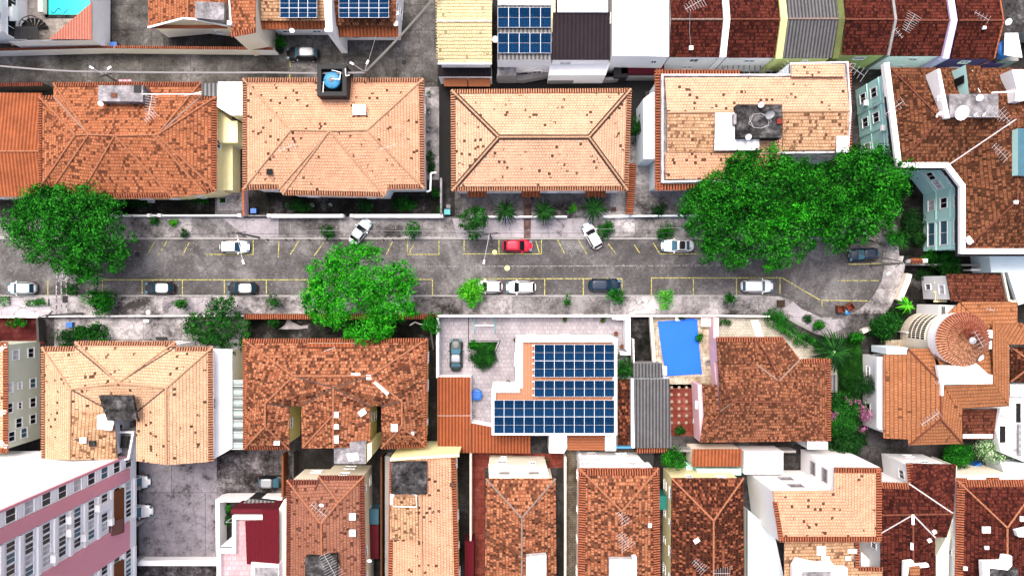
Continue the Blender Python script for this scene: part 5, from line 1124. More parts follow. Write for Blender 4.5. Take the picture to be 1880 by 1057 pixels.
gear('small white square vent on the worn slope of the yellowish peach roof', 'vent_cap', 'vent', 152, 808, 8.6, (.8, .7, .2), 'white'); gear('charcoal water outlet on the worn peach slope', 'vent_cap', 'vent', 169, 814, 8.4, (.8, .7, .2), 'slab_dark')
slabon(th, 'side_annex', [(391, 640), (426, 642), (426, 822), (393, 842)], 5.0, 4.9, 'white_wall'); slabon(th, 'stair_well', [(216, 775), (248, 775), (246, 832), (218, 836)], 3.0, 2.8, 'slab_grey')
th = block('balcony_tower', 'white stair balconies in the dark courtyard beside the pink tower', [(217, 790), (250, 790), (240, 842), (206, 846)], 5.4, 'white', 'slab_grey', cat='balcony', par=.5, wins=False)
slabon(th, 'landing', [(222, 800), (236, 800), (232, 822), (220, 822)], 5.9, .2, 'charcoal')
th = thing('awning', 'translucent ribbed awning between the peach and the mottled red house', 'awning', W(433, 760, 0)); m = MB(); P = px([(420, 697), (446, 697), (446, 825), (420, 825)], 4.6); m.face(P, up=True); m.face([p-Vector((0, 0, .05)) for p in P]); m.build('sheet', 'clear_sheet', th)
m = MB()
for i in range(13): a, b = W(419, 698+i*10.5, 4.7), W(447, 698+i*10.5, 4.7); m.tube(a, b, .06, n=5)
m.build('battens', 'galv', th); m = MB(); [m.tube(W(u_, v_, 0), W(u_, v_, 4.6), .07) for u_ in (421, 445) for v_ in (700, 760, 822)]; m.build('posts', 'galv', th)
H8 = 'A 447 623 e|B 784 622 e|C 782 820 e|D 700 822 e|I 448 824 e|J 531 824 e|P 539 690 r|Q 680 690 r|O 487 740 r|S 487 783 r|U 738 737 r|V 738 783 r|K 532 746 m|G 553 746 m|T 612 711 r|W 612 822 r|E 554 823 f|F 680 820 f|M 680 745 m|L 700 745 m'
th = house('house', 'large mottled red tiled house with two yellow light wells below the bright tree', H8, ['ABQP', 'APOSI', 'ISJ', 'OSJK', 'BCVUQ', 'CDV', 'DVUL', 'POKGT', 'QTMLU', 'TPQ', 'TGEW', 'TWFM'], 'terracotta_mottled', 'yellow_wall', 6.3, 8.5, m=7.2, f=6.9, ridge='ridge_orange', frm='eave', nofr=('KG', 'KJ', 'GE', 'EW', 'WF', 'FM', 'ML', 'LD'), wins=True)
for i, (u_, v_, w_, h_, a_) in enumerate(((653, 688, 1.1, .4, 0), (677, 692, .6, .6, 0), (617, 761, .6, .7, 0), (617, 783, .6, .6, 0), (617, 806, .6, .9, 0), (724, 785, .8, .9, 0), (700, 712, 2.2, .4, -.75), (757, 795, .4, .4, 0), (508, 813, .7, .5, 0), (665, 757, .9, .7, .6))):
    gear(['long white ridge cap left of the square one on the mottled roof', 'square white ridge cap where the ridge ends on the mottled roof', 'topmost white square vent on the middle ridge of the mottled roof', 'second white vent on the middle ridge of the mottled roof', 'tall white vent above the grey slab of the mottled roof', 'white square vent near the right rear hip of the mottled roof', 'long slanting white patch on the right hip of the mottled roof', 'tiny round white cap at the lower right hip of the mottled roof', 'white ball cap on the lower left slope of the mottled roof', 'crumpled white cover left of the right light well'][i], 'vent_cap', 'vent', u_, v_, 8.3 if i < 7 else 7.4, (w_, h_, .25), 'white', a_)
slabon(th, 'grey_slab', [(613, 812), (672, 810), (672, 851), (613, 851)], 7.8, .6, 'slab_grey'); slabon(th, 'slab_patch', [(634, 832), (656, 830), (660, 844), (640, 847)], 7.86, .1, 'slab_white'); m = MB(); m.tube(W(611, 762, 8.6), W(556, 821, 7.1), .11, n=6); m.build('hip_tiles', 'ridge_orange', th); slabon(th, 'yellow_shaft', [(672, 815), (682, 812), (682, 838), (672, 850)], 7.2, 7, 'butter')
antenna('small aerial lying on the upper slope of the mottled red house', 605, 641, 8.2, 20, 1.4, 3, .3, .3)
th = block('upper_eave', 'row of dark red porch tiles along the top of the mottled red house', [(563, 630), (650, 630), (650, 637), (563, 637)], 7.2, 'cream', 'house_ribbed', cat='porch', zb=6.4, wins=False)
# modern solar house
SH = [(947, 620), (1132, 620), (1132, 797), (903, 797), (903, 712), (947, 712)]
th = block('house', 'modern white house with a blue solar panel covered roof', SH, 6.4, 'white', 'roof_clay_sheet', cat='house', par=.45, pw=.5)
slabon(th, 'parapet_infill', [(948, 626), (960, 626), (960, 712), (948, 712)], 6.6, .4, 'white')
solar(th, 981, 632, 1128, 692, 6.95, 8, 2); solar(th, 981, 698, 1128, 728, 6.95, 8, 1); solar(th, 907, 734, 1128, 795, 6.95, 12, 2)
m = MB()
for v_ in (634, 645, 656, 667, 678, 689, 700, 713, 725): a = W(979, v_, 6.7); m.box((a.x, a.y, 6.7), (.25, .12, .2))
m.build('brackets', 'white', th)
for nm, lb, pts, z_, mt, tp, cat in (
    ('porch', 'orange ribbed carport roof left of the blue water box', [(803, 692), (864, 692), (864, 762), (803, 762)], 3.0, 'white_wall', 'porch_orange', 'carport'),
    ('porch', 'orange ribbed lean-to roof in the corner left of the solar house', [(803, 763), (864, 763), (864, 831), (803, 831)], 3.2, 'white_wall', 'porch_orange', 'porch'),
    ('porch', 'orange ribbed back porch below the solar panels', [(865, 776), (974, 798), (974, 832), (865, 831)], 3.0, 'white_wall', 'porch_orange', 'porch'),
    ('porch', 'plain orange sheet roof below the solar house', [(1042, 799), (1110, 799), (1110, 826), (1042, 826)], 3.6, 'white_wall', 'porch_flat_orange', 'porch'),
    ('annex', 'white flat annex left of the plain orange sheet roof', [(1009, 798), (1041, 798), (1041, 822), (1035, 832), (1008, 831)], 3.6, 'white', 'white', 'annex'),
    ('annex', 'small white block right of the plain orange sheet roof', [(1111, 800), (1131, 800), (1131, 827), (1111, 827)], 3.8, 'white', 'white', 'annex'),
    ('shed', 'long charcoal grey corrugated roof beside the red terrace', [(1161, 695), (1229, 695), (1233, 822), (1163, 822)], 3.6, 'pale_blue', 'grey_sheet', 'shed'),
    ('shed', 'short charcoal corrugated roof right beside the blue covered pool', [(1163, 667), (1215, 667), (1217, 693), (1163, 693)], 3.2, 'grey_wall', 'grey_sheet', 'shed'),
    ('annex', 'dark brick red mesh covered strip right of the solar house', [(1134, 695), (1159, 695), (1160, 818), (1134, 818)], 2.8, 'white_wall', 'dark_mottled', 'annex')):
    t_ = block(nm, lb, pts, z_, mt, tp, cat=cat, wins=False)
for nm, lb, pts, z_, mt in (('rail', 'pale blue beam along the edge of the charcoal roof', [(1159, 695), (1163, 695), (1165, 822), (1160, 822)], 3.9, 'pale_blue'), ('beam', 'light blue beam below the brick red strip', [(1132, 819), (1164, 819), (1164, 823), (1132, 823)], 3.4, 'tank_blue')): t_ = thing(nm, lb, 'beam', W(*pts[0], 0)); slabon(t_, 'beam', pts, z_, z_, mt)
m = MB(); t_ = thing('tile_row', 'crumbling red tiles along the bottom of the charcoal roof', 'tile row', W(1200, 825, 0)); tilestrip(m, W(1168, 830, 3.0), W(1226, 829, 3.0), Vector((0, 1, 0)), Vector((0, 0, 1)), .6); m.build('tiles', ['eave', 'gap'], t_)
wallthing('white boundary wall left of the solar house yard', [(806, 582), (806, 690)], 2.2, .3, 'white'); wallthing('thin pale wall along the sidewalk above the solar house yard', [(806, 579), (1154, 579)], 2.0, .2, 'white_wall')
wallthing('white double wall right of the solar house yard', [(1150, 582), (1150, 646), (1134, 646)], 2.4, .35, 'white'); wallthing('inner white wall of the small terrace right of the solar house', [(1128, 584), (1146, 584), (1146, 640)], 2.0, .25, 'white_wall')
wallthing('cream kerb wall along the left side of the pool deck', [(1193, 582), (1199, 667)], 1.0, .35, 'cream'); wallthing('pinkish wall between the pool deck and the brown tiled house', [(1307, 582), (1306, 640), (1311, 706)], 2.2, .7, 'pink_pale')
wallthing('white wall along the sidewalk above the pool deck', [(1156, 579), (1310, 579)], 1.4, .22, 'white_wall'); wallthing('white wall along the sidewalk above the cream tiled path', [(1312, 579), (1408, 580)], 1.2, .2, 'white_wall')
wallthing('thin white rail wall left of the charcoal roof', [(1158, 620), (1159, 664)], 2.2, .15, 'white'); wallthing('white wall below the red circle terrace', [(1228, 820), (1310, 822), (1450, 822)], 2.2, .3, 'grey_wall')
gear('white utility cabinet at the top right corner of the tiled yard', 'cabinet', 'cabinet', 1130, 582, 0, (.8, .6, 1.4), 'white')
for l, u_, v_ in (('brown square plant pot on the small terrace right of the solar house', 1131, 612), ('round brown pot at the lower end of the small terrace', 1142, 636)): planter(l, u_, v_, 0, .3, 'brown_pot', 'leaf_shade', False)
th = thing('goal_frame', 'small goal frame with teal side bars and a white crossbar on the tiled yard', 'goal', W(890, 595, 0)); m = MB()
for u_ in (870.5, 908): m.tube(W(u_, 583, .9), W(u_+.3, 609, .9), .05); m.tube(W(u_, 583, 0), W(u_, 583, .9), .05); m.tube(W(u_, 609, 0), W(u_, 609, .9), .05)
m.build('side_bars', 'plastic_teal', th); m = MB(); m.tube(W(872, 597, .9), W(907, 597, .9), .06); m.build('crossbar', 'white', th)
m = MB(); [m.path([W(a, b, .06), W(c_, d_, .06)], .05) for a, b, c_, d_ in ((860, 582, 860, 640), (860, 625, 919, 625), (919, 625, 909, 648))]; tag(m.build('garden_edging', 'charcoal'), 'dark edging lines around the lawn patch in the tiled yard', 'edging')
sheet('garden_bed', [(862, 628), (914, 627), (906, 650), (862, 640)], 'grass_green', .04)
for i, (l, u_, v_) in enumerate((('small dark potted bush right of the lawn patch on the tiled yard', 947, 624), ('dark potted plant near the corner of the solar house', 932, 702), ('leafy pot on the tiled yard near the sidewalk wall', 1037, 586), ('brownish pot plant on the tiled yard left of the white cabinet', 1107, 588))): planter(l, u_, v_, 0, .28, 'brown_pot', ('leaf_shade', 'leaf_shade', 'leaf_dark', 'leaf_mid')[i])
th = thing('water_tank', 'bright blue covered tank beside the orange carport roof', 'tank', W(875, 724, 0)); p = W(875, 724, .5); m = MB(); m.lathe((p.x, p.y, 0), [(.72, 0), (.80, .3), (.78, .9), (.5, 1.0), (0, 1.0)], 8); m.build('tank', 'plastic_blue', th); m = MB(); [m.box((p.x, p.y+k*.4, 1.02), (1.2, .06, .06)) for k in (-1, 0, 1)]; m.build('straps', 'cover_blue', th)
m = MB(); m.path([W(868+5*math.sin(i), 752+i*1.5, .06) for i in range(10)], .03); tag(m.build('garden_hose', 'charcoal'), 'dark garden hose coiled below the blue tank', 'hose')
# pool with blue cover
th = thing('swimming_pool', 'swimming pool under a vivid blue cover on a stone deck', 'swimming pool', W(1248, 636, 0)); m = MB(); m.prism([p.xy for p in px([(1208, 590), (1240, 588), (1272, 584), (1280, 587), (1284, 640), (1289, 686), (1256, 688), (1223, 690), (1214, 640)], .3)], .05, .30); m.build('cover', 'cover_blue', th)
m = MB(); m.prism([p.xy for p in px([(1204, 586), (1284, 583), (1293, 690), (1219, 694)], .1)], .03, .12); m.build('coping', 'stone_deck', th)
gear('white mat at the lower left corner of the blue pool cover', 'mat', 'mat', 1220, 680, .3, (.65, 1.2, .08), 'slab_white'); gear('pale concrete pump box at the upper right of the pool deck', 'pump_box', 'pump box', 1296, 591, .05, (1.3, 1.2, .6), 'cream'); gear('white pool step block above the blue cover', 'step_block', 'step', 1244, 585, .05, (.6, .5, .3), 'white')
p = W(1300, 665, .1); m = MB(); m.lathe((p.x, p.y, .05), [(.32, 0), (.36, .25), (.25, .28), (.22, .1), (0, .1)], 20); tag(m.build('plant_pot', 'slab_grey'), 'round grey bowl pot on the right side of the pool deck', 'plant pot')
# circle terrace discs
k = 0
cm = MB(); cm.lathe((0, 0, 0), [(.17, 0), (.16, .05), (.10, .07), (0, .07)], 14); c0 = cm.build('stepping_stone', 'stone_deck'); names = ('top', 'second', 'third', 'fourth', 'fifth', 'lowest')
for i in range(6):
    for j in range(4):
        u_, v_ = 1233+j*13.6+(i % 2)*-.5, 711+i*12.9
        o = c0 if k == 0 else c0.copy()
        if k: C.objects.link(o)
        p = W(u_, v_, 0); o.location = (p.x, p.y, .03); o.scale = (1.2, 1.2, 1); tag(o, f"cream disc on the red terrace, {names[i]} row, {('leftmost', 'second from left', 'third from left', 'rightmost')[j]}", 'stepping stone', 'cream discs on the red terrace'); k += 1
gear('small black framed stand at the right of the red disc terrace', 'stand', 'stand', 1276, 772, 0, (.6, .6, .5), 'charcoal', trim='galv')
# brown tiled house
th = house('house', 'brown and orange mottled villa roof beside the pool deck', 'M 1318 668 e|K 1388 668 e|B 1384 619 e|C 1437 619 e|D 1469 659 e|I 1524 659 e|J 1524 809 e|L 1285 812 e|N 1293 756 e|O 1323 756 e|H 1430 699 f|T 1412 655 f|P 1345 738 r|S 1458 738 r', ['MKHP', 'PHS', 'KBTH', 'BCT', 'CDHT', 'DISH', 'IJS', 'JLPS', 'LNOP', 'OMP'], 'terracotta_worn', 'pink_pale', 4.6, 6.4, f=5.6, ridge='ridge_red', rr=.08, fr=['DI', 'BC', 'IJ'], ins=.35, valley='ridge_grey')
roof(th, pv('A 1315 619 5.0|B 1383 619 5.0|C 1387 667 4.75|D 1318 667 4.75'), ['ABCD'], 'terracotta_worn', fr=['AB'], name='wing_roof')
roof(th, pv('A 1289 706 4.4|B 1317 706 4.9|C 1321 758 4.9|D 1293 758 4.4'), ['ABCD'], 'terracotta_worn', fr='none', name='side_roof')
slabon(th, 'wing_wall', [(1318, 622), (1381, 622), (1384, 665), (1320, 665)], 4.6, 4.5, 'pink_pale'); slabon(th, 'side_wall', [(1281, 706), (1289, 706), (1293, 790), (1286, 812)], 3.6, 3.5, 'pink_pale')
gear('white air conditioner on the left wall of the mottled villa', 'air_conditioner', 'air conditioner', 1282, 743, 2.5, (.7, 1.0, .5), 'white')
m = MB(); th2 = thing('staircase', 'flat white stepping stairs on the cream tiled path', 'steps', W(1385, 600, 0))
for i in range(7): p = W(1385+i*1.6, 589+i*4.6, 0); m.box((p.x, p.y, .08), (1.0, .22, .1))
m.build('steps', 'white', th2)
# row of bottom houses
th = block('house_annex', 'white tin roofed annex with an aerial at the foot of the brown villa', [(1366, 828), (1438, 828), (1438, 870), (1366, 870)], 3.4, 'white_wall', 'white_sheet', cat='annex', wins=False)
th = shed('ribbed dark orange lean-to above a mint green terrace', [(1272, 824), (1362, 824), (1361, 856), (1270, 856)], 3.6, 3.9, 'house_ribbed', 'cream', name='shed', cat='shed', fr=[], ins=.1, wins=False)
block('terrace', 'mint green terrace strip below the ribbed dark orange lean-to', [(1278, 859), (1360, 859), (1360, 871), (1280, 869)], 2.6, 'teal', 'teal', cat='terrace', wins=False, par=.2)
gear('mint green barrel at the left end of the mint terrace', 'barrel', 'barrel', 1266, 856, 0, (.9, .9, 1.2), 'teal'); gear('black water box on a white post in the paved gap', 'water_box', 'water box', 1186, 838, 0, (2.0, 2.2, 2.0), 'charcoal')
# tower
tw_ = thing('apartment_tower', 'tall white and pink apartment tower in the lower left corner', 'apartment tower', W(200, 900, 0)); X0 = (268-940)*S; YN = (528.5-819.5)*S; yb = lambda v: (528.5-(528.5+(v-528.5)*.978))*S
TH = 36; m = MB(); m.prism([(X0, YN), (X0-30, YN), (X0-30, -56), (X0, -56)], 2.6, TH); m.prism([(X0-3, YN-1), (X0-28, YN-1), (X0-28, -56), (X0-3, -56)], 0, 2.6, top=False); m.build('wall', 'white', tw_)
m = MB(); [m.box((X0-.4, YN-.3-i*4.7, 1.3), (.45, .45, 2.6)) for i in range(7)]; m.build('pilotis', 'grey_wall', tw_)
for a, b in ((851, 871), (945, 995), (1062, 1110)):
    y0, y1 = yb(a), yb(b); m = MB(); m.box((X0+.10, (y0+y1)/2, (TH+4.6)/2), (.28, y0-y1, TH-4.7)); m.build('pink_band', 'pink', tw_)
m = MB(); m.box((X0+.05, YN-.12, (TH+2.6)/2), (.22, .26, TH-2.6)); m.build('corner_strip', 'pink', tw_)
for kf in range(11):
    z_ = 4.7+2.8*kf
    windowobj(tw_, Vector((X0+.03, (yb(826)+yb(851))/2-.05, z_)), R(90), 1.35, 1.55)
    for vv_ in (882, 898, 914, 930): windowobj(tw_, Vector((X0+.03, yb(vv_), z_)), R(90), 1.02, 1.4)
    for vv_ in (1003, 1020, 1037, 1052): windowobj(tw_, Vector((X0+.03, yb(vv_), z_)), R(90), 1.02, 1.4)
m = MB()
for kf in range(12):
    z_ = 3.3+2.8*kf
    for a, b, d in ((873, 944, .28), (996, 1061, .28), (827, 850, .12)): y0, y1 = yb(a), yb(b); m = MB(); m.box((X0+d/2, (y0+y1)/2, z_), (d, y0-y1, .5)); m.build('floor_slab', 'white', tw_)
for i, (v_, kf, mt, w_) in enumerate(((905, 1, 'wood', 4.4), (890, 2, 'white', 1.0), (1028, 1, 'wood', 4.0))):
    m = MB(); z_ = 4.7+2.8*kf; y = yb(v_ + 5); m.box((X0+.22, y, z_), (.35, w_, 2.3)); m.build('shutter', mt, tw_)
for v_, kf in ((938, 1), (1040, 1)):
    m = MB(); y = yb(v_)
    for j in range(8): a0, a1 = R(90)*j/8, R(90)*(j+1)/8; m.face([(X0+1.1*math.sin(a0), y-.9, 9.2-1.5+1.5*math.cos(a0)), (X0+1.1*math.sin(a1), y-.9, 9.2-1.5+1.5*math.cos(a1)), (X0+1.1*math.sin(a1), y+.9, 9.2-1.5+1.5*math.cos(a1)), (X0+1.1*math.sin(a0), y+.9, 9.2-1.5+1.5*math.cos(a0))])
    m.build('awning', 'rosewood', tw_)
for v_, kf in ((890, 3), (925, 4), (885, 5), (930, 6), (905, 5), (1010, 3), (1045, 4), (925, 2)):
    m = MB(); m.box((X0+.45, yb(v_), 4.0+2.8*kf), (.6, .8, .5)); m.build('air_conditioner', 'white', tw_)
wallthing('white wall with red coping along the foot of the parking lot', [(262, 1026), (410, 1026)], 1.4, .7, 'white'); 
# terrace building (maroon)
th = block('building', 'pink tiled roof terrace with a maroon sheet roof and white parapets', [(402, 1005), (430, 1005), (430, 943), (527, 943), (527, 1110), (402, 1110)], 6.0, 'white', 'tiles_pink', par=.7, pw=.45, wins=False)
slabon(th, 'maroon_roof', [(450, 956), (482, 956), (482, 936), (512, 935), (512, 1037), (453, 1035)], 7.9, .2, 'maroon_sheet'); slabon(th, 'maroon_wall', [(424, 934), (512, 934), (512, 942), (424, 942)], 6.4, 6.3, 'maroon_wall')
slabon(th, 'white_deck', [(461, 1032), (512, 1036), (512, 1110), (461, 1110)], 8.2, 1.5, 'white'); slabon(th, 'grey_court', [(468, 1040), (510, 1042), (510, 1110), (468, 1110)], 8.28, .06, 'slab_grey'); slabon(th, 'cream_wall', [(512, 934), (522, 916), (528, 916), (528, 1110), (512, 1110)], 6.8, 6.6, 'cream')
m = MB(); [m.path([W(*a, 7.4), W(*b, 7.4), W(*c_, 6.6)], .03, 4) for a, b, c_ in (((426, 950), (414, 958), (450, 958)), ((402, 1006), (391, 1019), (416, 1019)))]; m.build('glass_rail', 'galv', th)
wallthing('white parapet wall around the dark side yard of the maroon building', [(413, 1000), (412, 910), (420, 908), (528, 908)], 2.4, .5, 'white')
th = shed('grey corrugated sloping roof above the maroon roof', [(455, 915), (505, 920), (495, 932), (440, 930)], 4.2, 3.4, 'pale_grey_sheet', 'charcoal', name='shed', cat='shed', fr=[], ins=.05, wins=False)
H11 = 'A 527 881 e|B 585 881 e|C 585 873 e|D 668 873 e|E 672 1110 e|F 526 1110 e|N 590 961 r|M 591 1110 r|K 621 922 m'
th = house('house', 'rose brown tiled house with two white skylights in the bottom row', H11, ['AFMN', 'ABKN', 'BCK', 'CDK', 'DEMNK'], 'rose_brown', 'cream', 6.9, 8.9, m=8.1, frm='eave_dark', ridge='ridge_orange', nofr=('EF', 'FM', 'ME'), ins=.3)
for l, u_, v_ in (('upper white skylight with a dot on the rose brown roof', 647, 948), ('lower white skylight with a dot on the rose brown roof', 647, 978)):
    q = gear(l, 'skylight', 'skylight', u_, v_, 7.9, (.8, .8, .2), 'white'); m = MB(); p = W(u_, v_, 8.14); m.box((p.x, p.y, 8.14), (.16, .16, .05)); m.build('knob', 'glass_teal', q)
slabon(th, 'water_slab', [(560, 1022), (618, 1018), (618, 1110), (560, 1110)], 9.2, .9, 'slab_dark'); antenna('large TV aerial on the left slope of the rose brown roof', 585, 936, 9.4, -40, 2.3, 7, 1.8); antenna('huge TV aerial over the dark slab at the bottom of the rose brown roof', 606, 1038, 10.6, -62, 3.2, 11, 2.4); dish('small white dish beside the aerial on the rose brown roof', 590, 926, 9.2, .3); dish('small white dish on a long rail at the right wall of the rose brown house', 678, 1028, 6.5, .3)
for l, pts, z_, mt in (('blue plastic sheet in the gap right of the rose brown house', [(676, 934), (695, 934), (695, 962), (676, 962)], 2.4, 'glass_teal'), ('dark maroon lean-to in the gap right of the rose brown house', [(676, 963), (695, 963), (695, 1025), (676, 1025)], 2.2, 'maroon_wall')): block('lean_to', l, pts, z_, mt, mt, cat='lean-to', wins=False)
wallthing('rusty brown wall between the rose brown and the long peach house', [(706, 830), (706, 1100)], 2.6, .25, 'old_wood'); wallthing('pale wall strip left of the long peach house', [(716, 830), (716, 1090)], 2.2, .6, 'grey_wall')
H12 = 'A 716 847 e|R 773 843 r|B 836 838 e|C 843 1110 e|S 774 1110 r|D 713 1110 e'
th = house('house', 'long pale peach gabled house with a black slab and yellow parapet', H12, ['ARSD', 'RBCS'], 'peach', 'butter', 7.2, 8.6, fr=['AD', 'BC'], ridge='ridge_peach', nofr=('CS', 'SD'), ins=.35)
m = MB(); a, b, c_ = W(716, 846, 7.5), W(773, 842, 8.9), W(843, 838, 7.5)
for p, q in ((a, b), (b, c_)):
    s = Vector((0, .35, 0)); dn = Vector((0, 0, -1)); m.face([p, q, q+s, p+s], up=True); m.face([p+s, q+s, Vector((q.x, q.y+.35, 0)), Vector((p.x, p.y+.35, 0))]); m.face([p, q, q+dn, p+dn])
m.build('parapet', 'butter', th)
slabon(th, 'black_slab', [(718, 848), (783, 847), (783, 907), (718, 907)], 9.2, .5, 'slab_dark'); roof(th, pv('A 717 912 7.75|B 766 912 8.9|C 768 990 8.9|D 716 990 7.7'), ['ABCD'], 'peach_patch', fr='none', name='worn_patch')
m = MB(); m.path([W(752, 906, 9), W(764, 908, 9), W(765, 930, 9), W(722, 929, 9)], .05); m.build('pipes', 'white', th)
gear('white box at the left edge below the black slab of the long peach house', 'roof_box', 'roof box', 720, 916, 7.4, (.5, 1.3, .4), 'white'); gear('dark tank on the right eave of the long peach house', 'roof_box', 'roof box', 830, 890, 7.8, (.6, .4, .3), 'ridge_dark')
wallthing('pale courtyard wall right of the long peach house', [(866, 823), (866, 990)], 2.8, .2, 'cream'); block('lean_to', 'ribbed maroon lean-to roof right of the long peach house', [(853, 993), (870, 993), (870, 1110), (853, 1110)], 3, 'maroon_wall', 'maroon_sheet', cat='lean-to', wins=False)
def hip_end(label, x0, x1, v, xa, va, mat, wall, e=6.9, r=8.8, **kw):
    return house('house', label, f'A {x0} {v} e|B {x1} {v} e|C {x1+2} 1110 e|D {x0-2} 1110 e|N {xa} {va} r|M {xa} 1110 r', ['ABN', 'BCMN', 'DANM'], mat, wall, e, r, nofr=('CM', 'MD'), ins=.35, **kw)
th = hip_end('mottled orange hipped house with cream front box in the bottom row', 892, 1020, 878, 958, 950, 'terracotta_mottled', 'cream', fr='none', ridge='ridge_grey'); slabon(th, 'concrete_slab', [(966, 1021), (1003, 1018), (1003, 1110), (966, 1110)], 9.6, .9, 'slab_white')
th = block('front_box', 'cream front box with window ledges above the mottled orange hipped house', [(897, 852), (1003, 855), (1009, 877), (898, 877)], 5.4, 'cream', 'cream', cat='annex')
for l, u_ in (('left grey window ledge on the cream front box', 926), ('right grey window ledge on the cream front box', 980)): gear(l, 'window_ledge', 'ledge', u_, 858, 5.4, (1.5, .5, .15), 'galv'); gear(l.replace('ledge', 'blind'), 'window_blind', 'blind', u_, 868, 5.4, (1.4, .3, .1), 'slab_grey')
th = hip_end('orange hipped house with bright ribbed eaves in the middle of the bottom row', 1063, 1209, 859, 1142, 938, 'terracotta_mottled', 'white_wall', ridge='ridge_orange', L=.9); slabon(th, 'concrete_slab', [(1119, 1026), (1160, 1026), (1160, 1110), (1119, 1110)], 9.6, .9, 'slab_white'); slabon(th, 'white_trim', [(1161, 1022), (1169, 1022), (1169, 1110), (1161, 1110)], 9.7, .9, 'white')
block('balcony', 'white balcony with two arched slots above the bright ribbed orange house', [(1064, 843), (1178, 844), (1190, 857), (1064, 857)], 4.6, 'white', 'slab_white', cat='balcony', par=.5)
antenna('upper TV aerial on the ridge of the bright ribbed orange house', 1143, 950, 10.2, -55, 1.7, 6, 1.5); antenna('lower TV aerial on the ridge of the bright ribbed orange house', 1146, 992, 10.2, -55, 2.0, 8, 2.0); gear('small white vent on the right slope of the bright ribbed orange house', 'vent_cap', 'vent', 1193, 964, 7.8, (.4, .5, .25), 'white')
th = hip_end('dark mottled hipped roof with orange ridges right of the green awning', 1233, 1365, 877, 1310, 955, 'dark_mottled', 'butter', fr='none', ridge='ridge_orange'); antenna('left TV aerial on the dark mottled roof', 1284, 1038, 9.8, -45, 1.8, 7, 1.5); antenna('right TV aerial on the dark mottled roof near the bottom edge', 1325, 1052, 9.8, 0, 2.0, 8, 1.8); gear('white crumpled sheet on the dark mottled roof', 'roof_sheet', 'roof sheet', 1279, 992, 8.1, (.7, .5, .15), 'white', .6)
block('awning', 'emerald green awning in the dark gap between two bottom row houses', [(1210, 910), (1224, 910), (1224, 935), (1210, 935)], 3.4, 'plastic_green', 'plastic_green', cat='awning', wins=False)
# white and peach L house
th = block('house', 'white house with an L shaped pale peach roof and grey windows', [(1419, 902), (1531, 901), (1531, 858), (1617, 858), (1617, 993), (1430, 993)], 10.3, 'white', 'peach', cat='house', wins=False)
roof(th, pv('A 1419 901 10.9|B 1531 900 10.9|C 1617 993 10.45|D 1430 993 10.45'), ['ABCD'], 'peach', fr=['DC'], frm='eave', name='front_roof', L=.6); roof(th, pv('A 1531 900 10.9|B 1532 858 10.9|C 1617 859 10.45|D 1617 993 10.45'), ['ABCD'], 'peach', fr=['CD', 'BC'], frm='eave', name='side_roof', L=.6)
roof(th, pv('A 1440 994 8.0|B 1568 994 8.0|C 1568 1042 7.8|E 1620 1045 7.8|F 1620 1110 7.6|D 1440 1110 7.6'), ['ABCEFD'], 'peach_patch', fr='none', name='lower_roof')
m = MB(); tilestrip(m, W(1419, 920, 10.8), W(1431, 992, 10.5), Vector((1, 0, 0)), Vector((0, 0, 1)), .5); tilestrip(m, W(1577, 995, 8.1), W(1577, 1042, 8.0), Vector((-1, 0, 0)), Vector((0, 0, 1)), .5); tilestrip(m, W(1577, 1040, 8.0), W(1622, 1041, 8.0), Vector((0, -1, 0)), Vector((0, 0, 1)), .5); m.build('eave_tiles', ['eave', 'gap'], th)
for a, b, zz, ts in (((1419, 902), (1531, 901), (4.6, 8.0), (.5,)), ((1531, 901), (1531, 858), (4.2, 7.8), (.45,))):
    a, b = W(*a, 10.3), W(*b, 10.3); e = (b-a).xy.normalized(); out = Vector((e.y, -e.x)); out = -out if out.dot(-(a+b).xy/2) < 0 else out
    for z_ in zz:
        for t in ts: q = a.xy.lerp(b.xy, t)+out*.03; windowobj(th, Vector((q.x, q.y, z_)), math.atan2(out.y, out.x)+math.pi/2, 1.5, 1.3, 'grey')
slabon(th, 'roof_terrace', [(1456, 1040), (1464, 1026), (1500, 1034), (1530, 1034), (1530, 1041), (1556, 1042), (1556, 1110), (1456, 1110)], 9.0, .9, 'white'); slabon(th, 'terrace_shaft', [(1473, 1049), (1526, 1049), (1526, 1110), (1470, 1110)], 9.1, .12, 'slab_grey')
for i, (u_, v_, w_, h_) in enumerate(((1508, 1010, 1.1, 1.1), (1565, 1011, 1.1, .5), (1557, 1024, .6, .5), (1516, 1024, 1.0, .5))): gear(('square white sheet on the lower peach roof', 'white sheet at the right edge of the lower peach roof', 'small white sheet under the right edge one on the lower peach roof', 'crumpled white sheet below the square one on the lower peach roof')[i], 'roof_sheet', 'roof sheet', u_, v_, 8.05, (w_, h_, .12), 'white')
block('side_wing', 'lower white side wing along the left of the L shaped peach roof', [(1372, 935), (1420, 975), (1436, 1050), (1448, 1110), (1372, 1110)], 3.2, 'pale_blue', 'pale_blue', cat='annex', wins=False, par=.3, parm='white'); block('side_ledge', 'narrow white ledge between the white house and the dark roof', [(1581, 1012), (1600, 1030), (1615, 1040), (1581, 1040)], 4, 'white', 'white', cat='ledge', wins=False)
gear('white mossy chimney block at the corner of the brown villa', 'chimney', 'chimney', 1501, 817, 0, (2.6, 1.0, 4.5), 'slab_white')
H17 = 'F 1668 887 e|A 1664 850 e|B 1756 852 e|C 1751 943 r|D 1617 945 r|E 1617 885 e|H 1676 944 r|a 1617 978 m|b 1617 1110 m|I 1677 1110 r|c 1718 1110 m|d 1717 986 m|X 1738 986 m'
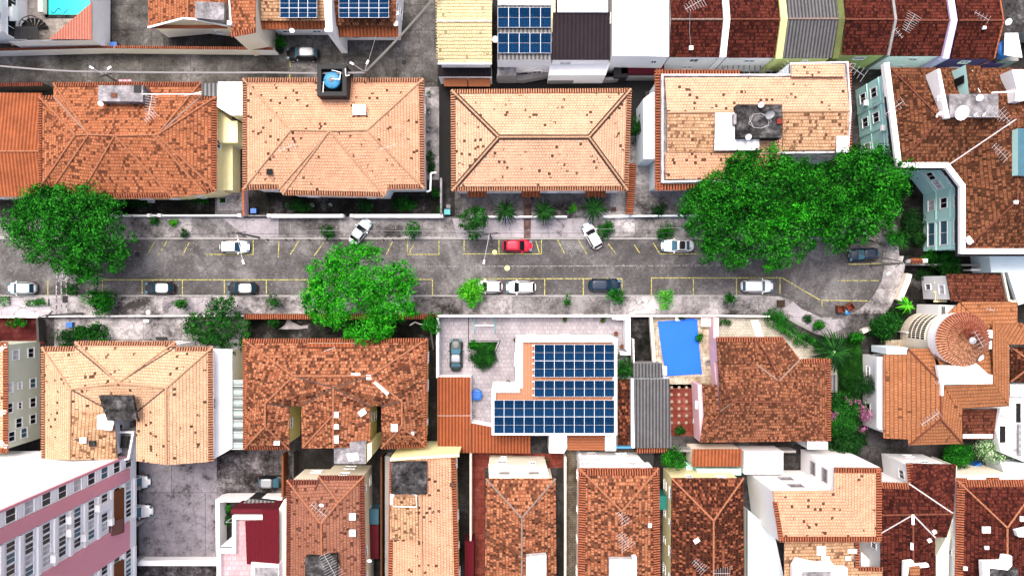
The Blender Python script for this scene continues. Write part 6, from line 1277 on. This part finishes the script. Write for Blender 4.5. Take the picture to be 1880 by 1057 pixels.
th = house('house', 'very dark red roof with white ridge mortar lines near the bottom right', H17, ['FABC', 'EFCHD', 'DHa', 'HabI', 'HIcd', 'HdXC'], 'dark_red', 'white_wall', 7.0, 8.7, m=7.6, fr=['FA', 'EF'], ridge='ridge_red', valley='valley_white', ins=.3, L=.75)
slabon(th, 'flank_wall', [(1753, 855), (1757, 855), (1757, 945), (1743, 1000), (1740, 1110), (1719, 1110), (1719, 1020), (1735, 990)], 5.5, 5.4, 'green_wall')
m = MB(); m.tube(W(1676, 944, 8.9), W(1676, 962, 8.9), .18); m.tube(W(1674, 996, 8.9), W(1674, 1008, 8.9), .18); m.build('ridge_mortar', 'white', th)
slabon(th, 'white_hood', [(1660, 1030), (1676, 1028), (1680, 1036), (1704, 1034), (1706, 1040), (1668, 1044), (1662, 1110), (1658, 1110)], 9.4, .5, 'white'); roof(th, pv('A 1670 1040 9.6|B 1689 1038 9.6|C 1689 1056 9.2|D 1670 1056 9.2'), ['ABCD'], 'orange_clean', fr='none', name='tile_cap')
for i, (u_, v_) in enumerate(((1707, 992), (1744, 955), (1716, 976))): gear(('white angled bracket on the dark red roof left of the green wall', 'white vent at the right edge of the very dark red roof', 'small white fitting at the valley of the very dark red roof')[i], 'vent_cap', 'vent', u_, v_, 8.0, (.45, .4, .25), 'white', .5)
th = house('house', 'dark red hipped house with bright eave tiles in the bottom right corner', 'A 1757 881 e|B 1912 880 e|C 1912 1110 e|D 1753 1110 e|N 1849 968 r|M 1849 1110 r', ['ABN', 'BCMN', 'DANM'], 'dark_red', 'white_wall', 7.0, 8.9, nofr=('CM', 'MD'), ridge='ridge_orange', ins=.35, L=.85)
for i, (u_, v_, w_, h_) in enumerate(((1811, 972, 1.0, .75), (1812, 1005, .5, .4), (1849, 1008, .45, .4), (1773, 1043, .45, .45), (1876, 952, .4, .6))): gear(('large white skylight on the dark red corner roof', 'small white vent below the large skylight of the corner roof', 'white vent on the ridge of the dark red corner roof', 'white vent near the bottom left eave of the corner roof', 'white vent at the right edge of the corner roof')[i], 'vent_cap', 'vent', u_, v_, 8.2, (w_, h_, .2), 'white')
slabon(th, 'white_hood', [(1804, 1031), (1842, 1030), (1844, 1020), (1858, 1020), (1858, 1038), (1850, 1046), (1817, 1042), (1817, 1110), (1808, 1110)], 9.6, .8, 'white'); slabon(th, 'slab', [(1818, 1043), (1870, 1044), (1870, 1110), (1818, 1110)], 9.2, .8, 'slab_dark'); slabon(th, 'white_arm', [(1866, 974), (1900, 966), (1900, 985), (1870, 985)], 9.4, .7, 'white')
th = block('house_annex', 'white walled annex with little tiled canopies above the corner roof', [(1757, 872), (1850, 870), (1880, 880), (1758, 880)], 5.6, 'cream', 'white', cat='annex', wins=False); roof(th, pv('A 1757 877 5.9|B 1776 877 5.9|C 1776 884 5.7|D 1757 884 5.7'), ['ABCD'], 'house_ribbed', name='canopy', fr='none'); roof(th, pv('A 1812 876 5.9|B 1835 876 5.9|C 1835 884 5.7|D 1812 884 5.7'), ['ABCD'], 'house_ribbed', name='canopy', fr='none')
block('building', 'pale blue white flat roof right of the corner garden', [(1836, 848), (1960, 852), (1960, 884), (1850, 884)], 3.6, 'pale_blue', 'pale_blue', wins=False)
wallthing('grey garden wall with a red coped end beside the corner annex', [(1758, 868), (1784, 868)], 1.8, .4, 'grey_wall', cap='tile', capmat='eave_dark'); block('tarpaulin', 'dark blue tarpaulin in the corner garden', [(1788, 855), (1802, 848), (1803, 862), (1784, 862)], 1.2, 'plastic_blue', 'plastic_blue', cat='tarpaulin', wins=False)
for l, pts, h, t, mt in (('brown wooden fence wall right of the dark car lot', [(527, 905), (527, 828)], 2.0, .25, 'wood'), ('dark wall strip right of the brown fence by the car lot', [(545, 826), (545, 870)], 1.8, .2, 'dark_wall')): wallthing(l, pts, h, t, mt)
wallthing('low brown wall between the paved path and the mottled orange house', [(1036, 832), (1036, 1100)], 2.0, .25, 'cream'); wallthing('thin pale wall along the right side of the paved path', [(1062, 826), (1062, 860)], 2.0, .25, 'white_wall')
# ============================================================ FRONT WALLS, STREET FURNITURE
wallthing('pale low wall with white gate piers right of the big dark tree', [(215, 397), (282, 397), (301, 397), (446, 397)], 1.1, .22, 'white_wall', piers=1)
wallthing('thick pale front wall of the large peach house, left part', [(500, 398), (632, 398)], 1.3, .45, 'white_wall', piers=1); wallthing('thick pale front wall of the large peach house, right part', [(650, 398), (812, 398)], 1.3, .45, 'white_wall', piers=1)
wallthing('thin low wall in front of the yellow walled house', [(447, 397), (500, 397)], .9, .15, 'slab_grey'); wallthing('low white front wall of the middle peach house', [(862, 399), (1040, 399)], 1.0, .22, 'white_wall'); wallthing('short white front wall left of the boundary tiles', [(1105, 399), (1152, 398)], 1.0, .3, 'white')
wallthing('pale blue low front wall between the boundary tiles and the tall tree', [(1152, 398), (1300, 397)], 1.1, .2, 'pale_blue'); wallthing('grey side wall between the large peach yard and the teal bins', [(812, 397), (812, 330)], 1.8, .25, 'slab_grey')
wallthing('white front wall at the left edge of the lower sidewalk', [(-60, 581), (80, 581)], 1.2, .2, 'white'); wallthing('long pale front wall above the grey driveway', [(84, 580), (456, 579)], 1.2, .2, 'slab_white')
wallthing('red tile coped front wall of the mottled red house', [(456, 580), (805, 580)], 1.8, .25, 'dark_wall', cap='tile', capw=.7)
wallthing('low wall below the maroon tiled yard', [(80, 584), (82, 626)], 1.4, .3, 'dark_wall'); wallthing('dark wall dividing driveway and the tiled yard', [(790, 584), (798, 640)], 1.6, .2, 'dark_wall')
th = thing('garden_path', 'curved pale garden path under the bright tree', 'garden path', W(530, 596, 0)); m = MB(); m.prism([p.xy for p in px([(528, 584), (536, 590), (552, 598), (566, 596), (566, 602), (548, 604), (512, 604), (524, 596)])], .02, .12); m.build('paving', 'sidewalk_pale', th)
th = thing('garden_border', 'wavy white garden border right of the bright tree', 'garden border', W(765, 595, 0)); m = MB(); m.path([W(752, 597, .1), W(762, 591, .1), W(772, 595, .1), W(800, 596, .1)], .10); m.build('border', 'white', th)
for l, u_, v_, d, mt, tr in (('teal wheeled bin beside the boundary wall of the middle peach house', 821, 389, (.8, .7, 1.0), 'plastic_teal', 'plastic_teal'), ('small white box above the teal bin', 823, 379, (.5, .5, .6), 'white', 'slab_grey'), ('mossy green square planter left of the teal bin', 805, 386, (.5, 1.1, .9), 'green_wall', 'grass_green'), ('square white planter in the yard of the orange house', 409, 368, (.7, .6, .5), 'white', 'grass_green'), ('white machine in the yard under the orange house eave', 276, 368, (.7, .55, .6), 'white', 'galv'), ('white box on the grey driveway', 268, 589, (.7, .4, .5), 'white', 'white'), ('black hatch at the end of the grey driveway', 296, 621, (1.4, .4, .3), 'blackish', 'charcoal'), ('blue crate in the left garden beside the dark shrubs', 127, 596, (.8, .7, .6), 'plastic_blue', 'plastic_blue'), ('black square grate box at the foot of the white crossing lines', 119, 549, (.6, .9, .25), 'blackish', 'charcoal'), ('dark square basket on the courtyard right of the palm bushes', 1127, 384, (.6, .5, .5), 'charcoal', 'ridge_dark'), ('small white junction box beside the dark basket', 1157, 382, (.5, .5, .6), 'white', 'white')): gear(l, 'box', 'box', u_, v_, 0, d, mt, trim=tr)
m = MB(); p = W(257, 541+10, .14)
for l, u_, v_, r_ in (('round pale drain cover on the lower sidewalk', 272, 573, .34), ('dark ringed drain on the lower sidewalk above the pale one', 256, 552, .26)):
    m = MB(); p = W(u_, v_, .14); m.lathe((p.x, p.y, .14), [(r_, 0), (r_*.95, .03), (r_*.3, .03), (0, .01)], 18); tag(m.build('drain_cover', 'slab_white' if r_ > .3 else 'charcoal'), l, 'drain cover')
m = MB(); t_ = thing('skip', 'two rusty red waste boxes with a blue bag on the kerb of the street end', 'waste box', W(1546, 567, 0))
t_['label'] = 'left rusty red open waste box at the street end'
def openbox(th, u_, v_, rz):
    p = W(u_, v_, .8); m = MB(); c_, s_ = math.cos(rz), math.sin(rz)
    for dx, dy, w_, h_ in ((0, .42, .95, .08), (0, -.42, .95, .08), (.44, 0, .08, .78), (-.44, 0, .08, .78)): m.box((p.x+dx*c_-dy*s_, p.y+dx*s_+dy*c_, .45), (w_, h_, .9), rz)
    m.build('sides', 'brown_pot', th); m = MB(); m.box((p.x, p.y, .1), (.84, .78, .1), rz); m.build('floor', 'red_box', th)
openbox(t_, 1545, 567, 0); t2 = thing('skip', 'right rusty red open waste box at the street end, turned askew', 'waste box', W(1562, 564, 0)); openbox(t2, 1562, 564, .6)
p = W(1556, 573, .5); t3 = thing('rubbish_bag', 'bright blue rubbish bag between the two rusty boxes', 'bag', (p.x, p.y, 0)); m = MB(); m.lathe((p.x, p.y, 0), [(.3, 0), (.42, .25), (.34, .5), (.1, .62), (.14, .7), (0, .7)], 9); m.build('bag', 'tank_blue', t3, smooth=True); m = MB(); m.tube((p.x, p.y, .6), (p.x+.05, p.y, .72), .08, .12, 6); m.build('knot', 'cover_blue', t3)
pole('utility pole with white twin lamps beside the alley behind the orange house', (258, 172), 9.2, [(-1.0, .55), (.7, .5)], [(.7, .2, .6)])
pole('utility pole carrying the thick cable bundle behind the blue water tank', (694, 168), 9.4, [(-1.2, .7), (.35, .75)], [(.6, .1, .5), (.1, .6, .9)])
pole('utility pole with a long lamp arm over the white car on the left', (476, 436), 8.6, [(.95, -3.3)], [(1.1, .1, .4), (.9, -.15, 1.2)]); pole('utility pole with a long lamp arm left of the red car', (902, 437), 8.6, [(-.6, -3.2)], [(1.3, 0, .4), (1.0, .2, 1.2)]); pole('utility pole with a lamp arm at the round end of the street', (1598, 487), 8.4, [(-1.7, -1.1)], [(.7, .5, .5)], r=.16)
pole('short utility pole with crossarms below the left crossing lines', (152, 575), 8.2, [], [(.7, .15, .3), (.5, .5, .8)]); 
cable('bundle of thick overhead cables running diagonally over the alley', [(669, 133, 9), (800, -8, 8.6), (840, -60, 8.6)], .09, 'pole_grey', .5, n=5); cable('pair of long pale overhead cables along the left alley', [(-60, 116, 8.2), (0, 121, 8.2), (140, 131, 8.6), (500, 133, 8.8), (669, 133, 9)], .06, 'cable_pale', .25, n=2)
cable('thin dark overhead cable over the sidewalk, lower one', [(-60, 427, 7.6), (429, 429, 8), (897, 428, 8), (1240, 428, 7.8)], .025, 'cable', .2); cable('thin pale overhead cable over the sidewalk, upper one', [(560, 423, 8), (893, 424, 8), (1265, 418, 7.8)], .022, 'cable_pale', .1)
cable('bundle of thin overhead cables reaching the right lamp pole', [(1480, 446, 7.6), (1560, 459, 7.8), (1655, 479, 8)], .03, 'cable', .2, n=3); cable('thin cable slanting across the yard above the solar house', [(915, 560, 6), (922, 600, 5), (949, 700, 4.5)], .012, 'cable', .1); cable('thin dark cable slanting over the lower left sidewalk', [(405, 470, 7), (345, 520, 6.5), (262, 622, 5.5)], .02, 'cable', .1)
cable('thin overhead cable above the alley by the pole with the blue tank', [(690, 66, 6), (669, 133, 9)], .025, 'cable_pale', .2); cable('loose cable on the orange house roof by the alley pole', [(168, 122, 8), (212, 150, 7.5)], .03, 'cable', .1)
# kerb posts
bm_ = MB(); bm_.tube((0, 0, 0), (0, 0, .55), .09, .08, 9); b0 = bm_.build('bollard', 'dark_wall')
for i, u_ in enumerate((492, 526, 541, 568, 601, 624, 704, 722, 746)):
    o = b0 if i == 0 else b0.copy()
    if i: C.objects.link(o)
    p = W(u_, 440, 0); o.location = (p.x, p.y, .05); tag(o, 'short dark kerb post at the edge of the upper sidewalk', 'bollard', 'short kerb posts along the upper sidewalk')
# ============================================================ CARS
car('white hatchback parked in the yellow box left of the lamp arm', 429, 453, 0, 'car_white', 'hatch', glass='glass_blue')
car('silver car parked across the sidewalk, nose up right, partly under the bright tree', 660, 425, 54, 'car_silver', 'sedan', L=3.9)
car('bright red hatchback parked in the upper yellow box', 950, 451, 0, 'car_red', 'hatch'); car('white car parked askew with its nose on the upper sidewalk', 1088, 433, 119, 'car_white', 'hatch', L=3.7)
car('white sedan with a black roof beside the tall tree', 1245, 450.5, 180, 'car_white', 'sedan', 'car_black', glass='glass_teal'); car('dark navy car half in shade at the round street end', 1588, 467, 184, 'car_navy', 'hatch', glass='glass_teal', rearglass='glass_teal')
car('silver blue car with a white roof at the lower left of the street', 38, 529, 180, 'car_silver', 'hatch', 'car_white', glass='glass_blue', rearglass='glass_blue', L=3.8); car('black car with sky glare painted white on its roof, left one of the pair in the lower parking bays', 292, 528.5, 180, 'car_graphite', 'hatch', 'car_white', glass='glass_blue'); car('black car with sky glare painted white on its roof, right one of the pair in the lower parking bays', 444, 529, 180, 'car_graphite', 'hatch', 'car_white', glass='glass_blue')  # reflected sky on both black cars is painted as a white roof panel
car('white car whose front hides under the lime green street tree', 898, 526, 180, 'car_white', 'hatch', L=3.6); car('white hatchback with dark windshield right of the lime green street tree', 957, 527, 180, 'car_white', 'hatch'); car('dark navy car above the round dark street tree', 1110, 523.5, 0, 'car_navy', 'suv', glass='glass_blue')
car('white car at the right end of the lower parking bay', 1391, 525, 0, 'car_white', 'suv', glass='glass_teal'); car('dark green grey car parked upright in the tiled yard', 837, 652, 90, 'car_green', 'sedan', 'car_grey', glass='glass_teal', rearglass='glass_teal')
car('upper white car poking out from under the pink tower', 250, 885, 0, 'car_white', 'hatch', glass='glass_teal', L=3.4); car('lower white car poking out from under the pink tower', 248, 939, 0, 'car_white', 'sedan', glass='glass_teal', L=4.4); car('dark car with grey blue roof on the cracked lot', 499, 885, 0, 'car_black', 'hatch', 'car_grey', glass='glass_teal', rearglass='glass_teal')
# ============================================================ TREES
tree('big dark green round tree over the left end of the street', [(14, 372), (40, 350), (80, 345), (118, 336), (140, 345), (172, 350), (200, 352), (222, 380), (238, 410), (240, 455), (215, 475), (216, 500), (190, 505), (160, 522), (130, 508), (105, 494), (70, 480), (38, 455), (12, 420)], 9.5, (120, 440), 'leaf_dark', 11)
tree('bright green round tree in the middle of the street', [(640, 441), (668, 443), (690, 455), (730, 478), (755, 505), (768, 540), (760, 570), (735, 590), (722, 612), (700, 620), (678, 638), (650, 630), (610, 605), (575, 590), (557, 562), (560, 530), (575, 500), (562, 490), (600, 468), (618, 455)], 9.5, (668, 545), 'leaf_bright', 12, lobe=1.35)
tree('tall dark green tree with a branching top left of the twin crowns', [(1335, 285), (1370, 275), (1395, 268), (1420, 272), (1440, 288), (1478, 295), (1500, 330), (1512, 380), (1505, 440), (1482, 475), (1455, 485), (1420, 490), (1380, 488), (1335, 500), (1305, 480), (1285, 455), (1262, 420), (1245, 398), (1262, 365), (1280, 345), (1300, 328), (1330, 312)], 11.5, (1370, 425), 'leaf_mid', 13, nl=80, lobe=1.6, extra=[(1430, 402, 11.2, 1.1, 'leaf_bright', 8), (1466, 392, 10.9, 1.0, 'leaf_bright', 6)])
tree('rounded mid green tree touching the teal apartment house', [(1560, 272), (1590, 264), (1630, 275), (1660, 300), (1668, 330), (1655, 370), (1640, 405), (1615, 430), (1570, 455), (1530, 455), (1505, 430), (1500, 380), (1495, 330), (1515, 300), (1545, 290)], 10.5, (1575, 385), 'leaf_mid', 14)
T = lambda *a, **k: shrub(*a, cat='tree', name='street_tree', **k)
T('lime green small street tree beside the white car', 868, 537, 25, 'leaf_lime', h=4.2, nl=16, size=.26, ry=30); T('round dark green street tree below the navy car', 1129, 546, 17, 'leaf_dark', h=3.4, nl=10); T('light green loose street tree on the lower sidewalk', 1225, 552, 20, 'leaf_lime', h=3.0, nl=9, nper=220); T('small dark street tree on the lower sidewalk left of the last white car', 1340, 546, 17, 'leaf_dark', h=2.6, nl=8, ry=11)
T('sparse young street tree on the lower sidewalk above the solar house', 1041, 550, 15, 'leaf_mid', h=2.4, nl=6, nper=200, ry=11); T('ragged green street tree below the left crossing', 180, 552, 28, 'leaf_mid', h=3.6, nl=14, ry=24, size=.28); T('dark round shrub right of the white crossing lines', 131, 530, 13, 'leaf_deep', h=2.6, nl=8); T('feathery green street tree on the dark lower sidewalk', 507, 550, 20, 'leaf_deep', h=3, nl=10, nper=220, ry=15); T('leafy green street tree beside a planter box on the lower sidewalk', 335, 557, 15, 'leaf_mid', h=2.5, nl=8, ry=12)
T('dark street tree on the upper sidewalk left of the silver car', 601, 426, 15, 'leaf_deep', h=2.8, nl=9); T('green street tree on the upper sidewalk right of the silver car', 756, 422, 16, 'leaf_dark', h=2.8, nl=9); tree('clump of dark trees on the upper sidewalk left of the red car', [(846, 396), (868, 378), (890, 382), (896, 402), (886, 425), (882, 444), (868, 440), (856, 424), (836, 414)], 4.6, (868, 425), 'leaf_deep', 31, nl=22, lobe=.62, size=.28, depth=2.2, name='street_tree'); T('smooth round green tree right of the askew white car', 1112, 422, 18, 'leaf_dark', h=2.2, nl=12, nper=480, size=.16); T('smooth green tree cut by overhead cables left of the tall tree', 1224, 423, 19, 'leaf_dark', h=2.2, nl=12, nper=480, size=.16)
tree('big dark leafy tree at the right end of the grey driveway', [(340, 596), (356, 578), (380, 572), (396, 548), (424, 550), (436, 574), (458, 596), (452, 632), (432, 650), (404, 634), (376, 636), (352, 616)], 5.8, (405, 598), 'leaf_deep', 33, nl=36, lobe=.85, size=.30, depth=2.8, name='garden_tree'); shrub('yellow green broad leaved shrub at the left of the dark leafy tree', 362, 598, 26, 'leaf_mid', h=3, nl=12, size=.4, nper=40, ry=20)
T('round dark green tree beside the red front coping', 793, 594, 17, 'leaf_dark', h=3.8, nl=14, ry=24); shrub('dark shrub between coping wall and the curved path', 507, 592, 17, 'leaf_deep', h=2.4, nl=9, ry=10)
shrub('spreading dark garden shrubs above the yellowish peach roof', 165, 612, 48, 'leaf_deep', h=2.4, nl=26, ry=18, size=.28); shrub('black green bush at the corner of the yellowish peach roof', 122, 622, 24, 'leaf_shade', h=2.6, nl=14, ry=18); shrub('leaning green plant over the maroon tiled yard', 35, 592, 20, 'leaf_mid', h=2.6, nl=9, ry=11)
hedge('clipped green hedge box on the pale lower sidewalk', [(50, 555), (82, 555)], .9, 'leaf_dark', 3, w=.95, box=True); hedge('clipped green hedge box cut by the left edge of the picture', [(-30, 554), (10, 554)], .9, 'leaf_dark', 4, w=.95, box=True)
palm('dark feathery palm left of the red brick entrance', 928, 388, 24, 110, 'leaf_shade', 3.0, .07, seed=3, name='palm_tree', cat='palm'); palm('dark feathery palm right of the red brick entrance', 999, 388, 24, 110, 'leaf_shade', 3.2, .07, seed=4, name='palm_tree', cat='palm'); palm('blackish green palm left of the askew white car', 1091, 382, 26, 90, 'leaf_shade', 3.2, seed=5, name='palm_tree', cat='palm')
sheet('path', [(960, 352), (976, 352), (974, 438), (962, 438)], 'old_brick', .157); shrub('yellow flowering bush between the two palms', 1050, 384, 9, 'leaf_lime', h=1.2, nl=4)
shrub('dark round shrub in the yard below the pale blue annex', 1210, 384, 20, 'leaf_shade', h=1.8, nl=9, ry=14); shrub('green climbing bush in the black gap beside the middle peach house', 1172, 232, 13, 'leaf_deep', h=4, nl=12, ry=22)
for i, (l, u_, v_, a_, b_, mt) in enumerate((('dark planted strip under the front hip of the large peach house', 545, 378, 40, 12, 'leaf_shade'), ('dark planted strip in the middle of the large peach house yard', 672, 378, 24, 10, 'leaf_shade'), ('green planted strip near the right of the large peach house yard', 740, 374, 34, 12, 'leaf_deep'), ('row of small plants below the yellow balcony', 360, 368, 38, 6, 'leaf_deep'), ('dark shrub row beside the right wall of the large peach house', 790, 300, 9, 34, 'leaf_shade'), ('dark plants by the long black yard left of the orange house front', 250, 372, 30, 10, 'leaf_shade'), ('dark plants behind the teal bins', 800, 355, 9, 14, 'leaf_deep'))): shrub(l, u_, v_, a_, mt, h=.9, nl=int(6+a_*b_/30), ry=b_, stem=False)
for i, (l, u_, v_) in enumerate((('small palm sapling on the upper sidewalk beside the white gate pier', 281, 406), ('light green sapling on the upper sidewalk right of the gate piers', 319, 408), ('dark potted sapling above the left parking lines', 338, 427))): shrub(l, u_, v_, 9, ('leaf_mid', 'leaf_lime', 'leaf_shade')[i], h=1.2, nl=5)
pi = 0
for u_, v_ in ((527, 377), (573, 377), (606, 377), (681, 378), (787, 173), (787, 205), (787, 238), (787, 262)):
    pi += 1; planter(['first pale rimmed pot in the left planted strip of the large peach house', 'middle pale rimmed pot in the left planted strip of the large peach house', 'right pale rimmed pot in the left planted strip of the large peach house', 'pale rimmed pot in the middle planted strip of the large peach house', 'flower shaped pot in the narrow yard right of the large peach house', 'green pot plant in the narrow yard below the flower shaped pot', 'third pot plant down the narrow side yard', 'lowest pot plant in the narrow side yard'][pi-1], u_, v_, 0, .27, 'slab_white', 'leaf_deep')
th = thing('drain_pipe', 'white drain pipe bend at the corner of the large peach house', 'pipe', W(790, 335, 0)); m = MB(); m.path([W(783, 352, 4), W(790, 350, 4), W(791, 318, 4), W(801, 317, 4)], .12, 8); m.build('pipe', 'white', th)
T('green garden tree between the solar house and the charcoal roofs', 1146, 675, 17, 'leaf_deep', h=4.0, nl=16, ry=24); shrub('dark clipped bush in the tiled yard left of the solar house', 888, 657, 25, 'leaf_deep', h=1.5, nl=22, ry=25, size=.16, nper=480); shrub('flowering light bush at the upper left of the dark clipped bush', 868, 634, 12, 'leaf_mid', h=1.6, nl=7)
shrub('dark bush on the right edge of the blue pool cover', 1284, 621, 7, 'leaf_dark', h=1.5, nl=7, ry=11); shrub('dark plant above the pool cover', 1252, 583, 8, 'leaf_deep', h=.9, nl=4, ry=4); T('fresh green tree in the dark gap above the green awning', 1236, 841, 24, 'leaf_mid', h=5.5, nl=20, ry=20, size=.2); shrub('dark bush at the bottom of the red disc terrace', 1250, 790, 13, 'leaf_deep', h=2.4, nl=9, ry=9)
hedge('dark hedge piece at the top of the cream tiled path', [(1318, 590), (1340, 591)], .9, 'leaf_deep', 8, w=.8); hedge('long curving green hedge along the bent sidewalk', [(1412, 578), (1422, 588), (1438, 600), (1455, 612), (1470, 622), (1490, 628), (1510, 634)], 1.6, 'leaf_dark', 9, w=1.5); hedge('thick leafy start of the curving hedge by the sidewalk', [(1420, 576), (1436, 590), (1450, 600)], 1.9, 'leaf_dark', 10, w=1.6)
shrub('square clipped shrub in a sidewalk planter on the bend', 1484, 585, 9, 'leaf_deep', h=1.1, nl=8, nper=500, size=.14); shrub('leafy bush beside yellow flowers on the sidewalk bend', 1502, 597, 14, 'leaf_mid', h=1.4, nl=10, ry=11); gear('dark soil planter on the sidewalk bend', 'planter', 'planter', 1434, 557, .13, (1.0, .9, .3), 'soil', trim='soil')
palm('dark spiky dracaena palm with pale leaf tips beside the lawn', 1530, 646, 40, 190, 'leaf_shade', 2.7, .12, 21, 'palm', 'palm_tree'); palm('pale tipped leaves crowning the dark dracaena palm', 1535, 640, 30, 12, 'leaf_white', 2.7, .05, 22, 'palm', 'palm_tree'); palm('bright lime green palm near the yellow painted wall', 1665, 560, 17, 46, 'leaf_lime', 2.6, .12, 23, 'palm', 'palm_tree')
shrub('green bush spilling over the sidewalk end above the lawn', 1575, 620, 24, 'leaf_mid', h=1.8, nl=14, ry=10); T('dark garden tree between the sidewalk and the round turret', 1627, 595, 30, 'leaf_deep', h=3.6, nl=24, ry=24, size=.28); shrub('dark foliage below the lime green palm', 1650, 572, 20, 'leaf_shade', h=1.8, nl=10, ry=12); T('round very dark tree left of the orange villa', 1583, 708, 25, 'leaf_shade', h=4.2, nl=22, ry=24, size=.16)
T('dark tree with pink blossoms between the two villas', 1552, 762, 38, 'leaf_deep', h=4.8, nl=40, ry=42, size=.22); shrub('pink blossom cluster on the right of the dark tree', 1585, 755, 15, 'bloom', h=5.9, nl=11, ry=19, stem=False, nper=160); shrub('pink blossom cluster on the left of the dark tree', 1523, 759, 7, 'bloom', h=5.7, nl=6, ry=8, stem=False, nper=160)
shrub('dark low bush beside the white bench', 1550, 700, 8, 'leaf_shade', h=1.0, nl=8, ry=20, stem=False); shrub('small pink blossom cluster in the middle of the dark tree', 1560, 735, 9, 'bloom', h=5.9, nl=6, ry=7, stem=False, nper=120); shrub('lowest pink blossom cluster of the dark tree', 1572, 782, 8, 'bloom', h=5.9, nl=6, ry=6, stem=False, nper=120); T('dark green tree above the white chimney block', 1560, 812, 42, 'leaf_shade', h=3.2, nl=30, ry=26, size=.26); T('dark feathery tree below the orange villa', 1760, 838, 30, 'leaf_dark', h=4, nl=22, ry=26, size=.2); T('white flowering green tree at the lower right', 1822, 826, 28, 'leaf_white', h=5, nl=22, ry=28, size=.24, nper=120)
T('round green street tree at the corner of the twin crowns', 1645, 440, 20, 'leaf_dark', h=3.6, nl=16, size=.2); T('fresh green shrub beside the small gatehouse roof', 1708, 469, 14, 'leaf_mid', h=3.0, nl=10); T('dark hanging trees in the garden below the teal house', 1738, 484, 24, 'leaf_deep', h=3.4, nl=18, ry=22); shrub('brown leaved ground plants in the dark garden', 1702, 505, 24, 'leaf_shade', h=.7, nl=12, ry=14, stem=False)
for i, (u_, v_, a_, b_) in enumerate(((1676, 410, 22, 40), (1690, 440, 18, 14))): shrub(('blackish bushes in the court below the teal facade', 'dark pot plants at the foot of the teal facade')[i], u_, v_, a_, 'leaf_shade', h=1.4, nl=16, ry=b_, stem=False)
sheet('yard', [(1640, 330), (1700, 330), (1700, 470), (1650, 470)], 'yard_dark', .16); shrub('creeper along the dark side yard of the maroon building', 417, 950, 6, 'leaf_mid', h=.9, nl=10, ry=40, stem=False); shrub('small plants behind the cream front box', 1001, 845, 10, 'leaf_deep', h=1.2, nl=5, ry=5)
for u_, v_, a_, mt in ((1180, 598, 8, 'leaf_deep'),): pass

g_ = random.Random(5); m = MB(); vv, ff = [], []
for i in range(2600):
    u_ = g_.uniform(-20, 1610); v_ = g_.choice((g_.gauss(445, 9), g_.gauss(537, 8), g_.uniform(440, 542), g_.gauss(410, 8), g_.gauss(560, 10))); z_ = .03 if 440 < v_ < 541 else .17
    if v_ < 402 or v_ > 576 or (u_ > 1560 and z_ > .1): continue
    q = W(u_, v_, 0); a = g_.uniform(0, 3.14); s_ = g_.uniform(.025, .075); d = Vector((math.cos(a), math.sin(a), 0))*s_; e = Vector((-d.y, d.x, 0))*.6; i0 = len(vv); c_ = Vector((q.x, q.y, z_))
    vv += [c_-d, c_-e+Vector((0, 0, .02)), c_+d, c_+e+Vector((0, 0, .02))]; ff.append((i0, i0+1, i0+2, i0+3))
me = bpy.data.meshes.new('fallen_leaves'); me.from_pydata(vv, [], ff); me.materials.append(MATS['litter']); o = bpy.data.objects.new('fallen_leaves', me); C.objects.link(o); o['kind'] = 'stuff'; tag(o, 'small dry leaves and litter scattered over the street and sidewalks', 'fallen leaves')
